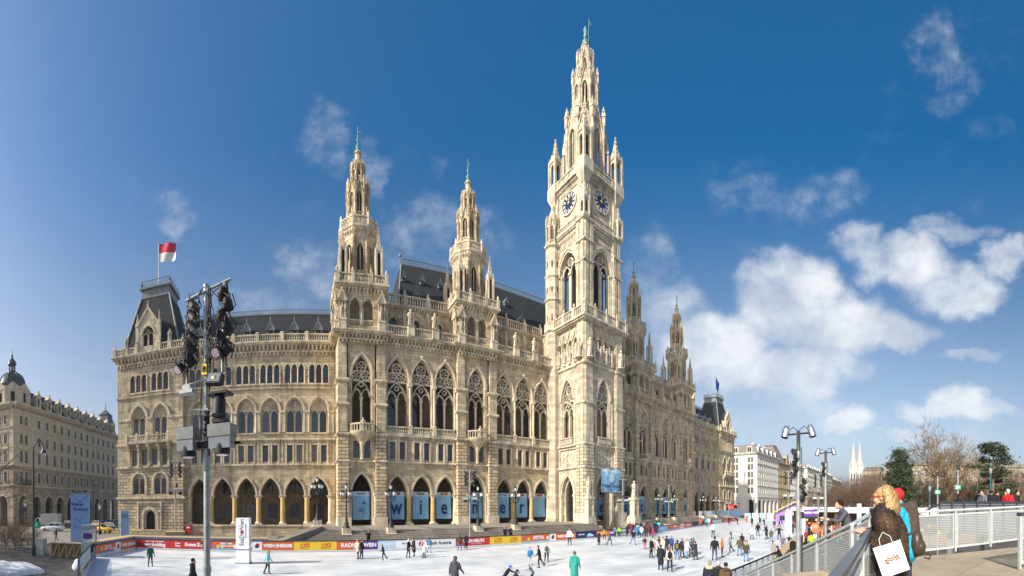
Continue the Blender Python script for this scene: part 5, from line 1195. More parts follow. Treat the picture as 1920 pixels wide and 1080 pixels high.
def dome():
    mb = MB(); ph = pi/8
    mb.lathe([(3.9,28.4),(3.9,29.6),(3.4,29.7),(3.2,32.2),(3.35,32.4),(3.3,32.6)], 0, 0, 8, 0, False, True, ph)
    mb.lathe([(3.2,32.5),(3.35,33.4),(3.25,34.6),(2.8,35.8),(2.0,36.7),(1.1,37.2),(.95,37.4)], 0, 0, 16, 0)
    for k in range(8): a = ph+k*pi/4; mb.path([(3.3*cos(a),3.3*sin(a),32.6),(3.45*cos(a),3.45*sin(a),33.5),(3.32*cos(a),3.32*sin(a),34.7),(2.85*cos(a),2.85*sin(a),35.9),(2.0*cos(a),2.0*sin(a),36.8),(1.1*cos(a),1.1*sin(a),37.3)], .10, 5, 0)
    for k in range(8):
        a = k*pi/4; mb.ball((3.3*cos(a),3.3*sin(a),33.6), .5, .5, .6, 8, 5, 0); mb.tube((.7*cos(a),.7*sin(a),37.4), (.7*cos(a),.7*sin(a),39.3), .12, .12, 5, 0)
    mb.lathe([(1.15,37.3),(1.15,37.6),(.3,37.65),(.3,39.2)], 0, 0, 8, 0); mb.lathe([(1.1,39.3),(1.1,39.6),(.85,40.2),(.4,40.8),(.2,41.2),(.35,41.5),(.12,41.8),(.05,43.2)], 0, 0, 10, 0)
    o = mb.build('dome', M_DOME, pal, (-4.2,4.2,0))
    mb = MB()
    for k in (0, 3, 1):
        T = Matrix.Translation((-4.2,4.2,0)) @ Matrix.Rotation([0,pi/2,pi/4][{0:0,3:1,1:2}[k]], 4, 'Z'); mb.T = T
        d = -4.1 if k != 1 else -4.4
        wall_rects(mb, -1.6, 1.6, 28.5, 32.2, [(-.5,.5,29.3,31.6)], d, .3, 0); mb.box(-1.55, 1.55, d+.3, d+1.6, 28.5, 32.1, 0); mb.box(-.5,.5,d+.25,d+.29,29.2,31.7,1); mb.prism([(-1.9,32.2),(1.9,32.2),(.9,33.2),(0,33.9),(-.9,33.2)], d-.15, d+.9, 0)
        for s in (-1,1): mb.box(s*1.75-.2, s*1.75+.2, d-.15, d+.4, 28.5, 32.3, 0); mb.ball((s*1.75,d+.1,32.7), .25, n=6, k=4, m=0)
    mb.build('dormer', [M_PALT, M_VOID], pal)
    mb = MB(); mb.frus(0,0,5.4,5.4,3.2,3.2,28.6,35.4,0); mb.cbox(0,0,3.5,3.5,35.4,35.8,0); mb.frus(0,0,3.0,3.0,.5,.5,35.8,37.4,0); mb.tube((0,0,37.4),(0,0,40.5),.12,.03,5); mb.ball((0,0,38.2),.25,n=6,k=4)
    mb.build('corner_turret', M_DOME, pal, (-3.2,49.3,0))
    mb = MB()                                                                       # iron balcony on the long side
    mb.T = Matrix.Rotation(pi/2, 4, 'Z'); mb.box(1.6,5.8,-1.1,-.02,9.7,9.85)
    for i in range(18): mb.box(1.65+.24*i, 1.7+.24*i, -1.08, -1.02, 9.85, 10.8)
    mb.box(1.6,5.8,-1.1,-1.0,10.75,10.85); mb.build('balcony', M_IRON, pal)
dome()

# ---- generic far block: grid of dark windows cut into the wall, with cornice, mansard and arcade
def far_block(name, corner, end, h, rows, ncol, label, mwall, mtrim, roof, arc=0, side=0.0, side_cols=(), win_w=.55, mroof=M_SLATE, two=False, dz=0):
    corner = Vector((corner[0],corner[1],0)); end = Vector((end[0],end[1],0)); d = end-corner; L_ = d.length; rz = atan2(d.y, d.x)
    o = empty(name, corner, rz, label, 'building')
    mb = MB(); wl = []
    def face(T, x0, x1, xs, arcs):
        mb.T = T
        top = h-.9; zs = [rows[0][0]] + [(a[1]+b[0])/2 for a, b in zip(rows, rows[1:])] + [top]
        zs[0] = arc if arc else rows[0][0]-1.0
        for i, (za, zb) in enumerate(rows):
            wall_rects(mb, x0, x1, zs[i], zs[i+1], [(x-win_w, x+win_w, za, zb) for x in xs], 0, .35, 0)
            for x in xs: wl.append((T, x, za, zb))
        if arc:
            if arcs:
                e = [x0]+[(a+b)/2 for a, b in zip(arcs, arcs[1:])]+[x1]
                for i, x in enumerate(arcs): aw = min(1.7, (e[i+1]-e[i])*.36); wall_arch(mb, e[i], e[i+1], 0, arc, x, aw, 0, arc-2.6, aw*1.02, 0, 1.0, 6, 0)
            mb.box(x0+.1, x1-.1, 4, 4.2, 0, arc, 2); mb.box(x0+.1, x1-.1, 1, 4, arc-.4, arc, 2); cornice(mb, x0, x1, 0, arc, [(.15,.2),(.3,.2)], .2, 1, False)
        else: wall_rects(mb, x0, x1, 0, zs[0], [], 0, .2, 0)
        corbels(mb, x0, x1, 0, top-.2, .5, 1.0, .4, .5, 1); cornice(mb, x0, x1, 0, top+.2, [(.4,.25),(.8,.25),(.95,.2)], .6, 1, True)
        for z in (rows[-1][0]-.9, rows[0][1]+.6): cornice(mb, x0, x1, 0, z, [(.12,.2),(.25,.15)], .2, 1, False)
        mb.T = None
    xs = [L_*(i+.5)/ncol for i in range(ncol)]
    if two: xs = [v for i in range(ncol//2) for c in (L_*(i+.5)/(ncol//2),) for v in (c-.85, c+.85)]
    face(Matrix.Identity(4), 0, L_, xs, [L_*(i+.5)/max(1,ncol//2) for i in range(max(1,ncol//2))])
    if side: face(Matrix.Rotation(-pi/2, 4, 'Z') @ Matrix.Translation((-side,0,0)), 0, side, sorted(side-s for s in side_cols), [side-10.5, side-3.6] if side > 12 else [side/2])
    else: mb.add([(0,.3,0),(0,14,0),(0,14,h-.3),(0,.3,h-.3)], [(0,3,2,1)], 0)
    mb.box(.4, L_-.05, 4.4, 14, 0, h-.3, 0); mb.box(.4, L_-.05, .4, 4.4, arc+.2, h-.3, 0) if False else None
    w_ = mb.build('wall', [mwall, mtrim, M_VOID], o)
    mb = MB(); s2 = side or 14
    if roof > 0:
        mb.add([(.1,-.1,h-.1),(L_,-.1,h-.1),(L_,2.2,h+roof),(1.6,2.2,h+roof),(.1,s2,h-.1),(L_,s2,h-.1),(L_,s2-2.2,h+roof),(1.6,s2-2.2,h+roof)], [(0,1,2,3),(3,2,6,7),(4,7,6,5),(0,3,7,4),(1,5,6,2)], 0)
        for i in range(max(2, ncol//2)): x = L_*(i+.5)/max(2, ncol//2); mb.box(x-.8, x+.8, .15, 2.2, h+.2, h+roof*.75, 1); mb.box(x-.5, x+.5, .10, .16, h+.5, h+roof*.65, 2)
        if side:
            for sy in (4.0, 11.0): mb.box(.15, 2.2, sy-1.3, sy+1.3, h+.2, h+roof*.75, 1); mb.box(.10,.16, sy-1.0, sy-.1, h+.5, h+roof*.65, 2); mb.box(.10,.16, sy+.1, sy+1.0, h+.5, h+roof*.65, 2)
        for i in range(3): x = L_*(.3+.25*i); mb.box(x-.5,x+.5,5,6.4,h+roof-.2,h+roof+1.8,1)
    mb.build('roof', [mroof, mtrim, M_VOID], o)
    cache = {}
    for T, x, za, zb in wl:
        k = round(zb-za, 2)
        if k not in cache:
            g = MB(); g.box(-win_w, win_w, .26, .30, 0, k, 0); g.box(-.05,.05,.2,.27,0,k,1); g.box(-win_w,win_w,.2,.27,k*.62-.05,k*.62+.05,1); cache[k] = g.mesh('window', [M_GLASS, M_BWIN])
        p = T @ Vector((x,0,za)); link('window', cache[k], o, p, T.to_euler().z)
    return o
M_WHT = stone('white_facade_stone', (.64,.61,.55), var=.07, soot=.14, bump=.1); M_WHT2 = stone('white_facade_trim', (.68,.65,.58), var=.08, soot=.2, bump=.2)
M_BEI = stone('ochre_facade_stone', (.44,.34,.20), var=.14, soot=.3, bump=.3); M_GRYR = mat('grey_sheet_roof', (.17,.165,.155), rough=.6, noise=.2)
M_REDR = mat('red_tile_roof', (.20,.055,.035), rough=.75, noise=.25, scale=6)
RW = [(10.3,12.8),(13.9,16.6),(17.4,20.0),(20.9,23.3),(24.3,26.5)]
far_block('white_office_block', (161,63), (188.5,62), 28.6, RW, 10, 'white stone corner block with tall street arcade and grey mansard roof', M_WHT, M_WHT2, 4.0, 8.2, 15.0, (2.6,4.2,10.2,11.8), .62, M_GRYR)
ob = far_block('ochre_gabled_house', (189,62), (207,61.5), 27.0, [(10.3,12.8),(13.9,16.6),(17.4,20.0),(20.9,23.3)], 5, 'ochre house with a steep red gabled roof beside the white block', M_BEI, M_BEI, 0, 8.2, 0, (), .6)
mb = MB(); mb.add([(0,-.4,26.6),(10,-.4,26.6),(10,13,26.6),(0,13,26.6),(2.6,4,36.4),(7.4,4,36.4),(7.4,9,36.4),(2.6,9,36.4)], [(0,1,5,4),(1,2,6,5),(2,3,7,6),(3,0,4,7),(4,5,6,7)], 0)
for a, b in (((0,-.4,26.6),(2.6,4,36.4)),((10,-.4,26.6),(7.4,4,36.4)),((0,13,26.6),(2.6,9,36.4)),((2.6,4,36.4),(7.4,4,36.4)),((2.6,4,36.4),(2.6,9,36.4))): mb.tube(a, b, .28, .28, 5, 1)
mb.box(10.2,18,.2,12,26.6,30.5,2); mb.prism([(12,27),(16,27),(16,31),(14,34),(12,31)], -.2, .3, 3)
mb.build('gabled_roof', [M_GRYR, M_REDR, M_SLATE, M_BEI], ob)
far_block('white_apartment_house', (207.5,61.8), (236,61), 28.4, RW, 12, 'long white apartment house right of the ochre gabled house', M_WHT, M_WHT2, 3.0, 8.2, 0, (), .55)
far_block('white_corner_house', (236.5,58.5), (317,57), 29.0, RW, 24, 'far white house with rows of small windows behind the bare street trees', M_WHT, M_WHT2, 2.5, 8.2, 14, (3,6,9,12), .55, M_GRYR)
far_block('beige_end_house', (320,58), (372,57), 27.0, RW, 12, 'pale beige house at the far end of the street row', M_BEI, M_WHT2, 3.0, 8.2, 0, (), .6, M_SLATE)
mb = MB()                                                                       # thin mast on the white block
ta = AT(1407, 840, 176); mb.tube((ta.x,ta.y,28), (ta.x,ta.y,46), .18, .06, 5); tag(mb.build('roof_antenna', M_GALV), 'thin roof antenna rising above the white corner block', 'antenna')

# ---- twin spired church
M_CH = mat('pale_church_stone', (.52,.50,.47), rough=.9, noise=.1, scale=.2)
def church():
    a = AT(1600, 900, 560); b = AT(1612, 900, 566); o = empty('twin_spired_church', ((a.x+b.x)/2,(a.y+b.y)/2,0), 0, 'distant white church with twin openwork gothic spires above the bare trees', 'church')
    c = o.location
    for p in (a, b):
        mb = MB(); mb.cbox(0,0,9.6,9.6,0,58)
        for z in (20,38,52): mb.cbox(0,0,10.4,10.4,z,z+.9)
        for k in range(4):
            mb.T = Matrix.Rotation(k*pi/2, 4, 'Z')
            for x in (-2,2): mb.box(x-.8,x+.8,-4.9,-4.75,24,36,1); mb.box(x-.8,x+.8,-4.9,-4.75,41,51,1)
            pinnacle(mb, -4.4, -4.4, 1.6, 50, 60, 68)
        mb.T = None; mb.lathe([(4.3,58),(4.2,66)],0,0,8,0,False,True,pi/8)
        octo(mb, lambda k: mb.prism([(-1.6,64),(1.6,64),(0,70)], -4.2, -3.8, 0)); mb.lathe([(4.0,66),(2.0,82),(.5,96),(.2,99)],0,0,8,0,False,True,pi/8)
        for i in range(9): z = 68+3.2*i; r_ = 4.0*(99-z)/33; octo(mb, lambda k: mb.cbox(0,-r_,.5,.7,z,z+.7)) 
        mb.build('church_tower', [M_CH, M_VOID], o, (p.x-c.x, p.y-c.y, 0))
    mb = MB(); mb.box(-5, 45, -9, 12, 0, 30); mb.prism([(-5,30),(45,30),(45,44),(-5,44)], 0, 3); mb.build('nave', M_CH, o)
church()
# ---- university palace behind the park trees
UX, UY = 236, -4
M_UNI = stone('palace_pale_stone', (.35,.30,.225), var=.15, soot=.2, bump=.2)
uni = far_block('columned_palace', (UX,UY+14), (UX+4,UY-150), 30.0, [(6,11),(14,20),(22.5,26)], 34, 'long pale palace with a low roof behind the park trees', M_UNI, M_UNI, 2.0, 0, 0, (), 1.0, M_GRYR)
p2 = AT(1619, 900, 300); q2 = AT(1651, 900, 296)
far_block('pale_domed_house', (p2.x,p2.y), (q2.x,q2.y), 32.5, [(12,16),(19,23),(25,28.5)], 8, 'pale house with a low roof peeping over the bare trees beside the church', M_UNI, M_UNI, 2.2, 0, 0, (), .8, M_DOME)
# ================================================================== trees and shrubs
M_BARK = mat('grey_brown_bark', (.16,.125,.09), rough=.9, noise=.3, scale=6, bump=.4); M_PLANE = mat('pale_plane_bark', (.36,.30,.20), rough=.9, noise=.35, scale=2.5, bump=.3)
M_TWIG = mat('brown_twigs', (.13,.092,.062), rough=.9, noise=.2); M_TWIGR = mat('reddish_twigs', (.13,.075,.05), rough=.9, noise=.2); M_TWIGY = mat('yellowish_twigs', (.25,.18,.10), rough=.9, noise=.2)
def needle_mat():
    m, nt, p = new_mat('conifer_needles'); L = nt.links.new; g = nt.nodes.new('ShaderNodeNewGeometry'); cr = nt.nodes.new('ShaderNodeValToRGB'); L(g.outputs['Random Per Island'], cr.inputs[0])
    cr.color_ramp.elements[0].color = (.012,.026,.010,1); cr.color_ramp.elements[1].color = (.060,.085,.028,1); L(cr.outputs[0], p.inputs['Base Color']); p.inputs['Roughness'].default_value = .7; return m
M_NEED = needle_mat()
def bare_tree(seed, H, spread, trunk_h, r0, up=.55, levels=5, twig=.012, split=3, droop=0.0, dens=1.0, first=6):
    rnd = random.Random(seed); tb = MB(); cb_ = MB()
    def rv(s): return Vector((rnd.gauss(0,s), rnd.gauss(0,s), rnd.gauss(0,s)))
    def grow(p, d, l, r, lev):
        mbx = tb if lev == 0 else cb_
        n = 3 if lev < 3 else 2; q = p
        for i in range(n):
            d = (d + rv(.13 if lev else .05) + Vector((0,0,.05 if lev < 3 else -droop))).normalized(); q2 = q + d*(l/n); ra = r*(1-.35*i/n); rb = r*(1-.35*(i+1)/n)
            mbx.tube(q, q2, ra, rb, 6 if lev < 2 else (4 if lev < 4 else 3), None, False, lev < 3)
            if lev and lev < levels and i < n-1 and rnd.random() < .75*dens:
                dd = (d + rv(.75)).normalized(); grow(q2, dd, l*rnd.uniform(.42,.62), rb*.5, lev+1)
            q = q2
        if lev < levels:
            k = (first if lev == 0 else split) + (1 if rnd.random() < .4*dens else 0); a0 = rnd.uniform(0, 6.28)
            for j in range(k):
                a = a0 + 2*pi*j/k + rnd.uniform(-.4,.4); t = rnd.uniform(.55,1.0)*spread
                side = d.orthogonal().normalized(); side.rotate(Matrix.Rotation(a, 3, d)); dd = (d*up + side*t*.9 + Vector((0,0,.18))).normalized()
                grow(q - d*(l*.25*rnd.random() if lev else l*.1*rnd.random()), dd, l*rnd.uniform(.55,.78) if lev else (H-trunk_h)*rnd.uniform(.34,.46), max(r*.62*rnd.uniform(.55,.85), twig), lev+1)
    grow(Vector((0,0,0)), Vector((0,0,1)), trunk_h, r0, 0)
    return tb, cb_
def conifer(seed, H, W, layers, kind='yew'):
    rnd = random.Random(seed); tb = MB(); tb.tube((0,0,0), (0,0,H*.95), W*.05, .03, 8); cb_ = MB()
    def tuft(c, s, n, dirv=None):
        for _ in range(n):
            d = Vector((rnd.gauss(0,1), rnd.gauss(0,1), rnd.gauss(0,.6)+.15)); d.normalize(); u = d.orthogonal().normalized(); u.rotate(Matrix.Rotation(rnd.uniform(0,6.28), 3, d))
            p = c + Vector((rnd.gauss(0,s*.5), rnd.gauss(0,s*.5), rnd.gauss(0,s*(.32 if kind == 'yew' else .16)))); l = s*rnd.uniform(.28,.55); w = l*.22
            cb_.add([p-u*w, p+u*w, p+d*l+u*w*.5, p+d*l-u*w*.5], [(0,1,2,3)])
    for i in range(layers):
        t = (i+.5)/layers; z = H*(.10+.88*t) if kind == 'yew' else H*(.28+.70*t)
        if kind == 'yew': rad = W/2*(min(1, .7+2.0*t) * (1-t**1.7)**.75 + .05)*rnd.uniform(.82,1.15); k = int(9+4*rnd.random()) if t < .85 else 5
        else: rad = W/2*(.55+.5*sin(3.0*t+.35))*(1-.45*t)*rnd.uniform(.42,1.25); k = rnd.randint(3,5)
        for j in range(k):
            a = rnd.uniform(0, 6.28); rr = rad*rnd.uniform(.62,1.1); e = Vector((cos(a)*rr, sin(a)*rr, z + rnd.uniform(-.02,.05)*H + (rr*.12 if kind != 'yew' else -rr*.1)))
            s0 = Vector((0,0,z-.02*H)); tb.tube(s0, e, .10 if kind != 'yew' else .05, .02, 4, None, False)
            m = 5 if kind == 'yew' else 6
            for q in range(m):
                f = .35+.65*(q+rnd.random()*.6)/m; c = s0.lerp(e, f) + Vector((rnd.gauss(0,.08*W),rnd.gauss(0,.08*W),rnd.gauss(0,.012*H)))
                tuft(c, (.10 if kind == 'yew' else .085)*W*rnd.uniform(.75,1.25), 26 if kind == 'yew' else 36)
    return tb, cb_
def tree(name, meshes, loc, label, mats, sc=1.0, rz=0.0, group=None, cat='tree'):
    o = empty(name, (loc[0],loc[1],loc[2] if len(loc) > 2 else 0), rz, label, cat, group); o.scale = (sc,sc,sc)
    a = link('trunk', meshes[0], o); b = link('crown' if cat == 'tree' else 'branches', meshes[1], o)
    return o
def tm(pair, m0, m1): return pair[0].mesh('trunk', m0), pair[1].mesh('crown', m1)
T_PLANE = tm(bare_tree(11, 21.5, .95, 5.5, .50, .8, 5, .034, 3, .02, 1.25, 5), M_PLANE, M_TWIGY)
T_B1 = tm(bare_tree(5, 14, .85, 3.0, .28, .75, 5, .02, 3, .0, 1.1, 5), M_BARK, M_TWIG)
T_B2 = tm(bare_tree(8, 13, 1.0, 2.4, .26, .65, 5, .02, 3, .03, 1.1, 6), M_BARK, M_TWIGR)
T_POP = tm(bare_tree(21, 26, .22, 6, .3, 1.2, 4, .03, 3, .0, 1.0, 6), M_BARK, M_TWIGY)
T_YEW = tm(conifer(3, 14, 7.2, 17), M_BARK, M_NEED); T_PINE = tm(conifer(9, 14.8, 10.5, 9, 'pine'), M_BARK, M_NEED)
def at(px, rho): p = AT(px, 950, rho); return (p.x, p.y, 0)
tree('plane_tree', T_PLANE, at(1776,78), 'tall bare plane tree with pale forked trunk in the park', None, 1.0, .5)
tree('bare_tree', T_B1, at(1838,95), 'bare brown tree between the plane tree and the dark pine', None, 1.25, 2.0)
tree('bare_tree', T_B2, at(1815,70), 'smaller bare tree left of the dark pine, forked low', None, .8, 1.0)
tree('dark_conifer', T_YEW, at(1687,66), 'dense dark green conifer behind the woman in fur', None, 1.0, 0)
tree('pine_tree', T_PINE, at(1862,64), 'dark pine with broken layered crown behind the raised platform', None, 1.0, 0)
for i, (px, rho, s, k, lb) in enumerate(((1560,120,.85,0,'bare brown tree leftmost of the clump behind the market stalls'),(1582,112,.95,1,'bare reddish tree under the church spires'),(1603,116,1.0,0,'bare brown tree just right of the church spires'),
  (1625,108,1.0,1,'bare reddish tree above the fur coat woman head'),(1646,118,1.05,0,'bare brown tree left of the dense dark conifer'),(1735,100,1.0,1,'bare reddish tree between the dark conifer and the plane tree'),
  (1755,88,.8,0,'low bare tree in front of the columned palace'),(1906,72,.85,1,'reddish bare tree at the right picture edge'),(1893,90,1.0,0,'bare brown tree right of the dark pine'),(1718,120,.95,0,'bare brown tree just right of the dense conifer'),
  (1800,110,1.0,1,'reddish bare tree behind the tall plane tree'),(1520,150,.95,0,'bare street tree behind the tall silver lamp mast'),(1540,160,1.0,1,'bare street tree between the two silver lamp masts'),(1507,170,.9,1,'bare street tree in front of the white apartment house'))):
    tree('bare_tree', T_B1 if k == 0 else T_B2, at(px,rho), lb, None, s, i*1.3, 'bare trees around the square')
for i, (px, rho, s, k, lb) in enumerate(((1568,104,.9,0,'low bare tree just left of the church spires, front row'),(1590,98,.85,1,'reddish bare tree below the church spires, front row'),(1612,100,.9,0,'bare brown tree above the pale blue pillar'),(1636,96,.95,1,'reddish bare tree behind the blonde hair'),(1655,104,1.0,0,'bare brown tree touching the dense conifer, front row'),(1574,128,1.1,1,'tall reddish bare tree behind the front row, below the spires'),(1630,132,1.15,0,'tall bare tree in the back row before the pale domed house'),
  (1712,92,.85,1,'low reddish bare tree beside the conifer'),(1728,84,.8,0,'low bare brown tree by the teal post'),(1765,98,.95,1,'reddish bare tree behind the plane trunk'),(1790,86,.8,0,'low bare tree beside the plane trunk'),(1822,84,.85,1,'low reddish bare tree left of the pine'),(1848,100,1.0,0,'bare tree behind the pine, over the raised platform'),(1880,80,.85,1,'reddish bare tree behind the red jacket'),(1914,96,1.05,0,'tall bare tree cut by the picture edge'))):
    tree('bare_tree', T_B1 if k == 0 else T_B2, at(px,rho), lb, None, s, i*1.7+.4, 'bare trees around the square')
tree('poplar_tree', T_POP, at(1640,205), 'slim bare poplar left of the dark conifer top', None, 1.0, 0, 'slim bare poplars'); tree('poplar_tree', T_POP, at(1647,215), 'slimmer bare poplar touching the dark conifer', None, .92, 2, 'slim bare poplars')
tree('bare_tree', T_B1, (-25,13.5,0), 'bare brown tree left of the snow heap beyond the picture edge', None, 1.1, 4, 'bare trees around the square')
tree('bare_tree', T_B2, (-36,21,0), 'reddish bare tree left of the hedge beyond the picture edge', None, 1.2, 2, 'bare trees around the square')
def shrub(seed, H, n):
    rnd = random.Random(seed); tb = MB(); cb_ = MB()
    for i in range(n):
        a = rnd.uniform(0,6.28); d = Vector((cos(a)*rnd.uniform(.1,.7), sin(a)*rnd.uniform(.1,.7), 1)).normalized(); p = Vector((cos(a)*.3,sin(a)*.3,0))
        def g(p, d, l, r, lev):
            q = p
            for s in range(3):
                d = (d + Vector((rnd.gauss(0,.2),rnd.gauss(0,.2),rnd.gauss(0,.12)))).normalized(); q2 = q+d*l/3; (tb if lev == 0 else cb_).tube(q, q2, r, r*.8, 3, None, False); q = q2; r *= .8
                if lev < 3:
                    for _ in range(2 if lev < 2 else 1): g(q, (d+Vector((rnd.gauss(0,.6),rnd.gauss(0,.6),rnd.gauss(0,.35)))).normalized(), l*.6, r*.7, lev+1)
        g(p, d, H*.55, .028, 0)
    return tb, cb_
T_SH1 = tm(shrub(2, 2.6, 11), M_BARK, M_TWIGR); T_SH2 = tm(shrub(4, 2.4, 10), M_BARK, M_TWIG)
for i, (px, y, s, lb) in enumerate(((4,1026,1.15,'bare tangled shrub at the lower left picture edge'),(22,1030,1.1,'bare tangled shrub beside the shrub at the picture edge'),(40,1027,1.2,'bare shrub left of the green street lamp foot'),(58,1022,1.0,'bare shrub spreading behind the green street lamp'),(12,1010,1.3,'taller bare shrub in the back row of the hedge'),(34,1008,1.2,'bare back row shrub in front of the white van'))):
    p = G(px, y, 0); tree('bare_shrub', T_SH1 if i % 2 else T_SH2, p, lb, None, s, i*1.1, 'bare shrubs by the path', 'shrub')
# ================================================================== flags
def flag(u, cols, label, h=8.0, fw=3.4, fh=3.1, droop=.0):
    o = empty('flag', (XC+u, YW+3.6, 41.2), 0, label, 'flag')
    mb = MB(); mb.tube((0,0,0), (0,0,h), .09, .05, 6); mb.ball((0,0,h+.1), .16, n=6, k=4); mb.build('flagpole', M_GALV, o)
    mb = MB(); nx, nz = 12, 8; P = []
    for j in range(nz+1):
        for i in range(nx+1):
            x = fw*i/nx; z = h-.15-fh*j/nz - droop*(i/nx)*1.5 - .35*(i/nx); P.append((.08+x*(1-.12*(1-droop)), .28*sin(x*2.3+j*.35)*(i/nx), z))
    for j in range(nz):
        for i in range(nx): a = j*(nx+1)+i; mb.add([P[a],P[a+1],P[a+nx+2],P[a+nx+1]], [(0,1,2,3)], 0 if j < nz//2 else 1, True)
    mb.build('cloth', cols, o); return o
flag(-69.75, [mat('flag_red',(.62,.02,.06),rough=.7), mat('flag_white',(.72,.72,.70),rough=.7)], 'red and white flag flying on the left corner pavilion roof')
M_EU = mat('flag_blue', (.02,.05,.25), rough=.7)
flag(69.75, [M_EU, M_EU], 'dark blue flag hanging on the far right pavilion roof', 8.0, 2.2, 4.2, 1.2)

# ================================================================== banners hung in the arches
def banner(u, y, letter, label, plate=None, ptxt='', w=2.45, z0=2.45, z1=6.55, lsz=3.1, grp='blue banners in the arches'):
    o = empty('arch_banner', (XC+u, YW+y, z0), 0, label, 'banner', grp); h = z1-z0
    mb = MB(); n = 8
    P = [(-w/2+w*i/n, .05*sin(i*1.7+u), 0) for i in range(n+1)]
    for i in range(n):
        a, b = P[i], P[i+1]; mb.add([(a[0],a[1],0),(b[0],b[1],0),(b[0],b[1],h*.83),(a[0],a[1],h*.83)], [(0,1,2,3)], 0); mb.add([(a[0],a[1],h*.83),(b[0],b[1],h*.83),(b[0],b[1],h),(a[0],a[1],h)], [(0,1,2,3)], 1)
    mb.build('cloth', [M_BANNER, M_ICEBLUE], o)
    mb = MB(); mb.tube((-w/2-.1,0,h), (w/2+.1,0,h), .05, .05, 6); mb.tube((-w/2-.1,0,0), (w/2+.1,0,0), .05, .05, 6); mb.build('batten', M_BLACK, o)
    if plate: mb = MB(); mb.box(-.55,.55,-.12,-.09,h*.88,h*.96); mb.build('logo_plate', plate, o)
    if ptxt: text(ptxt, .26, M_YELLOW if plate else M_NAVY, o, (0,-.125,h*.92), 0, .008)
    if letter: text(letter, lsz, M_NAVY, o, (0,-.10,h*.42), 0, .055, .72)
    return o
BL_ = [(-37.8,'','pale blue banner with a dotted skater figure, leftmost arch',None,''),(-32.6,'w','blue banner with the letter w behind a lamp standard',M_RED,''),(-28.9,'i','blue banner with the letter i between two yellow columns',M_STEP,''),(-25.2,'e','blue banner with the letter e right of the i banner',M_RED,'BILLA'),
 (-20.1,'n','blue banner with the letter n behind mast and lamp',None,''),(-15.0,'e','blue banner with the letter e right of the n banner',None,'Bank Austria'),(-11.3,'r','blue banner with the letter r next to a plain banner',M_RED,''),(-7.6,'','plain blue banner without letter beside the clock tower',M_RED,''),
 (7.6,'e','far blue banner with the letter e just past the clock tower',M_RED,''),(11.3,'i','far blue banner with the letter i past the clock tower',M_RED,''),(15.0,'s','far blue banner with the letter s past the clock tower',M_RED,''),(20.1,'t','far blue banner with the letter t',None,''),(25.2,'r','far blue banner with the letter r',M_RED,''),(28.9,'a','far blue banner with the letter a',None,''),(32.6,'u','far blue banner with the letter u',M_RED,''),(37.8,'m','far blue banner with the letter m, last in the row',None,'')]
for u, l, lb, pl, pt in BL_: 
    o = banner(u, -3.5 if abs(abs(u)-20.1) > .1 and abs(abs(u)-37.8) > .1 else -3.75, l, lb, pl, pt)
    if u == -37.8:
        mb = MB(); rnd = random.Random(4)
        for i in range(44): a = rnd.uniform(0,6.28); c = ((.35,2.35),(-.25,1.35),(.3,1.3))[i%3]; x = c[0]+rnd.gauss(0,.22); z = c[1]+rnd.gauss(0,.28); mb.cbox(x, -.1, .09, .03, z, z+.09)
        mb.build('printed_dots', M_NAVY, o); text('stadt wien', .28, M_NAVY, o, (0,-.1,3.75), 0, .01)
tbn = banner(.5, -12.95, '', 'large blue lettered banner across the clock tower front', None, '', 4.8, 6.6, 10.7)
text('Wiener Eistraum', .82, M_NAVY, tbn, (0,-.12,1.15), 0, .012, .82); text('eine Veranstaltung der Stadt Wien', .2, M_NAVY, tbn, (.3,-.12,.45), 0, .0)
mb = MB(); mb.T = Matrix.Translation((-2.0,-.11,.45)); mb.prism([(.22*cos(k*pi/6),.22*sin(k*pi/6)) for k in range(12)], -.02, 0); mb.build('logo_plate', M_RED, tbn)
mb = MB(); rnd = random.Random(8); mb.prism([(-.5,1.9),(-.1,1.7),(.6,2.0),(.7,2.9),(.3,3.7),(-.2,3.4),(-.6,2.9)], -.12, -.09); mb.prism([(-1.4,2.9),(-.9,2.6),(-.7,3.2),(-1.2,3.7)], -.12, -.09); mb.build('printed_skater', M_ICEBLUE, tbn)

# ================================================================== lamps
M_LGL = mat('lamp_glass', (.62,.64,.62), rough=.25, noise=.05)
def candelabra():
    o = empty('candelabra', (0,0,0), 0)
    mb = MB(); mb.frus(0,0,1.15,1.15,1.0,1.0,0,.12); mb.cbox(0,0,.95,.95,.12,.7); mb.build('plinth', M_TTRIM, o)
    mb = MB(); mb.lathe([(.38,.7),(.36,.85),(.22,1.0),(.26,1.2),(.16,1.4),(.12,1.6),(.15,1.75),(.09,1.9),(.075,3.4),(.14,3.5),(.08,3.6),(.07,5.0)],0,0,10); mb.build('post', M_IRON, o)
    a_ = MB(); 
    for k in range(4):
        t = k*pi/2+.4; c, s = cos(t), sin(t); a_.path([(0,0,3.55),(.35*c,.35*s,3.55),(.6*c,.6*s,3.85),(.62*c,.62*s,4.25)], .035, 5); a_.path([(0,0,4.3),(.3*c,.3*s,4.0),(.6*c,.6*s,3.9)], .025, 4)
    a_.build('arms', M_IRON, o)
    def lantern(x, y, z): 
        mb = MB(); mb.lathe([(.11,0),(.17,.36)],0,0,6,0,False); l = mb.build('lantern', M_LGL, o, (x,y,z))
        mb = MB(); mb.lathe([(.21,.36),(.10,.5),(.03,.62)],0,0,6,0,False); mb.lathe([(.04,-.1),(.13,0)],0,0,6,0,False); mb.build('cap', M_IRON, l)
    for k in range(4): t = k*pi/2+.4; lantern(.62*cos(t), .62*sin(t), 4.28)
    lantern(0,0,5.0)
    return o
cn = candelabra(); CG = 'iron candelabra lamps on the town hall steps'
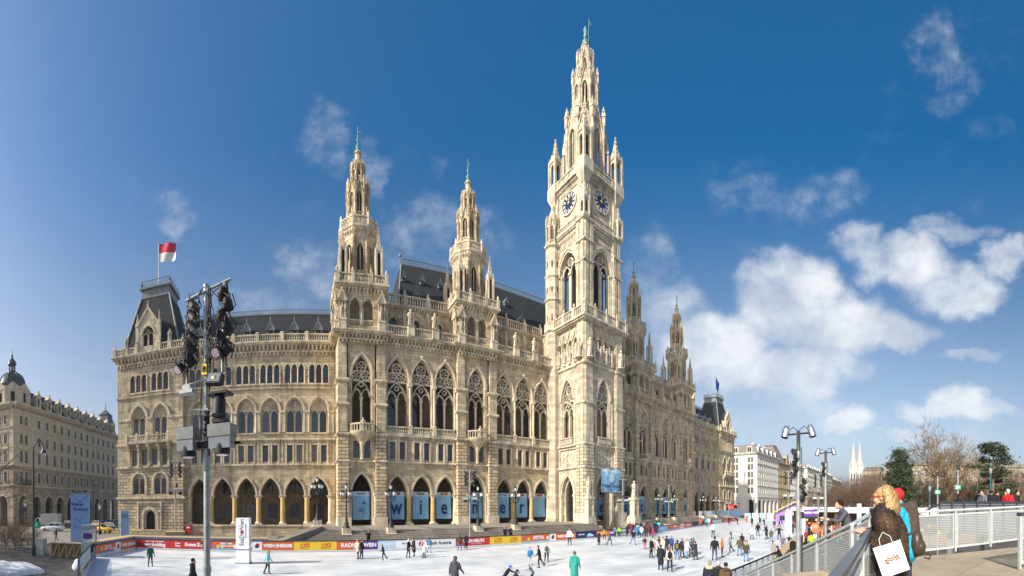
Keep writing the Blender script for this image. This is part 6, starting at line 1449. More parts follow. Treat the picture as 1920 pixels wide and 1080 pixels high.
for i, (X_, Y_, z, lb) in enumerate(((5.2,41.5,1.3,'iron candelabra left of the pale dotted skater banner'),(10.2,41.5,1.3,'iron candelabra in front of the w banner'),(21.0,41.5,1.3,'iron candelabra in front of the n banner'),(26.4,41.5,1.3,'iron candelabra between the banners e and r'),(2.1,42.9,2.15,'iron candelabra on the stone stair wall by the open arcade'),
   (62.5,45.6,1.3,'iron candelabra beyond the tower, before the far r banner'),(68.2,45.6,1.3,'iron candelabra beyond the tower, before the far u banner'),(80.7,45.6,1.3,'iron candelabra left of the white hoarding'),(87.3,45.6,1.3,'farthest iron candelabra before the pale hoarding'))):
    o = cn if i == 0 else copy_tree(cn); o.location = (X_,Y_,z); tag(o, lb, 'street lamp', CG)
M_GRN = mat('dark_green_paint', (.012,.030,.026), rough=.45)
def arc_lamp(loc, h, label, rz=0.0):
    o = empty('street_lamp', loc, rz, label, 'street lamp'); mb = MB(); mb.lathe([(.2,0),(.2,.9),(.12,1.1),(.09,h-1.2)],0,0,8); P = [(0,0,h-1.2)]+[(.55-.55*cos(pi*k/8*.9), 0, h-1.2+.85*sin(pi*k/8*.9)) for k in range(1,9)]; mb.path(P, .06, 6); mb.build('post', M_GRN, o)
    x, _, z = P[-1]; mb = MB(); mb.lathe([(.06,z+.05),(.09,z-.2),(.28,z-.55),(.33,z-.62)],x,0,10); sh = mb.build('lamp_shade', M_GRN, o); mb = MB(); mb.lathe([(.30,z-.62),(.2,z-.78),(.02,z-.82)],x,0,10); mb.build('lamp_glass', M_LGL, sh)
    return o
arc_lamp(G(63,1043), 10.6, 'tall dark green street lamp with curved arm among the shrubs', R(5)); arc_lamp(AT(172,0,88).xy.to_3d(), 9.8, 'thin arched street lamp before the far palace arcade')
def lantern_post(loc, h, label):
    o = empty('lantern_post', loc, 0, label, 'street lamp'); mb = MB(); mb.lathe([(.3,0),(.28,.5),(.14,.9),(.1,1.4),(.08,h-1)],0,0,8); mb.build('post', M_IRON, o); mb = MB(); mb.lathe([(.16,h-1),(.34,h-.3)],0,0,6,0,False); l = mb.build('lantern', M_LGL, o); mb = MB(); mb.lathe([(.4,h-.3),(.2,h),(.04,h+.35)],0,0,6,0,False); mb.build('cap', M_IRON, l)
lantern_post(G(187,1002), 5.0, 'old lantern post beside the yellow car'); lantern_post(AT(1384,0,150).xy.to_3d(), 5.5, 'far lantern post before the white corner block arcade')

# ================================================================== light masts
M_LED = mat('led_lamp_face', (.55,.42,.48), rough=.3, emit=.25); M_PERS = mat('clear_rain_hood', (.20,.22,.24), rough=.15, noise=.1, spec=.8)
def can(mb, c, d, r, l, lens=1, n=12):
    c = Vector(c); d = Vector(d).normalized(); mb.tube(c-d*l*.55, c-d*l*.2, r*.6, r, n); mb.tube(c-d*l*.2, c+d*l*.45, r, r*1.05, n); mb.tube(c+d*l*.45, c+d*l*.47, r*.9, r*.9, n, lens)
def spot_mesh(lit=False):
    mb = MB(); d = Vector((.1,-.8,-.6)) if lit else Vector((.55,-.35,-.75)); can(mb, (0,0,0), d, .105, .26, 1)
    mb.path([(-.13,0,.02),(-.13,0,.16),(.13,0,.16),(.13,0,.02)], .018, 5)
    for k in range(3): a = k*2; mb.path([(.1*cos(a),.1*sin(a),.2),(.2*cos(a+1),.2*sin(a+1),.05),(.12*cos(a+2),.12*sin(a+2),-.15)], .012, 4)
    return mb.mesh('spotlight', [M_BLACK, M_LED if lit else M_PERS])
SPOT, SPOTL = spot_mesh(), spot_mesh(True)
M_HOUS = mat('grey_lamp_housing', (.19,.20,.205), rough=.5, metal=.3, noise=.2, scale=7)
def big_mast():
    p = AT(388, 1000, 8.3); o = empty('light_mast', (p.x,p.y,0), R(-14), 'tall grey light mast with black spotlights in the left foreground', 'light mast')
    mb = MB(); mb.tube((0,0,0), (0,0,2.95), .083, .083, 14); mb.tube((0,0,2.9), (0,0,3.02), .098, .098, 14); mb.tube((0,0,3.0), (0,0,9.12), .074, .062, 14); mb.tube((0,0,5.1), (0,0,5.5), .092, .092, 14); mb.build('pole', M_GALV, o)
    mb = MB(); mb.tube((-.48,-.06,8.87), (.62,-.06,9.06), .035, .035, 8); mb.tube((-.5,-.05,7.0), (.5,-.05,7.12), .028, .028, 8); mb.tube((-.34,-.06,8.95), (-.46,-.06,7.0), .028, .028, 8); mb.tube((.47,-.06,9.05), (.40,-.06,7.0), .028, .028, 8); mb.build('crossbar', M_GALV, o)
    for i in range(6):
        link('spotlight', SPOT, o, (-.36-.015*i+.10, -.10, 8.68-.235*i), .3*i); link('spotlight', SPOT, o, (.47-.01*i+(.10 if i%2 else -.03), -.10, 8.76-.235*i), -.3*i+2.6)
    for i in range(2): link('spotlight', SPOT, o, (-.40-.015*i, -.02, 7.9-.3*i), 1.3+.4*i)
    link('spotlight', SPOTL, o, (-.55,-.2,7.36), -.25); link('spotlight', SPOTL, o, (.34,-.2,7.55), .15)
    mb = MB(); rnd = random.Random(2)
    for q in range(16):                                                             # cables
        x0 = rnd.choice((-.38,.46,.08,.06,.1)); P = []; 
        for i in range(12): z = 9.0-.17*i*rnd.uniform(.9,1.1); P.append((x0+rnd.gauss(0,.035)+(.03 if x0 > .03 else 0), -.09+rnd.gauss(0,.03), z))
        mb.path(P, .009, 4)
    mb.path([(-.3,-.06,9.0),(-.18,-.1,8.82),(-.1,-.1,8.95),(0,-.08,9.05)], .012, 4); mb.path([(.08,-.08,9.0),(.11,-.09,7.0),(.10,-.1,6.2),(.12,-.1,5.4)], .02, 5); mb.path([(-.08,-.08,7.0),(-.1,-.09,6.2),(-.07,-.1,5.5)], .014, 5); mb.build('cable', M_BLACK, o)
    mb = MB(); mb.T = Matrix.Translation((.30,-.2,6.98)) @ Matrix.Rotation(R(8),4,'Y') @ Matrix.Rotation(R(-20),4,'X'); mb.box(-.17,.17,-.05,.08,-.13,.13,0); mb.box(-.14,.14,-.06,-.048,-.10,.10,1); mb.ball((0,-.062,0),.05,.01,.05,8,4,2); mb.build('floodlight', [M_BLACK, M_PERS, M_GOLD], o)
    mb = MB(); mb.box(-.55,-.22,-.25,-.02,6.78,6.86); mb.box(-.5,-.3,-.2,-.05,6.86,6.98); mb.build('floodlight', M_GALV, o)
    mb = MB(); mb.add([(-.25,-.3,6.38),(.2,-.35,6.30),(.26,.1,6.42),(-.2,.12,6.5)], [(0,1,2,3),(3,2,1,0)]); mb.tube((0,0,6.42),(.1,-.1,6.40),.03,.03,5); mb.build('shelf', M_GALV, o)
    mb = MB(); can(mb, (.42,-.25,6.40), (.05,-.2,-1), .14, .5); mb.box(.18,.66,-.38,-.05,6.62,6.67); mb.box(.28,.58,-.32,-.1,6.05,6.13); mb.build('moving_head', [M_BLACK, M_PERS], o)
    for x0, x1, z0 in ((-.60,-.16,5.50),(.18,.70,5.50)):
        mb = MB(); mb.box(x0,x1,-.32,.05,z0+.27,z0+.52,0); mb.box(x0+.02,x1-.02,-.30,.03,z0+.02,z0+.27,1); xm = (x0+x1)/2; mb.lathe([(.16,z0-.10),(.175,z0-.0),(.14,z0+.2)],xm,-.15,14,2); mb.tube((xm,-.15,z0-.10),(xm,-.15,z0-.115),.12,.12,14,3); mb.build('lamp_housing', [M_HOUS, M_PERS, M_BLACK, M_LED], o)
    mb = MB(); mb.box(-.75,.78,-.03,.03,5.62,5.68); mb.box(-.2,.2,-.1,.1,5.58,5.72); mb.build('bracket', M_BLACK, o)
    for k in range(4): mb = MB(); mb.ball((.03+.02*(k%2),-.11,6.2-.11*k),.06,n=8,k=5); mb.build('small_lamp', M_BLACK, o)
    mb = MB(); mb.box(-.16,-.085,-.16,.02,2.35,2.75); mb.box(-.1,.1,-.11,-.09,2.4,2.7); mb.build('switch_box', mat('grey_paint',(.45,.44,.40)), o)
    mb = MB(); mb.box(-.06,.06,-.105,-.08,7.15,7.38); mb.build('number_plate', M_YELLOW, o); text('8', .17, M_PRINTK, o, (0,-.108,7.26), 0, .01)
    mb = MB(); mb.cbox(0,0,1.2,1.2,0,.3); mb.build('base', M_WOOD, o)
big_mast()
def far_mast():
    o = empty('light_mast', (0,0,0)); mb = MB(); mb.tube((0,0,0),(0,0,9.1),.08,.06,8); mb.build('pole', M_GALV, o); mb = MB(); mb.cbox(0,0,1.9,1.5,0,.45); mb.build('base', M_WOOD, o)
    mb = MB(); mb.tube((-.5,0,9.0),(.5,0,9.1),.035,.035,6); mb.tube((-.38,0,9),(-.42,0,7),.03,.03,6); mb.tube((.42,0,9.05),(.42,0,7),.03,.03,6); mb.tube((-.8,0,5.25),(.8,0,5.25),.03,.03,6); mb.build('crossbar', M_GALV, o)
    for i in range(7): link('spotlight', SPOT, o, (-.4-.08+.12*(i%2),-.1,8.8-.27*i), .5*i); link('spotlight', SPOT, o, (.42+.1-.12*(i%2),-.1,8.8-.27*i), .4*i+2)
    for x in (-.5,.5): mb = MB(); mb.box(x-.32,x+.32,-.35,.1,5.3,5.62,0); mb.lathe([(.19,4.95),(.2,5.05),(.17,5.3)],x,-.12,10,1); mb.build('lamp_housing', [M_GALV, M_BLACK], o)
    mb = MB(); can(mb, (.1,-.2,6.1), (0,-.3,-1), .16, .5); mb.build('moving_head', [M_BLACK, M_PERS], o)
    return o
fm = far_mast()
for i, (px, Y_, lb) in enumerate(((329,37.6,'thin light mast on a timber block before the left corner pavilion'),(881,37.2,'thin light mast on a timber block before the n banner'),(1168,37.0,'thin light mast in front of the clock tower right pier'),(1254,40.5,'thin light mast before the far a banner'),(1366,45.2,'thin light mast before the far pale blue hoarding'))):
    o = fm if i == 0 else copy_tree(fm); X_ = Y_*tan((px-X0)/F); o.location = (X_,Y_,1.46 if i == 0 else .6); o.rotation_euler.z = -(px-X0)/F; tag(o, lb, 'light mast', 'thin light masts round the rink'); o.scale = (1,1,.84)
M_CHR = mat('polished_aluminium', (.62,.63,.64), rough=.22, metal=.9, noise=.05)
def silver_mast(px, rho, h, label, chain):
    p = AT(px, 950, rho); o = empty('silver_lamp_mast', (p.x,p.y,0), -(px-X0)/F+R(8), label, 'light mast')
    mb = MB(); mb.tube((0,0,0),(0,0,h),.085,.06,10); mb.build('pole', M_GALV, o)
    mb = MB(); mb.tube((-.33,0,h-.06),(.33,0,h+.02),.025,.025,6); mb.path([(-.3,0,h),(-.15,0,h+.16),(0,0,h+.05),(.16,0,h+.2),(.32,0,h+.1)], .012, 4); mb.box(-.045,.045,-.06,.05,h-.5,h+.05); mb.build('bracket', M_BLACK, o)
    for s in (-1,1): mb = MB(); can(mb, (s*.36,-.05,h-.0+(.05 if s > 0 else 0)), (s*.25,-.15,-1), .10, .34, 1, 14); mb.build('parabolic_lamp', [M_CHR, M_BLACK], o)
    for i in range(chain): link('spotlight', SPOT, o, (-.13+.05*(i%2)+(.24 if i > 4 else 0),-.08,h-.55-.16*i), i*1.1).scale = (.55,.55,.55)
    mb = MB(); mb.path([(.07,-.07,h-.4),(.09,-.09,h-1.4),(.08,-.1,h-2.2),(.08,-.08,1.0)], .014, 4); mb.build('cable', M_BLACK, o)
    mb = MB(); mb.tube((0,0,.9),(0,0,1.0),.13,.13,10); mb.tube((0,0,2.05),(0,0,2.15),.12,.12,10); mb.tube((-.2,0,2.1),(.1,0,2.1),.03,.03,6); mb.build('clamp', M_GALV, o)
silver_mast(1497, 10.6, 6.32, 'nearer mast with two silver lamp cans in front of the stair railing', 9)
silver_mast(1548, 17.5, 6.75, 'second mast with two silver lamp cans left of the fur coat woman', 4)
for px, rho, h, lb in ((1478,62,10.0,'far mast with black spotlights before the ochre house'),(1534,58,9.2,'far mast with black spotlights before the bare street trees')):
    o = copy_tree(fm); p = AT(px,950,rho); o.location = (p.x,p.y,0); o.scale = (1,1,h/9.1); o.rotation_euler.z = -(px-X0)/F; tag(o, lb, 'light mast', 'thin light masts round the rink')
for px, rho, h, lb in ((1857,30,7.5,'tall teal post with a round lamp head behind the raised platform'),(1743,34,6.3,'slim teal post between the dark conifer and the plane tree')):
    p = AT(px,950,rho); o = empty('signal_post', (p.x,p.y,0), 0, lb, 'post'); mb = MB(); mb.tube((0,0,0),(0,0,h),.1,.07,8); mb.build('post', mat('teal_paint',(.03,.10,.12)), o); mb = MB(); mb.lathe([(.07,h-.7),(.15,h-.5),(.15,h-.35),(.05,h-.2)],0,0,8); mb.lathe([(.06,h-2.1),(.13,h-2),(.06,h-1.9)],0,0,8); mb.build('lamp_head', mat('dull_grey_cap',(.22,.25,.26)), o)
M_EXIT = mat('exit_green', (.02,.45,.22), rough=.5)
for px, rho, z, lb in ((1758,24,5.0,'grey post with small green exit sign left of the plane trunk'),(1796,22,5.2,'grey post with small green exit sign right of the plane trunk')):
    p = AT(px,950,rho); o = empty('exit_sign', (p.x,p.y,0), -(px-X0)/F, lb, 'sign'); mb = MB(); mb.tube((0,0,0),(0,0,z+1.2),.06,.05,8); mb.build('post', M_GALV, o); mb = MB(); mb.box(-.17,.17,-.1,-.07,z+.05,z+.3,0); mb.box(-.08,-.02,-.105,-.1,z+.08,z+.26,1); mb.prism([(.02,z+.12),(.14,z+.18),(.02,z+.25)],-.106,-.1,1); mb.build('sign_panel', [M_EXIT, M_PRINTW], o); mb = MB(); mb.box(-.1,.1,-.1,.1,z+1.2,z+1.45); mb.build('lamp_head', M_BLACK, o)

# ================================================================== advertising towers, booths, fences
def totem(loc, rz, w, d, h, label, front, side, base=None):
    o = empty('advertising_tower', loc, rz, label, 'advertising tower'); mb = MB(); mb.box(-w/2,w/2,-d/2,d/2,.08,h,0); mb.box(-w/2-.01,-w/2,-d/2,d/2,.08,h,1); mb.build('panel', [front, side], o); mb = MB(); mb.box(-w/2-.05,w/2+.05,-d/2-.05,d/2+.05,0,.08); mb.build('base', base or M_GALV, o); return o
p = G(151,1015,.0); t = totem((p.x,p.y,0), R(24), 2.35, 1.1, 6.1, 'tall blue lettered advertising tower on the street', mat('tower_blue_print',(.24,.40,.68),rough=.45,noise=.07), M_WHITE)
text('Wiener', .62, M_NAVY, t, (-.3,-.56,4.75), 0, .012, .85); text('Eistraum', .62, M_NAVY, t, (.1,-.56,4.12), 0, .012, .85)
mb = MB(); mb.prism([(-1.1,6.05),(0,5.1),(1.1,6.05),(1.1,5.98),(0,4.98),(-1.1,5.98)][::-1], -.565, -.552); rnd = random.Random(5)
for i in range(22): a = rnd.uniform(-.7,.3); z = rnd.uniform(1.5,2.9); mb.cbox(a, -.56, rnd.uniform(.08,.3), .012, z, z+rnd.uniform(.04,.12))
mb.build('printed_pattern', mat('tower_dark_print',(.10,.18,.36)), t)
mb = MB(); [mb.box(-1.2,-1.187,-.5,.45,z,z+.55) for z in (3.1,4.0,4.7)]; mb.build('red_plate', M_RED, t)
mb = MB(); [mb.tube((x,-.3,6.1),(x,-.75,6.45),.03,.03,5) for x in (-.8,.8)]; [mb.cbox(x,-.75,.3,.2,6.35,6.5) for x in (-.8,.8)]; mb.build('lamp', M_BLACK, t)
p = AT(231,0,54.5); t = totem((p.x,p.y,.2), R(28), 1.2, 1.2, 3.7, 'small pale blue advertising tower at the town hall corner', M_LBLUE, M_ICEBLUE); text('Wiener', .3, M_NAVY, t, (0,-.61,3.1), 0, .005, .85); text('Eistraum', .3, M_NAVY, t, (0,-.61,2.8), 0, .005, .85)
mb = MB(); mb.box(-.615,-.602,-.3,.2,1.4,1.9); mb.build('green_sign', M_EXIT, t)
p = G(457,1056,.3); t = totem((p.x,p.y,.3), R(-7), .95, .7, 3.25, 'white city totem with upright lettering standing on the ice', M_WHITE, M_WHITE)
mb = MB(); mb.box(-.49,.49,-.365,.365,.98,1.03); mb.build('dark_band', M_PRINTK, t)
for s_, z_, c_ in (('StaDt',1.75,M_PRINTK),('Wien',2.72,M_PRINTK)): text(s_, .44, c_, t, (-.04,-.355,z_), 0, .0, .95, -pi/2)
mb = MB(); mb.box(-.13,.10,-.358,-.351,2.2,2.30); mb.box(-.05,.02,-.358,-.351,2.14,2.36); mb.build('red_cross', M_RED, t); text('Wien ist anders.', .17, M_PRINTK, t, (.24,-.355,2.35), 0, .0, .95, -pi/2)
for s_, z_ in (('StaDtWien',2.1),): text(s_, .36, M_PRINTK, t, (.478+.003,0,z_), pi/2, .0, .95, 0).rotation_euler = (0,-pi/2,pi/2)
def glass_mat():
    m, nt, p_ = new_mat('booth_glass'); L = nt.links.new; p_.inputs['Base Color'].default_value = (.5,.6,.62,1); p_.inputs['Roughness'].default_value = .05; tr = nt.nodes.new('ShaderNodeBsdfTransparent'); mx = nt.nodes.new('ShaderNodeMixShader'); mx.inputs[0].default_value = .3; L(tr.outputs[0], mx.inputs[1]); L(p_.outputs[0], mx.inputs[2]); L(mx.outputs[0], nt.nodes['Material Output'].inputs[0]); return m
M_CLEAR = glass_mat()
def booth():
    p = G(167,1045,.15); o = empty('glass_booth', (p.x,p.y,0), R(28), 'narrow glass booth at the left entrance of the ice', 'booth')
    mb = MB(); 
    for x in (-.6,.6):
        for y in (-.55,.55): mb.cbox(x,y,.06,.06,0,2.5)
    mb.box(-.65,.65,-.6,.6,2.5,2.85); mb.box(-.6,.6,-.56,-.53,.0,.95); mb.build('frame', M_GALV, o)
    mb = MB(); mb.box(-.58,.58,-.56,-.55,.95,2.5); mb.box(.58,.59,-.55,.55,.2,2.5); mb.box(-.59,-.58,-.55,.55,.2,2.5); mb.build('pane', M_CLEAR, o)
    mb = MB(); mb.box(-.45,.3,-.58,-.562,1.75,2.2); mb.build('poster', M_PURPLE, o)
booth()
def wood_fence():
    a, b = G(96,1044,0), G(155,1047,0); d = b-a; o = empty('timber_fence', (a+b)/2, atan2(d.y,d.x), 'low rough timber fence with diagonal braces by the entrance', 'fence'); h = d.length/2
    mb = MB(); mb.box(-h,h,0,.03,0,1.22); mb.box(-h,h,-.5,.5,1.22,1.27,1); mb.build('boarding', [mat('weathered_plywood',(.27,.17,.075),rough=.8,noise=.35,scale=2.5), M_STREET], o)
    for i in range(5): mb = MB(); x = -h+.06+(2*h-.12)*i/4; mb.box(x-.04,x+.04,-.12,0,0,1.22); mb.build('post', M_WOOD, o)
    for i in range(4): mb = MB(); x = -h+.1+(2*h-.12)*i/4; mb.add([(x,-.09,.05),(x+.14,-.09,.05),(x+h/2-.1,-.09,1.18),(x+h/2-.24,-.09,1.18),(x,-.03,.05),(x+.14,-.03,.05),(x+h/2-.1,-.03,1.18),(x+h/2-.24,-.03,1.18)], [(0,1,2,3),(7,6,5,4),(0,4,5,1),(2,6,7,3),(0,3,7,4),(1,5,6,2)]); mb.build('brace', M_WOOD, o)
wood_fence()
board((-15.9,26.2),(-12.9,20.0), M_ICEBLUE, 'pale board with dark rim running toward the viewer at the left ice edge', [('Wiener Eistraum',M_NAVY,.42,.5,.5,.01,1)], None)
board((-12.9,19.9),(-6.4,9.9), M_WHITE, 'white near board at the lower left ice edge below the picture', [], None)
def heap(name, c, rx, ry, h, seed, label, rz=0.0):
    rnd = random.Random(seed); mb = MB(); n, k = 26, 8; P = []; ph = [rnd.uniform(0,6.28) for _ in range(6)]
    for i in range(k+1):
        t = i/k
        for j in range(n):
            a = 2*pi*j/n; w = 1+.13*sin(2*a+ph[0])+.1*sin(3*a+ph[1])+.06*sin(7*a+ph[2]); r_ = sin(t*pi/2); z = h*cos(t*pi/2)**.8*(1+.16*sin(5*a+ph[3])*r_+rnd.uniform(-.06,.06)); P.append((rx*r_*w*cos(a), ry*r_*w*sin(a), max(0,z)))
    mb.add(P, [(i*n+j,(i+1)*n+j,(i+1)*n+(j+1)%n,i*n+(j+1)%n) for i in range(k) for j in range(n)], 0, True); return tag(mb.build(name, M_SNOW, None, c, rz), label, 'snow heap')
heap('snow_heap', G(10,1071), 2.3, 2.1, .6, 1, 'dirty white snow heap in the lower left corner'); heap('snow_heap', G(147,1060)+Vector((-.2,.3,0)), .38, 2.4, .38, 2, 'narrow snow ridge beside the pale board at the ice edge', R(28))
p = G(9,1066); mb = MB(); mb.tube((0,0,0),(0,0,1.4),.05,.05,8); mb.ball((0,0,1.42),.07,n=8,k=5); tag(mb.build('bollard', M_BLACK, None, (p.x,p.y-1.6,0)), 'thin black bollard standing in the snow heap', 'bollard')
for i, (px, w) in enumerate(((75,1.2),)): p = G(px,1040); mb = MB(); mb.cbox(0,0,1.15,.6,.1,1.45); mb.cbox(0,0,1.2,.66,1.45,1.5); mb.cbox(0,0,1.05,.5,0,.1); mb.box(-.01,.01,-.31,-.3,.15,1.4); tag(mb.build('utility_cabinet', M_GALV, None, p), 'grey utility cabinet right of the green street lamp', 'cabinet')
p = AT(45,0,60); o = empty('traffic_sign', (p.x,p.y,0), R(30), 'white and red traffic sign on a thin pole before the arcade', 'sign'); mb = MB(); mb.tube((0,0,0),(0,0,5.6),.05,.05,6); mb.build('post', M_GALV, o); mb = MB(); mb.box(-.22,.22,-.08,-.05,4.6,5.5,0); mb.box(-.14,.14,-.085,-.08,5.0,5.35,1); mb.build('sign_panel', [M_PRINTW, M_RED], o); mb = MB(); mb.box(-.15,.15,-.08,-.05,3.8,4.3); mb.build('sign_panel', M_NAVY, o)
p = AT(66,0,34); o = empty('exit_sign', (p.x,p.y,0), R(28), 'small green exit sign on a pole by the white van', 'sign'); mb = MB(); mb.tube((0,0,0),(0,0,3.2),.04,.04,6); mb.build('post', M_GALV, o); mb = MB(); mb.box(-.22,.42,-.08,-.05,2.55,3.1,0); mb.box(-.1,.1,-.085,-.08,2.68,2.98,1); mb.build('sign_panel', [M_EXIT, M_PRINTW], o)
mb = MB()
for i in range(40): mb.cbox(i*.42,0,.03,.03,0,.95)
mb.box(-.2,16.8,-.02,.02,.88,.93); mb.box(-.2,16.8,-.02,.02,.18,.22); p = G(2,1041); q = G(66,1040); tag(mb.build('hedge_fence', M_BLACK, None, p, atan2(q.y-p.y,q.x-p.x)), 'low black iron fence in front of the bare shrubs', 'fence')
mb = MB(); mb.box(-.35,.35,-.3,.3,0,1.3,0); mb.box(-.37,.37,-.32,.32,1.3,1.38,0); mb.box(-.25,.25,-.31,-.3,.9,1.1,1); p = AT(355,0,60.3); tag(mb.build('red_bin', [M_RED, M_PRINTW], None, (p.x,p.y-1.2,.25)), 'red box standing against the town hall plinth', 'box')
# hoardings and awning at the far pavilion
for a, b, m, lb in (((79.5,46),(86.5,46),M_WHITE,'white hoarding left of the pale blue hoarding'),((87.2,46),(106,47),M_LBLUE,'long pale blue hoarding before the far corner pavilion')):
    o = empty('hoarding', ((a[0]+b[0])/2,(a[1]+b[1])/2,0), atan2(b[1]-a[1],b[0]-a[0]), lb, 'hoarding'); h = (b[0]-a[0])/2; mb = MB(); n = int(h*2/2.4); [mb.box(-h+2*h*i/n+.02,-h+2*h*(i+1)/n-.02,-.04,.04,.1,3.1) for i in range(n)]; mb.build('panel', m, o); mb = MB(); mb.box(-h,h,.05,.12,.0,.2); [mb.tube((-h+2*h*i/n,.05,0),(-h+2*h*i/n,.9,.0),.04,.04,5) for i in range(n+1)]; mb.build('feet', M_GALV, o)
mb = MB(); n = 10
for i in range(n): t0, t1 = pi*i/n, pi*(i+1)/n; mb.add([(2.2*cos(t0),0,1.6*sin(t0)),(2.2*cos(t1),0,1.6*sin(t1)),(2.2*cos(t1)*.8,-1.8,1.2*sin(t1)-.3),(2.2*cos(t0)*.8,-1.8,1.2*sin(t0)-.3)], [(0,1,2,3),(3,2,1,0)])
tag(mb.build('red_awning', M_RED, None, (117.2,55.5,3.7)), 'red domed awning over the far pavilion entrance', 'awning')

# ================================================================== cars
M_TYRE = mat('tyre_rubber', (.02,.02,.02), rough=.85); M_RIM = mat('wheel_rim', (.45,.46,.48), rough=.35, metal=.7); M_CGL = mat('car_glass', (.015,.02,.025), rough=.06, spec=.9); M_LAMP = mat('headlamp_glass', (.7,.72,.74), rough=.15); M_TAIL = mat('tail_lamp', (.4,.01,.01), rough=.25)
def car(loc, rz, col, label, L_=4.3, W_=1.8, H_=1.55, kind='suv'):
    o = empty('parked_car', loc, rz, label, 'car', 'cars parked before the palace arcade'); paint = mat('car_paint', col, rough=.28, noise=.04, spec=.6)
    hl = L_/2; b = .78 if kind != 'van' else 1.0
    prof = [(-hl,.45),(-hl+.03,.3),(hl-.1,.3),(hl,.42),(hl-.02,.72),(hl-.35,.86),(hl-1.15,.98),(-hl+.25,1.0),(-hl+.02,.9)]
    mb = MB(); n = len(prof)
    Y = [(-W_/2,.92),(-W_/2+.1,1.0),(W_/2-.1,1.0),(W_/2,.92)]; P = []
    for y, s in Y:
        for x, z in prof: P.append((x*(.97+.03*(s-.92)/.08), y, .62+(z-.62)*(s if s < 1 else 1)))
    mb.add(P, [(j*n+i,j*n+(i+1)%n,(j+1)*n+(i+1)%n,(j+1)*n+i) for j in range(3) for i in range(n)]+[tuple(range(n-1,-1,-1)),tuple(range(3*n,4*n))], 0, True)
    r0, r1 = (-hl+.2, hl-1.2); t0, t1 = (-hl+.55, hl-2.0)
    mb.add([(r0,-W_/2+.06,.97),(r1,-W_/2+.06,.97),(r1,W_/2-.06,.97),(r0,W_/2-.06,.97),(t0,-W_/2+.28,H_),(t1,-W_/2+.28,H_),(t1,W_/2-.28,H_),(t0,W_/2-.28,H_)], [(4,5,6,7),(0,1,5,4),(1,2,6,5),(2,3,7,6),(3,0,4,7)], 0, False)
    mb.build('body', paint, o)
    mb = MB()
    def lerp(a, b, t): return a+(b-a)*t
    for s in (-1,1):
        for xa, xb in ((.04,.47),(.52,.95)):
            q = []
            for t, f in ((.12,xa),(.12,xb),(.88,xb),(.88,xa)): q.append((lerp(lerp(r0,r1,f), lerp(t0,t1,f), t), s*(lerp(W_/2-.06,W_/2-.28,t)+.012), lerp(.97,H_,t)))
            mb.add(q, [(0,1,2,3)] if s < 0 else [(3,2,1,0)])
    for xe, te, dx in ((r1,t1,.012),(r0,t0,-.012)):
        q = [(lerp(xe,te,t)+dx, s*lerp(W_/2-.14,W_/2-.34,t), lerp(.97,H_,t)) for t, s in ((.1,-1),(.1,1),(.9,1),(.9,-1))]; mb.add(q, [(0,1,2,3)] if dx > 0 else [(3,2,1,0)])
    mb.build('window', M_CGL, o)
    tyre = MB(); tyre.T = Matrix.Rotation(pi/2,4,'X'); tyre.lathe([(.2,-.11),(.33,-.1),(.34,0),(.33,.1),(.2,.11)],0,0,16); tm_ = tyre.mesh('tyre', M_TYRE); rim = MB(); rim.T = Matrix.Rotation(pi/2,4,'X'); rim.lathe([(.21,-.115),(.21,.115)],0,0,12); rm_ = rim.mesh('rim', M_RIM)
    for x in (-hl+.78, hl-.85):
        for s in (-1,1): w = link('wheel', tm_, o, (x, s*(W_/2-.08), .34)); link('rim', rm_, w)
    for s in (-1,1): mb = MB(); mb.ball((hl-.10,s*(W_/2-.28),.68),.09,.2,.09,8,5); mb.build('headlight', M_LAMP, o); mb = MB(); mb.ball((-hl+.05,s*(W_/2-.22),.78),.06,.14,.12,8,5); mb.build('tail_light', M_TAIL, o)
    mb = MB(); mb.box(hl-.06,hl+.012,-.45,.45,.42,.6); mb.build('grille', M_BLACK, o)
    return o
def cat_(px, y): return G(px, y)
car(G(99,996), R(195), (.72,.73,.74), 'white estate car parked beside the white box van'); car(AT(123,0,86).xy.to_3d(), R(170), (.03,.035,.05), 'dark blue car behind the blue advertising tower, left side'); car(G(189,999), R(-10), (.75,.42,.01), 'yellow small off-road car beside the old lantern post')
car(AT(186,0,84).xy.to_3d(), R(-10), (.45,.46,.48), 'silver estate car behind the yellow car'); car(AT(212,0,88).xy.to_3d(), R(-20), (.40,.41,.42), 'silver car near the town hall corner'); car(AT(211,0,73).xy.to_3d(), R(-12), (.02,.02,.025), 'black car right of the yellow car')
def box_van():
    p = G(88,990); o = empty('box_van', p, R(190), 'white box van with grey cargo body before the palace arcade', 'van')
    mb = MB(); mb.prism([(1.1,.4),(3.0,.4),(3.05,1.0),(2.7,1.25),(2.1,2.1),(1.1,2.25)], -.95, .95, 0); mb.build('cab', M_WHITE, o); mb = MB(); mb.box(-3.0,1.05,-1.05,1.05,.75,3.05); mb.box(-3.0,1.1,-.4,.4,.5,.75); mb.build('cargo_box', mat('grey_van_box',(.40,.39,.37)), o)
    mb = MB(); mb.add([(2.73,-.85,1.28),(2.73,.85,1.28),(2.15,.8,2.05),(2.15,-.8,2.05)], [(0,1,2,3)]); [mb.add([(1.3,s*.96,1.3),(2.5,s*.96,1.3),(2.05,s*.96,2.0),(1.3,s*.96,2.05)], [(0,1,2,3),(3,2,1,0)]) for s in (-1,1)]; mb.build('window', M_CGL, o)
    for x in (-2.0,2.1):
        for s in (-1,1): w = MB(); w.T = Matrix.Translation((x,s*.88,.36)) @ Matrix.Rotation(pi/2,4,'X'); w.lathe([(.2,-.12),(.36,-.1),(.36,.1),(.2,.12)],0,0,14); w.build('wheel', M_TYRE, o)
box_van()

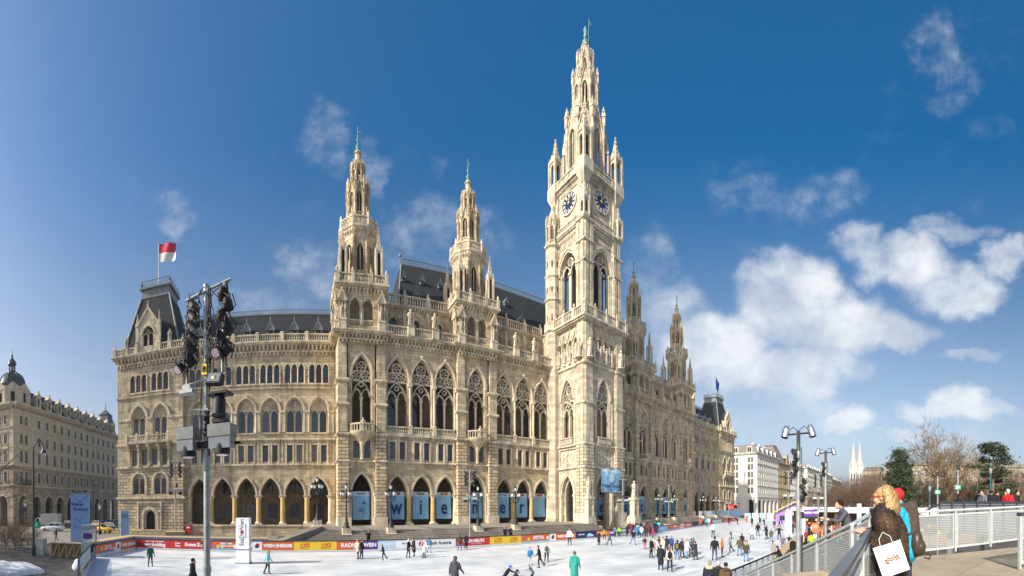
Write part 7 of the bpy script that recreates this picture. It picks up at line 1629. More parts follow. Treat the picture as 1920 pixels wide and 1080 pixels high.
# ================================================================== market stalls and booths on the right
M_DKWOOD = mat('dark_stall_timber', (.20,.115,.055), rough=.75, noise=.25, scale=3, stretch=(1,1,6))
M_CANV = mat('white_canvas', (.72,.71,.68), rough=.7, noise=.08)
def stall(px, rho, w, label, roof=M_CANV, rot=0.0, h=3.8, d=4.0, grp='market stalls by the rink'):
    p = AT(px,950,rho); o = empty('market_stall', (p.x,p.y,0), -(px-X0)/F+rot, label, 'market stall', grp)
    mb = MB(); mb.add([(-w/2-.3,-d/2-.4,h-.2),(w/2+.3,-d/2-.4,h-.2),(w/2+.3,0,h+.3),(-w/2-.3,0,h+.3),(-w/2-.3,d/2+.4,h-.2),(w/2+.3,d/2+.4,h-.2)], [(0,1,2,3),(3,2,5,4)]); mb.box(-w/2-.3,w/2+.3,-d/2-.42,-d/2-.38,h-.42,h-.15); mb.add([(-w/2-.3,-d/2-.4,h-.2),(-w/2-.3,d/2+.4,h-.2),(-w/2-.3,0,h+.3)], [(0,1,2),(2,1,0)]); mb.build('roof', roof, o)
    mb = MB(); mb.box(-w/2,w/2,-d/2,-d/2+.5,.0,1.05); mb.box(-w/2,w/2,d/2-.1,d/2,0,h-.3); mb.build('counter', M_DKWOOD, o)
    n = max(2,int(w/2.5)); 
    for i in range(n+1): mb = MB(); mb.cbox(-w/2+w*i/n,-d/2,.12,.12,0,h-.3); mb.build('post', M_DKWOOD, o)
    mb = MB(); rnd = random.Random(int(px)); mats = [M_RED,M_YELLOW,M_GOLD,M_WHITE,M_ORANGE]
    for i in range(int(w*2.5)): x = rnd.uniform(-w/2+.3,w/2-.3); z = rnd.choice((1.05,1.5,2.0)); mb.cbox(x,-d/2+rnd.uniform(.1,.6),rnd.uniform(.15,.4),.2,z,z+rnd.uniform(.1,.35),rnd.randrange(5))
    mb.build('goods', mats, o)
for a in ((1550,62,8,'white canvas market stall behind the second silver mast'),(1575,64,9,'white canvas market stall left of the fur coat woman face'),(1604,62,10,'white canvas market stall just left of the fur coat woman'),(1528,78,9,'white canvas market stall behind the purple radio booth'),(1715,44,10,'white tent roof right behind the fur coat woman'),(1748,46,10,'white tent roof before the plane tree trunk'),(1640,52,8,'white canvas market stall hidden behind the fur coat woman')): stall(*a)
def hut():
    p = AT(1490,950,94); o = empty('purple_hut', (p.x,p.y,0), -(1490-X0)/F, 'purple market hut with gabled roof and white script sign', 'hut')
    mb = MB(); mb.box(-4.6,4.6,-2,3,0,2.6); mb.prism([(-4.6,2.6),(4.6,2.6),(0,5.0)], -1.98, 3); mb.build('wall', mat('hut_purple',(.28,.16,.48),noise=.1), o); mb = MB(); 
    for s in (-1,1): mb.add([(0,-2.8,5.5),(s*5.8,-2.8,2.6),(s*5.8,3.4,2.6),(0,3.4,5.5),(0,-2.8,5.2),(s*5.8,-2.8,2.3),(s*5.8,3.4,2.3),(0,3.4,5.2)], [(0,1,2,3),(3,2,1,0),(0,1,5,4),(4,5,1,0),(4,5,6,7)])
    mb.build('roof', M_BLACK, o); strip_ = MB(); strip(strip_, [(-5.8,2.25),(0,5.15),(5.8,2.25)], [(-5.8,2.55),(0,5.5),(5.8,2.55)], -2.95, -2.8); strip_.build('roof_trim', M_WOOD, o); text('Milka', 2.3, M_PRINTW, o, (0,-2.03,2.9), 0, .05, 1.0, 0, 'lettering', 'CENTER', .3)
    mb = MB(); mb.box(-3.6,3.6,-2.04,-2.0,.9,2.0); mb.build('serving_hatch', M_VOID, o)
hut()
def radio():
    p = AT(1520,950,47); o = empty('radio_booth', (p.x,p.y,0), -(1520-X0)/F, 'purple topped booth with white lettering beside the white ice towers', 'booth'); mb = MB(); mb.box(-.82,.82,-.8,.8,3.05,3.85); mb.build('fascia', M_PURPLE, o); text('RADIO WIEN', .30, M_PRINTW, o, (.1,-.805,3.5), 0, .008); mb = MB(); mb.box(-.75,.75,-.75,.75,2.85,3.05); mb.build('roof', M_BLACK, o)
    for x in (-.7,.7):
        for y in (-.7,.7): mb = MB(); mb.cbox(x,y,.07,.07,0,2.9); mb.build('post', M_GALV, o)
    mb = MB(); mb.box(-.75,.75,-.78,-.74,0,.9); mb.build('counter', M_WHITE, o)
radio()
for px, y, w, d, h, lb, b in ((1479,1001,.95,.7,3.0,'pale ice tower left of the nearer silver mast',M_LBLUE),(1503,1016,1.0,.8,2.6,'pale ice tower with timber base behind the nearer silver mast',M_ICEBLUE)):
    p = G(px,y,.3); o = totem((p.x,p.y,.3), -(px-X0)/F-.2, w, d, h, lb, M_ICEBLUE, b, M_WOOD)
for i, (px, lb) in enumerate(((1402,'first small pale blue block at the far end of the ice'),(1416,'second small pale blue block at the far end, left of centre'),(1430,'third small pale block at the far end, before the white arcade'),(1444,'fourth small pale block at the far end, nearest the purple hut'))): p = AT(px,950,116); o = totem((p.x,p.y,0), -(px-X0)/F, 1.9, 1.0, 2.2, lb, M_WHITE if i%2 else M_LBLUE, M_WHITE)
p = AT(1529,950,43); o = empty('orange_sign', (p.x,p.y,0), -(1529-X0)/F, 'orange notice board beside the purple radio booth', 'sign'); mb = MB(); mb.box(-.38,.38,-.04,.04,1.3,2.4); mb.build('sign_panel', M_ORANGE, o); mb = MB(); [mb.cbox(x,.06,.06,.06,0,2.3) for x in (-.3,.3)]; mb.build('post', M_GALV, o); text('EISTRAUM', .13, M_PRINTW, o, (0,-.045,2.1), 0, .004); text('TICKETS', .13, M_PRINTW, o, (0,-.045,1.85), 0, .004)
for px, rho, h, lb in ((1611,30,4.48,'slim pale blue pillar left of the fur coat woman'),): p = AT(px,950,rho); totem((p.x,p.y,0), -(px-X0)/F, .34, .3, h, lb, M_ICEBLUE, M_LBLUE)
# near rink railing and timber ledge
def rink_rail():
    a, b = Vector((12.0,7.2,.3)), Vector((23.2,7.7,.3)); d = b-a; o = empty('rink_railing', a, atan2(d.y,d.x), 'grey metal railing along the near edge of the ice', 'railing'); L_ = d.length
    mb = MB(); mb.box(0,L_,-.04,.04,1.05,1.12,0); mb.box(0,L_,-.02,.02,.12,.16,1); mb.build('handrail', [M_BLACK, M_GALV], o)
    for i in range(12): mb = MB(); mb.cbox(L_*i/11,0,.06,.06,-.3,1.06); mb.build('post', M_GALV, o)
    mb = MB(); mb.box(.05,L_-.05,-.01,.01,.18,1.0); mb.build('pane', M_CLEAR, o)
rink_rail()
mb = MB(); mb.add([(23.4,7.4,0),(46.5,11.6,0),(46.3,12.4,0),(23.3,8.1,0),(23.4,7.4,1.15),(46.5,11.6,1.15),(46.3,12.4,1.15),(23.3,8.1,1.15)], [(4,5,6,7),(0,1,5,4),(2,3,7,6),(0,4,7,3),(1,2,6,5)]); tag(mb.build('timber_ledge', M_WOOD), 'low timber wall continuing the near rink railing', 'low wall')
# ================================================================== people
import numpy as np
def cap_mesh(prims):
    mb = MB()
    for p in prims:
        if p[0] == 'c': _, a, b, ra, rb, l = p; mb.tube(a, b, ra, rb, 10); mb.ball(a, ra, n=10, k=6); mb.ball(b, rb, n=10, k=6)
        else: _, c, r, l = p; mb.ball(c, r[0], r[1], r[2], 14, 9)
    return mb
def remeshed(name, prims, voxel, mats, smooth=2):
    "one continuous skin round a set of limbs; every face takes the material of the limb it lies nearest to"
    me = cap_mesh(prims).mesh(name, M_BLACK); o = bpy.data.objects.new(name, me); COL.objects.link(o)
    m = o.modifiers.new('r', 'REMESH'); m.mode = 'VOXEL'; m.voxel_size = voxel; m.use_smooth_shade = True
    if smooth: q = o.modifiers.new('s', 'SMOOTH'); q.factor = .5; q.iterations = smooth
    bpy.context.view_layer.update(); out = bpy.data.meshes.new_from_object(o.evaluated_get(bpy.context.evaluated_depsgraph_get())); bpy.data.objects.remove(o)
    n = len(out.polygons); C = np.zeros(n*3); out.polygons.foreach_get('center', C); C = C.reshape(n,3); best = np.full(n, 1e9); lab = np.zeros(n, int)
    for p in prims:
        if p[0] == 'c':
            a = np.array(p[1]); d = np.array(p[2])-a; t = np.clip(((C-a)@d)/max(1e-9, d@d), 0, 1); ds = np.linalg.norm(C-a-t[:,None]*d, axis=1)-(p[3]+(p[4]-p[3])*t)
        else: r = np.array(p[2]); k = np.linalg.norm((C-np.array(p[1]))/r, axis=1); ds = (k-1)*r.min()
        w = ds < best; best[w] = ds[w]; lab[w] = p[-1]
    out.materials.clear()
    for m_ in mats: out.materials.append(m_)
    out.polygons.foreach_set('material_index', lab.astype(np.int32)); out.polygons.foreach_set('use_smooth', [True]*n); out.name = name; return out
SK, JA, TR, SH, HA, FA = range(6)
def figure(lean=0, tw=0, legs=((0,0,4),(0,0,4)), arms=((8,8,15),(8,8,15)), coat=0.0, hood=False, longhair=False, head=0, squat=0.0, puff=1.0, hat=True, pack=False):
    "standing figure 1.72 m tall facing -y; legs/arms: (forward swing, bend, sideways) in degrees for left (+x) and right"
    P = []; hz = .90-squat; lr = R(lean)
    def up(x, y, z):
        dz = z-hz; return (x, y*cos(lr)-dz*sin(lr), hz+dz*cos(lr)+y*sin(lr))
    for s, (sw, bd, ab) in zip((1,-1), legs):
        h = Vector((s*.09,0,hz)); a, b = R(sw), R(sw-bd); ab = R(ab)
        k = h+Vector((s*sin(ab)*.42,-sin(a)*.42,-cos(a)*cos(ab)*.42)); f = k+Vector((s*sin(ab)*.41,-sin(b)*.41,-cos(b)*cos(ab)*.41))
        P += [('c',tuple(h),tuple(k),.093*puff,.066,TR),('c',tuple(k),tuple(f),.064,.048,TR),('c',tuple(f+Vector((0,.03,-.045))),tuple(f+Vector((s*.015,-.15,-.055))),.048,.038,SH),('c',tuple(f+Vector((0,0,.06))),tuple(f),.054,.05,SH)]
    for s in (1,-1): P += [('c',(s*.07,0,hz+.02),up(s*.075,0,1.30),.115*puff,.118*puff,JA)]
    P += [('c',up(-.13,0,1.37),up(.13,0,1.37),.085,.085,JA),('c',up(0,.0,1.40),up(0,-.01,1.50),.055,.05,SK),('c',up(0,.01,1.42),up(0,.01,1.47),.078,.07,JA)]
    if coat: P += [('c',(0,.01,hz+.05),(0,.02-.1*sin(lr),hz-coat),.165,.175,JA),('c',(.06,0,hz),(.07,0,hz-coat),.13,.14,JA),('c',(-.06,0,hz),(-.07,0,hz-coat),.13,.14,JA)]
    for s, (sw, bd, ab) in zip((1,-1), arms):
        q = Vector(up(s*.185,0,1.375)); a = R(sw)+0; ab = R(ab); e = q+Vector((s*sin(ab)*.27,-sin(a)*cos(ab)*.27,-cos(a)*cos(ab)*.27)); b2 = R(sw+bd); w = e+Vector((s*sin(ab)*.55*.25,-sin(b2)*.25,-cos(b2)*cos(ab*.6)*.25)); d = (w-e).normalized()
        P += [('c',tuple(q),tuple(e),.068*puff,.055*puff,JA),('c',tuple(e),tuple(w),.054*puff,.042,JA),('e',tuple(w+d*.06),(.038,.042,.05),SK),('c',tuple(w+d*.09),tuple(w+d*.16),.022,.014,SK),('c',tuple(w+d*.04),tuple(w+d*.08+Vector((-s*.035,-.02,0))),.014,.011,SK)]
    hr = R(head); hc = Vector(up(0,-.02,1.605))
    P += [('e',tuple(hc),(.078,.096,.115),SK),('e',tuple(hc+Vector((0,-.098,-.015))),(.014,.022,.02),SK),('e',tuple(hc+Vector((0,-.07,-.075))),(.045,.04,.04),SK)]
    P += [('e',tuple(hc+Vector((0,.022,.035))),(.092,.10,.105),HA)]
    if longhair: P += [('c',tuple(hc+Vector((0,.05,0))),up(0,.09,1.38),.085,.07,HA)]
    if hood: P += [('c',up(-.08,.06,1.43),up(.08,.06,1.43),.075,.075,FA),('c',up(-.07,-.06,1.43),up(.07,-.06,1.43),.05,.05,FA)]
    if pack: P += [('c',up(0,.17,1.32),up(0,.19,1.02),.10,.12,FA),('c',up(.07,.17,1.30),up(.07,.18,1.05),.08,.09,FA),('c',up(-.07,.17,1.30),up(-.07,.18,1.05),.08,.09,FA)]
    return P
M_SKIN = mat('skin', (.56,.33,.23), rough=.6, noise=.05); M_SKATE = mat('dark_skates', (.03,.03,.035), rough=.5)
CM = {}
def cloth(h):
    if h not in CM: CM[h] = mat('cloth_'+h, rgb(h), rough=.85, noise=.16, scale=14, bump=.15)
    return CM[h]
POSES = dict(stand=figure(0,0,((2,2,4),(-2,2,4))), glide=figure(10,0,((16,22,5),(-22,14,8)),((25,20,22),(-15,25,22))), walk=figure(4,0,((22,10,2),(-20,16,2)),((-18,20,8),(20,25,8)),0,True),
  bend=figure(52,0,((22,38,8),(6,24,8)),((34,30,10),(14,45,14)),0,False,False,0,.03), coat=figure(2,0,((5,5,3),(-6,6,3)),((8,12,10),(6,12,10)),.40,True), coatw=figure(3,0,((16,10,3),(-14,14,3)),((-12,18,12),(18,25,12)),.34,True,True),
  out=figure(8,0,((10,16,12),(-14,10,12)),((15,12,62),(10,12,58)),0,True), lean=figure(20,0,((4,6,5),(-8,4,5)),((38,62,10),(34,70,10)),.30), pack=figure(4,0,((8,10,4),(-10,12,4)),((12,22,9),(-4,22,9)),0,False,True,0,0,1.0,True,True),
  jeans=figure(3,0,((-4,6,6),(8,10,5)),((6,22,12),(16,40,10)),.08,True), girl=figure(2,0,((6,8,3),(-6,8,3)),((12,35,8),(8,25,9)),.14,False,True), low=figure(28,0,((40,66,8),(8,44,10)),((50,25,20),(-20,30,26)),0,False,False,0,.14), sit=figure(12,0,((84,86,6),(84,86,6)),((40,50,8),(40,50,8)),.05,True,False,0,.42))
PM = {k: remeshed('person', v, .021, [M_SKIN, cloth('222226'), cloth('1c1d24'), M_SKATE, cloth('2a211c'), cloth('4a4038')], 3) for k, v in POSES.items()}
def person(px, yf, hp, pose, fd, ja, tr, ha, label, fa=None, z=.3, rho=None, group=None, sk=True):
    if rho is None: p = G(px, yf, z)
    else: p = AT(px, 950, rho); p.z = z
    th = atan2(p.x, p.y); rr = hypot(p.x, p.y); h = hp*rr/F; h = max(.95, min(1.86, h)) if hp else 1.72
    sc = h/1.74; o = link('person', PM[pose], None, p, R(fd)-th, (sc*1.04 if h > 1.4 else sc*1.15, sc*1.04 if h > 1.4 else sc*1.15, sc))
    for i, m in ((1,cloth(ja)),(2,cloth(tr)),(4,cloth(ha)),(5,cloth(fa) if fa else cloth(ja))):
        o.material_slots[i].link = 'OBJECT'; o.material_slots[i].material = m
    tag(o, label, 'person', group); return o
K, DG, OL, NV, JN, WH, BR = '17171b','2c2d33','3b3f2c','1c2440','39506f','d8d6d0','4a2f20'
SKT = [
 (282,1062,41,'stand',20,'1f5a48','20222a','2a3a38','skater in a dark green coat alone before the red board'),
 (361,1119,73,'coat',80,'1a1a1e',K,'17171a','person in black padded coat and fur hat, arm out, left of the mast'),
 (383,1046,37,'out',-70,'15151a',K,'15151a','skater in black half hidden by the light mast'),
 (502,1076,45,'pack',70,'8fc3cf','1a1a1e','8c8c90','skater in pale blue jacket with dark backpack beside the white totem'),
 (671,1048,37,'girl',-60,'c9b8a6',K,'b58a52','skater in pale top, left one of a pair before the orange board'),
 (678,1048,37,'stand',60,'1b1b20','23283a','1c1a1a','skater in black jacket, right one of a pair before the orange board'),
 (719,1050,30,'glide',-80,'1d2438','1e2028','a4572a','child in navy with orange hair skating left of the trio'),
 (766,1046,36,'girl',60,'1c1c22','3c5272','c7b9a6','skater in black jacket and jeans with pale hat, left of a trio'),
 (776,1043,34,'coat',-60,'19191d','1b1b20','2a1c16','skater in long black coat with dark hair, right of the trio'),
 (796,1046,34,'lean',80,'d6d3cd','1a1b20','2a2320','skater in white jacket leaning forward before the bank board'),
 (805,1036,28,'jeans',150,'3c6a9c','7f93ae','2b2b30','skater in blue jacket and pale jeans behind the white jacket skater'),
 (862,1032,31,'jeans',175,'3a3a2a','3c6aa4','2a2320','man in olive coat and blue jeans standing before the red board'),
 (874,1030,29,'coat',170,'17171b','1b1b20','4a3020','person in long black coat beside the man in olive'),
 (853,1112,70,'coatw',150,'3a3b42',K,'4b4c52','skater in grey coat and grey knit hat seen from behind, bottom centre'),
 (944,1106,50,'low',80,'15151a','24242a','2b58c8','child crouching in black with bright blue hat at the bottom edge'),
 (962,1116,50,'lean',90,'221a28','1c1c22','24242c','child bent forward in dark purple beside the blue hat child'),
 (994,1060,34,'stand',30,'2c86c8','b9b8b4','3a2a22','child in bright blue jacket and pale trousers'),
 (1012,1064,42,'glide',-80,'141418','15151a','22222a','tall skater all in black leaning right of the bright blue child'),
 (1025,1053,36,'pack',170,'b8d8d8','1f1f24','c4b29a','skater in pale mint jacket with brown backpack','5a4a38'),
 (1000,1088,32,'low',-80,'6e6670','24242a','2f8fd0','child in grey jacket bent over wearing blue helmet'),
 (1068,1022,31,'stand',10,'dedbd5','1a1a1e','2a2320','skater in white jacket and black trousers alone near the tower steps'),
 (1123,1022,26,'coat',-30,'1a1a20','1a1a20','2a1c18','skater in black coat before the far orange board'),
 (1133,1012,21,'stand',170,'9c7420','2c2a24','2a221c','person in mustard jacket at the far orange board'),
 (1143,1023,27,'walk',60,'3d5a78','2f4056','4a3424','skater in steel blue jacket and jeans right of the black coat'),
 (1077,1096,63,'coat',165,'2a8c80','223032','5a5c60','person in long teal coat with grey hat seen from behind'),
 (1153,1007,21,'stand',150,'5a6a7c','2a2c36','3a2c22','person in grey blue jacket left of the neon helmet child'),
 (1161,1006,18,'stand',170,'7fd030','2a2c36','5fd040','child in neon green vest and helmet at the board'),
 (1176,1006,23,'coat',150,'1c1c22','24242c','2a1c16','dark coated person at the left edge of the waiting crowd'),
 (1187,1022,29,'walk',40,'1a1c26','5d7ba4','231b18','skater in black jacket and pale jeans before the waiting crowd'),
 (1209,1029,23,'stand',-30,'2a2434','e02a8c','22202a','child in black jacket and bright pink trousers'),
 (1321,989,0,'stand',-20,'d05020',JN,'2a221c','x') ,
]
SKT = [r for r in SKT if r[8] != 'x']
rc = random.Random(12)
CROWD = [(1184,1004,'7a2448','dark pink'),(1190,1005,'2c5cb0','blue'),(1196,1003,'c8c4bc','white'),(1199,1006,'2a7c88','turquoise'),(1205,1004,'3a2048','violet'),(1210,1003,'1c1c22','black'),(1215,1005,'b02030','red'),(1220,1004,'3a3a44','charcoal'),(1226,1005,'22222a','dark navy'),(1222,1001,'2c5c84','sky blue'),(1231,1002,'1f1f26','black hooded'),(1235,998,'3cc0c8','bright aqua'),(1181,1001,'2a2a30','slate'),(1187,1000,'7a1f2a','maroon'),(1193,1000,'20242e','ink'),(1202,1000,'14141a','jet'),(1208,1000,'8c8c90','silver'),(1213,1000,'31426a','denim'),(1218,1000,'4a4a30','khaki'),(1228,1000,'17171b','coal'),(1224,1008,'9a2a60','magenta'),(1203,1008,'d4d8da','off white'),(1212,1008,'26262c','dark'),(1194,1009,'3a6a8a','petrol')]
for px, y, c, nm in CROWD: SKT.append((px,y,rc.choice((20,22,23)),rc.choice(('stand','coat','jeans','girl','coat')),rc.uniform(100,230),c,rc.choice((NV,K,JN)),rc.choice((BR,K,'a07a4a')), 'person in %s jacket in the crowd waiting at the boards' % nm))
SKT += [
 (1221,1046,38,'stand',60,'1d1f26','20222a','48c030','skater in black jacket and neon green hat at the left of the big group'),
 (1229,1044,36,'girl',20,'e2c8bc','b9d4d0','5a3c28','skater in pale pink jacket beside the neon green hat'),
 (1236,1040,34,'jeans',200,'3a2c30','26303c','2a1c18','dark jacketed skater at the back of the big group, left'),
 (1243,1044,38,'coat',-40,'a8a49c','7aa0c0','7a4a2a','skater in light grey coat in the big group'),
 (1239,1069,48,'coat',175,'1b2026','2a3a50','3a3c42','tall person in black coat and grey hat seen from behind, front of the group'),
 (1256,1072,47,'pack',178,'d8cdb6','1c2230','8a5a34','person in cream jacket with small black backpack seen from behind','15151a'),
 (1250,1040,36,'stand',150,'24242c','2c3a54','2a221c','skater in charcoal jacket behind the cream jacket person'),
 (1259,1036,32,'stand',-30,'2c4a80','2a2c34','6a4a2a','skater in blue jacket at the back of the big group'),
 (1270,1049,37,'pack',175,'17171c','54708f','17171c','skater in black with printed black backpack and jeans','6a5c34'),
 (1279,1045,36,'jeans',-60,'26262e','24262e','3a2a20','skater in dark jacket between the printed backpack and the pale jacket'),
 (1288,1047,38,'girl',120,'b8c8d4','6a8cae','b08a5a','skater in pale blue jacket in the right half of the big group'),
 (1296,1044,35,'stand',200,'5a5c62','2a2c34','2a221c','skater in mid grey jacket in the right half of the big group'),
 (1304,1050,35,'coat',-120,'30323a','1c1c22','7a1c20','skater in dark grey coat with red scarf, right end of the group'),
 (1300,1040,32,'jeans',160,'1e6c74','26262e','3a2a1c','skater in teal jacket at the back right of the big group'),
 (1340,1051,45,'stand',176,'18181c','3c4a60','17171b','man in black jacket and jeans seen from behind beside the orange hood'),
 (1354,1044,36,'stand',100,'e85a14','1b1b20','e85a14','person in bright orange hooded jacket and black trousers','e85a14'),
 (1337,1007,28,'stand',-150,'e4e2de','2a2c34','6a4a30','skater in white jacket above the black jacketed man'),
 (1370,1036,28,'glide',-80,'76767c','22232a','5a3c28','girl in grey jacket skating left, leaning forward'),
 (1387,1042,36,'jeans',-20,'4a4a36','5a7ca4','3a2a20','skater in olive hooded jacket and blue jeans, left one','6a5c44'),
 (1399,1053,39,'jeans',10,'3e4130','4f7fb8','4a3a2a','skater in dark olive parka and bright jeans with legs apart','8a7a5c'),
 (1391,1030,30,'coat',165,'1a1a1e','1f1f26','1c1616','skater in hooded black coat behind the olive pair'),
 (1400,1038,26,'girl',-40,'c88c80','24242c','2a1a14','girl in salmon jacket with long dark hair behind the olive parka'),
 (1371,1011,16,'out',-70,'1f1f26','1f1f26','2a1a2a','dark skater with both arms stretched out'),
 (1410,1012,26,'girl',20,'d8d4cc','17171c','8a6238','skater in white jacket and black trousers left of the tall black jacket'),
 (1421,1006,26,'stand',178,'17181d','34465e','17171c','man in black jacket and jeans seen from behind, mid distance'),
 (1437,1011,27,'coatw',-60,'1b1b22','17171c','2a1a14','dark haired skater in black coat gliding'),
 (1446,1016,24,'jeans',175,'4a4c38','5c7ca0','6a5a44','skater in olive jacket and jeans right of the dark haired skater','6a5c44'),
 (1461,1013,27,'out',-20,'1a1a20','1a1a20','b01c20','skater in black jacket with red hat near the timber wall'),
 (1452,991,16,'stand',0,'2a2c36','1c1c22','2a221c','small distant skater in dark clothes left of the ice tower'),
 (1461,989,15,'walk',70,'1b1b20','1b1b20','2a221c','small distant skater in black walking right'),
 (1433,990,20,'out',-60,'20304c','1c2230','2a221c','distant skater in navy jacket with spread arms'),
 (1425,985,16,'jeans',170,'3a4030','3c5272','3a2a1c','small distant skater in olive jacket behind the spread arms'),
 (1410,985,16,'coat',20,'202026','1c1c22','2a1a14','small distant skater in a dark coat, centre of the far ice'),
 (1400,979,14,'stand',10,'e0602c','c04020','e0602c','small distant skater all in orange red'),
 (1314,988,17,'jeans',170,'d8501c','36465c','2a221c','far person in orange jacket at the far boards'),
 (1325,988,17,'stand',-30,'28b4c0','26303c','3a2a1c','far person in turquoise jacket at the far boards'),
 (1329,986,16,'stand',170,'dcd8d0','8c8c90','6a4a2a','far person in white jacket at the far boards'),
 (1367,983,15,'coat',20,'1f1f26','1c1c22','7a5a3a','far person in black near the last red board'),
 (1383,984,14,'out',-50,'1f2028','1c1c22','2a1c16','far skater in black right of the last red board'),
 (1466,982,14,'stand',60,'24408c','1c2438','2a221c','far skater in blue beside the ice tower'),
]
for r in SKT: person(*r[:9], fa=r[9] if len(r) > 9 else None)
OTH = [
 (105,1015,24,'walk',-60,'202a38','1c2028','2a2a2e','pedestrian in dark jacket crossing the street left of the blue tower',None,0.0),
 (172,1043,30,'lean',80,'24262c','17171b','b8e020','attendant in black trousers bending beside the glass booth','b8e020',.3),
 (690,1010,0,'sit',10,'1c1c22','20222a','2a1c16','dark clothed person sitting on the steps behind the purple board',None,.75),
 (947,1008,0,'sit',0,'1d2438','1c2230','2a221c','person in navy sitting on the steps, left one of two',None,.75),
 (958,1007,0,'sit',-20,'2a2c44','1c2230','7a4a2a','person in navy with auburn hair sitting on the steps',None,.75)]
for r in OTH:
    if r[2]: person(*r[:9], fa=r[9], z=r[10])
    else: person(r[0], 0, 0, *r[3:9], fa=r[9], z=.32, rho=37.6/cos((r[0]-X0)/F))
for px, rho, pose, fd, ja, tr, ha, lb, fa in ((1330,16.2,'jeans',175,'1c2230','20222a','8a8c90','onlooker with grey bobble hat and cream fur hood, left of three','c8b08c'),(1347,16.0,'jeans',178,'18181e','20222a','b8b8ba','onlooker with pale grey hat in black jacket, middle of three','2a2a30'),(1361,15.6,'jeans',190,'5a4632','20222a','2a1c18','onlooker with black hat and brown jacket, right of three','4a3828')):
    person(px, 0, 0, pose, fd, ja, tr, ha, lb, fa=fa, z=.3, rho=rho)
for px, y, hp, pose, fd, ja, tr, ha, lb in ((1450,1054,40,'girl',20,'8a8a8c','b8b4ae','2a1a14','girl in grey jacket facing the railing from the ice'),(1464,1068,46,'lean',-100,'141418','17171b','2a1c18','man in long black coat leaning on the near railing'),(1487,1052,44,'coat',160,'131317','17171b','30b0c8','person in long black coat with turquoise hat at the timber wall'),
   (1468,1030,26,'stand',10,'6a5c78','5c5468','4a3428','child in camouflage purple suit by the timber wall'),(1480,1028,25,'out',-30,'1f1f28','e0308c','22222a','child in black jacket and pink trousers by the timber wall')):
    person(px, y, hp, pose, fd, ja, tr, ha, lb)
for px, rho, pose, fd, ja, tr, ha, lb, fa in ((1521,37,'stand',170,'a8d428','2c3a4c','2a221c','attendant in neon yellow vest beside the purple radio booth','a8d428'),(1541,34,'sit',0,'6a6a70','2a2c34','3a2a1c','person in grey crouching near the stair foot',None),(1486,60,'coat',20,'1b1b22','1b1b20','2a1c16','person in black between the two ice towers',None)):
    person(px, 0, 0, pose, fd, ja, tr, ha, lb, fa=fa, z=.0, rho=rho)
rc = random.Random(31); NAMES = (('a02c34','dark red'),('2c4c8c','blue'),('1e1e24','black'),('cfcac0','white'),('d06a20','orange'),('5a5c62','grey'),('2c7a6a','green'),('7a3c80','violet'),('caa030','yellow'),('7a5236','brown'))
GR = 'visitors crowding before the market stalls'
for i in range(34):
    px = 1512+3.6*i+rc.uniform(-1.5,1.5); rho = rc.uniform(40,58); c, nm = NAMES[i % 10]
    person(px, 0, 0, rc.choice(('coat','jeans','girl','stand')), rc.uniform(0,360), c, rc.choice((K,NV,JN)), rc.choice((K,BR,'a07a4a','b02c30')), 'visitor in %s clothes in the crowd before the market stalls' % nm, z=0, rho=rho, group='visitors in %s before the market stalls' % nm)
# ================================================================== viewing platform, railings and the people on it
M_DECK = stone('deck_concrete', (.40,.345,.26), var=.14, block=(2.4,1.3), joint=.012, joint_dark=.5, soot=.25, bump=.25)
def flat_uv(m):
    "the deck is horizontal: lay its joints out in x,y"
    nt = m.node_tree; br = [n for n in nt.nodes if n.type == 'TEX_BRICK'][0]; tc = [n for n in nt.nodes if n.type == 'TEX_COORD'][0]; mp = nt.nodes.new('ShaderNodeMapping'); mp.inputs['Rotation'].default_value = (0,0,R(29)); nt.links.new(tc.outputs['Object'], mp.inputs[0]); nt.links.new(mp.outputs[0], br.inputs['Vector'])
flat_uv(M_DECK)
def perf_mat(pitch, hole):
    m, nt, p = new_mat('perforated_sheet'); L = nt.links.new; NN = nt.nodes.new
    p.inputs['Base Color'].default_value = (.44,.47,.48,1); p.inputs['Metallic'].default_value = .3; p.inputs['Roughness'].default_value = .5
    def M(op, a, b=None):
        n = NN('ShaderNodeMath'); n.operation = op
        for i, v in enumerate((a,b)):
            if v is None: continue
            if isinstance(v,(int,float)): n.inputs[i].default_value = v
            else: L(v, n.inputs[i])
        return n.outputs[0]
    tc = NN('ShaderNodeTexCoord'); sp = NN('ShaderNodeSeparateXYZ'); L(tc.outputs['Object'], sp.inputs[0]); q3 = sqrt(3)
    u = M('DIVIDE', sp.outputs[0], pitch); v = M('DIVIDE', sp.outputs[2], pitch*q3); ds = []
    for o in (0.0, .5):
        a = M('SUBTRACT', M('FRACT', M('ADD', u, 100+o)), .5); b = M('MULTIPLY', M('SUBTRACT', M('FRACT', M('ADD', v, 100+o)), .5), q3); ds.append(M('SQRT', M('ADD', M('MULTIPLY', a, a), M('MULTIPLY', b, b))))
    h = M('LESS_THAN', M('MINIMUM', *ds), hole); tr = NN('ShaderNodeBsdfTransparent'); mx = NN('ShaderNodeMixShader'); L(h, mx.inputs[0]); L(p.outputs[0], mx.inputs[1]); L(tr.outputs[0], mx.inputs[2]); L(mx.outputs[0], nt.nodes['Material Output'].inputs[0]); return m
M_PERF = perf_mat(.058, .36); M_HAND = mat('dark_painted_handrail', (.045,.052,.07), rough=.3, noise=.12, spec=.6)
M_WGALV = mat('pale_galvanised_rail', (.50,.53,.54), rough=.5, metal=.3, noise=.12, scale=10)
deck = poly('platform_deck', [(-4,-8),(14.6,-8),(12.2,-4.1),(10.25,-.5),(9.9,.78),(8.4,1.05),(6.0,.42),(-4,.10)], 2.95, M_DECK, z0=2.6)
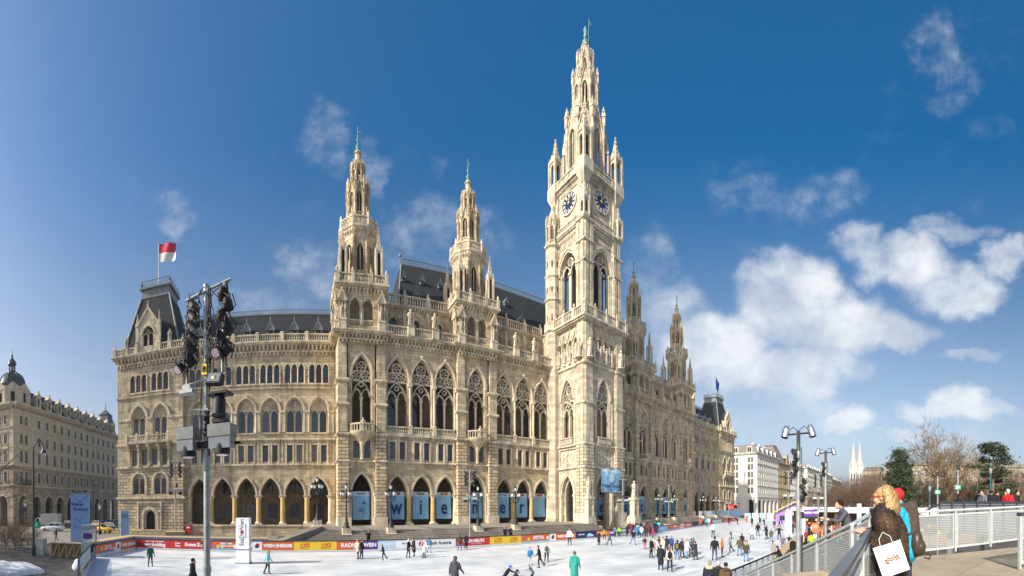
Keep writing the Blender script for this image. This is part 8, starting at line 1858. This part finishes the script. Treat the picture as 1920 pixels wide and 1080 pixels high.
mb = MB(); [mb.cbox(x,y,.22,.22,0,2.7) for x,y in ((-3,-.4),(2,-.3),(6,-.1),(9.2,.2),(11.3,-3.8))]; tag(mb.build('platform_post', M_GALV), 'grey steel posts carrying the viewing platform', 'post') if False else None
def railing(p0, p1, hgt, label, n=3, cap=M_WGALV, capw=.07, sheet=M_PERF, kick=.10, panel=True):
    p0 = Vector(p0); p1 = Vector(p1); d = p1-p0; L_ = hypot(d.x, d.y); k = d.z/L_; o = empty('railing', p0-Vector((0,0,hgt)), atan2(d.y,d.x), label, 'railing')
    def bar(mb, x0, x1, y0, y1, z0, z1): a, b = k*x0, k*x1; mb.add([(x0,y0,z0+a),(x1,y0,z0+b),(x1,y1,z0+b),(x0,y1,z0+a),(x0,y0,z1+a),(x1,y0,z1+b),(x1,y1,z1+b),(x0,y1,z1+a)], [(0,3,2,1),(4,5,6,7),(0,1,5,4),(1,2,6,5),(2,3,7,6),(3,0,4,7)])
    mb = MB(); bar(mb, -.03, L_+.03, -capw/2, capw/2, hgt-.07, hgt)
    for s in (-1,1): mb.tube((-.03,s*capw*.3,hgt-.035), (L_+.03,s*capw*.3,hgt-.035+k*L_), .5*capw, .5*capw, 8)
    mb.build('handrail', cap, o)
    for i in range(n+1): x = L_*i/n; mb = MB(); bar(mb, x-.03, x+.03, -.03, .03, 0, hgt-.07); mb.build('post', M_WGALV, o)
    if panel:
        for i in range(n):
            a, b = L_*i/n+.05, L_*(i+1)/n-.05; mb = MB(); bar(mb, a+.02, b-.02, -.003, .003, kick+.05, hgt-.16); s_ = mb.build('perforated_sheet', sheet, o)
            mb = MB(); bar(mb, a, b, -.018, .018, kick, kick+.06); bar(mb, a, b, -.018, .018, hgt-.18, hgt-.13); bar(mb, a, a+.035, -.017, .017, kick+.06, hgt-.18); bar(mb, b-.035, b, -.017, .017, kick+.06, hgt-.18); mb.build('sheet_frame', M_WGALV, s_)
    return o
railing((9.9,.78,4.12),(12.9,-5.2,4.36), 1.24, 'long pale railing with perforated panels behind the woman in fur', 5)
railing((8.4,1.05,3.93),(9.88,.80,4.12), 1.2, 'short sloping railing piece joining the stair railing', 1)
railing((15.6,6.6,1.35),(8.38,1.07,3.93), 1.15, 'sloping perforated stair railing running down to the ice', 5)
railing((-3.0,.10,4.03),(4.95,.375,4.03), 1.08, 'near dark capped railing the fur coat woman leans on', 4, M_HAND, .05, M_CLEAR)
railing((7.75,-2.5,4.16),(9.2,-4.6,4.2), 1.2, 'dark capped perforated railing at the right picture edge', 1, M_HAND, .08)
mb = MB()                                                                       # stair flight and lower landing behind the sloping railing
for i in range(14): t = (i+.5)/14; c = Vector((8.9,1.75,0)).lerp(Vector((16.2,7.3,0)), t); z = 2.75-2.6*t; mb.T = Matrix.Translation((c.x,c.y,0)) @ Matrix.Rotation(R(37),4,'Z'); mb.box(-.34,.34,-.55,.9,z-.2,z)
mb.T = None; tag(mb.build('stairs', M_DECK), kind='structure')
# far raised platform
def far_platform():
    A, B = AT(1763,950,16.8), AT(1960,950,15.6); A.z = B.z = 0; d = B-A; o = empty('raised_platform', A, atan2(d.y,d.x), 'grey raised platform with dark rail beyond the pale railing', 'platform'); L_ = d.length
    mb = MB(); mb.box(0,L_,-.0,6,3.1,3.35); mb.box(0,L_,-.03,.0,3.2,4.42); mb.build('wall', mat('grey_sheet_wall',(.16,.18,.19),rough=.55,noise=.12), o)
    mb = MB(); mb.box(-.05,L_,-.06,.05,4.42,4.5); mb.box(-.05,L_,-.04,.02,4.3,4.34); mb.build('handrail', M_HAND, o)
    for i in range(9): mb = MB(); mb.cbox(L_*i/8,-.06,.05,.05,3.2,4.45); mb.build('post', M_HAND, o)
    mb = MB(); [mb.cbox(x,y,.2,.2,0,3.1) for x in (.3,L_-.3) for y in (.4,5.5)]; mb.build('support', M_GALV, o)
    mb = MB(); mb.add([(-2.2,.0,3.5),(0,.0,4.45),(0,.06,4.45),(-2.2,.06,3.5),(-2.2,0,3.42),(0,0,4.37),(0,.06,4.37),(-2.2,.06,3.42)], [(0,1,2,3),(4,7,6,5),(0,4,5,1)]); mb.tube((-1.1,.03,3.0),(-1.1,.03,3.9),.03,.03,6); mb.build('sloping_rail', M_HAND, o)
far_platform()
for px, rho, pose, fd, ja, tr, ha, lb, fa in ((1797,17.8,'girl',150,'1a1a1e','20222a','1c1410','long haired person in black at the left end of the raised platform',None),(1843,18.2,'jeans',-40,'6a6e74','20222a','2a1c18','person in grey jacket with sunglasses on the raised platform',None),(1836,18.6,'coat',160,'17171b','20222a','17171b','person in black left of the grey jacket on the raised platform',None),(1858,18.4,'stand',170,'1b1b20','20222a','1f1815','person in black jacket seen from behind on the raised platform',None),(1868,18.8,'coat',120,'22222a','20222a','2a1f1a','person in dark coat between the black jacket and the red jacket',None),
   (1890,17.4,'stand',170,'c01824','20222a','d8d4d0','person in red jacket and white hat on the raised platform',None),(1889,18.8,'jeans',-60,'24345a','20222a','241a1c','taller person in navy with dark hat behind the red jacket',None),(1906,18.6,'coat',60,'1a1a1e','20222a','17171b','person in black at the right end of the raised platform',None)):
    o = person(px, 0, 0, pose, fd, ja, tr, ha, lb, fa=fa, z=3.36, rho=rho)
    if pose in ('girl',): o.scale = (o.scale[0]*.85,)*3
# ---- grey coated woman at the stair rail
person(1592, 0, 0, 'lean', -70, '4a4d55', '22242c', '14100f', 'woman in grey hooded jacket with black bob leaning on the stair railing', fa='3c3f47', z=2.80, rho=9.7)
# ---- person behind: red hat, turquoise jacket, brown backpack
B2 = figure(10,0,((3,3,4),(-3,3,4)),((4,12,6),(4,12,6)),.12,True,False,0,0,1.05)
B2 += [('c',(-.07,-.02,1.36),(-.07,.06,1.0),.13,.14,FA),('c',(.02,.07,1.38),(.02,.10,1.0),.115,.12,FA),('c',(-.02,.06,1.44),(.04,.08,1.44),.10,.10,FA)]
me = remeshed('person', B2, .014, [M_SKIN, cloth('1f9fc0'), cloth('2a3a5a'), M_SKATE, cloth('b01c28'), cloth('4a3c36')], 3)
o = link('person', me, None, (5.2,-.08,2.95), R(178), .925); tag(o, 'person in turquoise jacket and red hat just behind the fur coat woman', 'person')
M_LEATH = mat('dark_brown_leather', (.055,.038,.030), rough=.38, noise=.25, scale=8, bump=.2)
mb = MB(); mb.ball((0,0,.0),.15,.11,.22,14,9); mb.ball((0,.05,-.06),.13,.10,.14,12,8); mb.path([(-.09,-.08,.18),(-.11,-.2,.1),(-.10,-.18,-.12)],.02,6); mb.path([(.09,-.08,.18),(.11,-.2,.1),(.10,-.18,-.12)],.02,6); mb.path([(.02,.13,-.15),(.05,.22,-.17),(.05,.2,-.24),(.0,.12,-.22)],.012,6); mb.path([(-.03,0,.2),(0,-.02,.27),(.03,0,.2)],.012,6)
q = mb.build('backpack', M_LEATH, None, (5.12,-.22,3.80), R(178)); q.scale = (.85,.85,.85); tag(q, 'dark brown leather backpack on the back of the turquoise jacket', 'backpack')

# ---- the woman in the fur coat
def fur_mat():
    m, nt, p = new_mat('brown_fur'); L = nt.links.new; tc = nt.nodes.new('ShaderNodeTexCoord'); n = nt.nodes.new('ShaderNodeTexNoise'); n.inputs['Scale'].default_value = 7; n.inputs['Detail'].default_value = 6; L(tc.outputs['Object'], n.inputs['Vector']); cr = nt.nodes.new('ShaderNodeValToRGB'); L(n.outputs['Fac'], cr.inputs[0])
    e = cr.color_ramp.elements; e[0].position = .35; e[1].position = .68; e[0].color = (.018,.009,.005,1); e[1].color = (.115,.058,.028,1); L(cr.outputs[0], p.inputs['Base Color']); p.inputs['Roughness'].default_value = .55; p.inputs['Sheen Weight'].default_value = .25; return m
M_FUR = fur_mat()
def hair_mat():
    m, nt, p = new_mat('blonde_hair'); L = nt.links.new; g = nt.nodes.new('ShaderNodeNewGeometry'); cr = nt.nodes.new('ShaderNodeValToRGB'); L(g.outputs['Random Per Island'], cr.inputs[0]); e = cr.color_ramp.elements; e[0].color = (.16,.08,.025,1); e[1].color = (.56,.36,.15,1); L(cr.outputs[0], p.inputs['Base Color']); p.inputs['Roughness'].default_value = .38; return m
M_BLOND = hair_mat()
def fur_tufts(me, idx, length, dens, seed, down=.5):
    "short fur locks standing on the faces of material idx"
    rnd = random.Random(seed); mb = MB()
    for pl in me.polygons:
        if pl.material_index not in idx: continue
        c = pl.center; nrm = pl.normal
        k = dens*pl.area; k = int(k)+(1 if rnd.random() < k-int(k) else 0)
        for _ in range(k):
            t = Vector((rnd.gauss(0,1),rnd.gauss(0,1),rnd.gauss(0,1))); t = (t-nrm*t.dot(nrm)).normalized(); p = c+t*rnd.uniform(0,.008); d = (nrm*.55+Vector((0,0,-down))+t*.35).normalized(); l = length*rnd.uniform(.6,1.3); s = d.cross(nrm).normalized()*l*.13
            mb.add([p-s, p+s, p+d*l*.6+s*.7+nrm*.004, p+d*l, p+d*l*.6-s*.7+nrm*.004], [(0,1,2,3,4)], 0, True)
    return mb
def woman():
    # facing -y (towards the ice); her left side (+x) is turned to the camera
    P = []; SKN, COAT, LEG, SHOE, LIP = range(5)
    for s in (1,-1): P += [('c',(s*.09,.06,.82),(s*.09,.05,.45),.095,.065,LEG),('c',(s*.09,.05,.45),(s*.09,.06,.09),.062,.045,LEG),('c',(s*.09,.08,.05),(s*.10,-.10,.045),.048,.038,SHOE)]
    P += [('c',(.08,.07,.62),(.09,.06,1.05),.20,.19,COAT),('c',(-.08,.07,.62),(-.09,.06,1.05),.20,.19,COAT),('c',(0,.05,1.05),(0,.0,1.22),.20,.17,COAT),('c',(-.13,.0,1.25),(.13,.0,1.25),.125,.125,COAT),('c',(-.06,-.01,1.31),(.06,-.01,1.31),.115,.115,COAT)]
    # left arm: shoulder, elbow, wrist on the rail
    P += [('c',(.22,.0,1.24),(.27,.08,.97),.115,.105,COAT),('c',(.27,.08,.97),(.20,-.19,1.03),.105,.078,COAT),('c',(-.22,.0,1.24),(-.27,-.03,.98),.115,.10,COAT),('c',(-.27,-.03,.98),(-.2,-.23,1.03),.10,.08,COAT)]
    # hands: palm, four fingers over the rail, thumb
    for s in (1,-1):
        w = Vector((s*.19,-.23,1.08)); pm = w+Vector((0,-.07,.02)); P += [('c',tuple(w+Vector((0,.05,-.02))),tuple(w),.034,.027,SKN),('c',tuple(w),tuple(pm),.028,.030,SKN),('c',tuple(w+Vector((.02,-.01,0))),tuple(pm+Vector((.022,0,0))),.02,.022,SKN),('c',tuple(w+Vector((-.02,-.01,0))),tuple(pm+Vector((-.022,0,0))),.02,.022,SKN)]
        for i, (dx, l) in enumerate(((-.030,.028),(-.010,.036),(.010,.034),(.029,.026))):
            k1 = pm+Vector((dx,-.02,.008)); k2 = k1+Vector((dx*.1,-l,-.004)); k3 = k2+Vector((0,-.012,-.026)); P += [('c',tuple(k1),tuple(k2),.0105,.0095,SKN),('c',tuple(k2),tuple(k3),.0095,.008,SKN)]
        P += [('c',tuple(w+Vector((-s*.022,-.03,0))),tuple(w+Vector((-s*.05,-.06,-.004))),.013,.011,SKN),('c',tuple(w+Vector((-s*.05,-.06,-.004))),tuple(w+Vector((-s*.055,-.09,-.014))),.011,.009,SKN)]
    # neck and head, face towards -y with brow, nose, lips, chin, ear
    h = Vector((.0,-.055,1.475)); P += [('c',(0,-.02,1.33),(0,-.04,1.42),.055,.052,SKN),('e',tuple(h+Vector((0,.012,.025))),(.074,.094,.098),SKN),('e',tuple(h+Vector((0,-.035,-.035))),(.056,.055,.07),SKN),('c',tuple(h+Vector((0,-.083,.018))),tuple(h+Vector((0,-.108,-.018))),.010,.015,SKN),('e',tuple(h+Vector((0,-.086,-.052))),(.024,.012,.008),LIP),('e',tuple(h+Vector((0,-.084,-.064))),(.020,.012,.008),LIP),('e',tuple(h+Vector((0,-.075,-.092))),(.024,.022,.02),SKN)]
    for s in (1,-1): P += [('e',tuple(h+Vector((s*.076,.012,-.005))),(.012,.02,.03),SKN),('e',tuple(h+Vector((s*.042,-.06,-.03))),(.026,.026,.028),SKN),('e',tuple(h+Vector((s*.03,-.078,.035))),(.03,.012,.01),SKN)]
    me = remeshed('person', P, .0085, [M_SKIN, M_FUR, cloth('1e2c50'), M_SKATE, mat('lips',(.42,.13,.11),rough=.45)], 2)
    o = link('person', me, None, (4.38,.165,2.945), R(178), .982); tag(o, 'blonde woman in brown fur coat and sunglasses leaning on the near railing', 'person')
    fur_tufts(me, (1,), .030, 11000, 3, .6).build('fur_coat', M_FUR, o)
    # collar
    cl = MB(); rnd = random.Random(6)
    for i in range(1700): a = rnd.uniform(0,6.28); z = rnd.uniform(1.24,1.355); r_ = .125+.03*sin((z-1.26)/.16*pi); p = Vector((cos(a)*r_*1.15, sin(a)*r_*1.0-.02, z)); d = Vector((cos(a)*.6,sin(a)*.6,rnd.uniform(-.7,.5))).normalized(); s = d.cross(Vector((0,0,1))).normalized()*.008; l = rnd.uniform(.03,.05); cl.add([p-s,p+s,p+d*l*.6+s*.6,p+d*l,p+d*l*.6-s*.6], [(0,1,2,3,4)])
    cl.build('collar', M_FUR, o)
    # hair: wavy locks swept back over a cap
    hb = MB(); hb.ball(h+Vector((0,.035,.045)), .096,.106,.090,16,10); hb.ball(h+Vector((0,.075,-.03)), .10,.09,.115,14,9)
    for i in range(1300):
        a = rnd.uniform(-1.62,1.62); up_ = rnd.uniform(-.1,1.0); s0 = h+Vector((sin(a)*.086*sqrt(max(0,1-up_*up_*.8)), .03+cos(a)*.098*sqrt(max(0,1-up_*up_*.8)), .04+.092*up_))
        s0 = h+(s0-h)*1.08
        ang = a*.95; L_ = rnd.uniform(.17,.27); wv = rnd.uniform(0,6.28); pr = None; pts = []
        for j in range(9):
            t = j/8; out = .022+.040*sin(min(1,t*1.25)*pi*.75); pts.append(Vector((s0.x+sin(ang)*(out*1.5*t+.018*sin(wv+t*11))+.01*sin(wv*2+t*7), s0.y+(.055*t if abs(a) > 1.3 else .02*t)+cos(ang)*out*1.3*t+.018*cos(wv+t*11), s0.z+.02*sin(t*pi)*(.8) - L_*t*t*.95)))
        w0 = rnd.uniform(.0035,.008)
        for j in range(8):
            p, q = pts[j], pts[j+1]; dd = (q-p).normalized(); s = dd.cross(Vector((sin(ang),cos(ang),.3))).normalized()*w0*(1-.55*j/8); s2 = s*(1-.55/8); nb = len(hb.v)
            if j == 0: hb.v += [tuple(p-s),tuple(p+s)]; base = nb; nb += 2
            hb.v += [tuple(q-s2),tuple(q+s2)]; hb.f.append((nb-2,nb-1,nb+1,nb)); hb.m.append(0); hb.sm.append(True)
    hb.build('hair', M_BLOND, o)
    # sunglasses
    g = MB()
    for s in (1,-1): g.ball(h+Vector((s*.034,-.090,.012)), .030,.008,.021,12,7,0); g.path([tuple(h+Vector((s*.062,-.082,.018))),tuple(h+Vector((s*.078,-.03,.016))),tuple(h+Vector((s*.082,.015,.012)))], .0055, 6, 1)
    for s in (1,-1): g.path([tuple(h+Vector((s*(.034+.031*cos(t*pi/6)),-.094,.012+.022*sin(t*pi/6)))) for t in range(13)], .0045, 5, 1)
    g.path([tuple(h+Vector((-.008,-.096,.016))),tuple(h+Vector((.008,-.096,.016)))], .005, 5, 1); g.build('sunglasses', [mat('dark_lens',(.02,.008,.006),rough=.08), mat('tortoise_frame',(.45,.07,.02),rough=.25)], o)
    return o
woman()
def shopping_bag():
    p = AT(1681,1047,4.03); o = empty('shopping_bag', (p.x,p.y,p.z-.155), 0, 'white paper shopping bag with a brown line emblem hanging from her arm', 'bag')
    o.rotation_euler = (0, R(0), R(-88)); T = Matrix.Rotation(R(-19), 4, 'Y'); w, h, d = .147, .325, .05
    mb = MB(); mb.T = T
    mb.add([(-w,-d,0),(w,-d,0),(w,d,0),(-w,d,0),(-w*1.02,-d*.6,h),(w*1.02,-d*.6,h),(w*1.02,d*.6,h),(-w*1.02,d*.6,h)], [(0,3,2,1),(0,1,5,4),(1,2,6,5),(2,3,7,6),(3,0,4,7)]); mb.build('bag_body', M_PAPER, o)
    mb = MB(); mb.T = T; E = [(-.075,.205),(-.055,.285),(.02,.285),(.075,.325),(.085,.25)]
    def ln(pts): mb.path([(x,-d*(1-.4*z/h)-.004,z) for x,z in pts], .0075, 5)
    def q(pts):
        r_ = []
        for px, py in pts: x, y = px-437, py-900; r_.append(((x*.947-y*.3216)/961, .165+(-x*.3216-y*.947)/961))
        ln(r_)
    for pts in ([(385,888),(437,893),(470,855)],[(397,955),(375,910),(447,912),(492,860),(518,905)],[(415,950),(400,925)],[(495,910),(478,875)]): q(pts)
    mb.build('emblem', mat('brown_print',(.25,.10,.02)), o)
    mb = MB(); mb.T = T
    for y in (-d*.6, d*.6): mb.path([(-.07,y,h-.02),(-.06,y*.8,h+.07),(0,0,h+.13),(.06,y*.8,h+.07),(.07,y,h-.02)], .003, 6)
    mb.build('handle', M_PAPER, o)
M_PAPER = mat('white_paper', (.80,.80,.79), rough=.7, noise=.02)
shopping_bag()
mb = MB(); mb.box(-.11,.11,-.05,.05,-.18,.14); mb.path([(-.08,0,.14),(-.05,0,.3),(.05,0,.3),(.08,0,.14)],.012,6); q = mb.build('handbag', mat('black_quilted_leather',(.018,.018,.02),rough=.35,noise=.3,scale=30,bump=.6), None, (4.25,.22,3.70), R(-85)); tag(q, 'black quilted handbag hanging between the near railing and the fur coat', 'bag')
# ================================================================== air
def haze():
    mb = MB(); mb.box(-420, 920, -420, 720, -1.0, 104.0); o = mb.build('haze', None); o['kind'] = 'stuff'
    m = bpy.data.materials.new('haze'); m.use_nodes = True; nt = m.node_tree; nt.nodes.clear(); v = nt.nodes.new('ShaderNodeVolumePrincipled'); v.inputs['Color'].default_value = (.86,.92,1,1); v.inputs['Density'].default_value = .00028; v.inputs['Anisotropy'].default_value = .3
    u = nt.nodes.new('ShaderNodeOutputMaterial'); nt.links.new(v.outputs[0], u.inputs['Volume']); o.data.materials.clear(); o.data.materials.append(m)
haze()
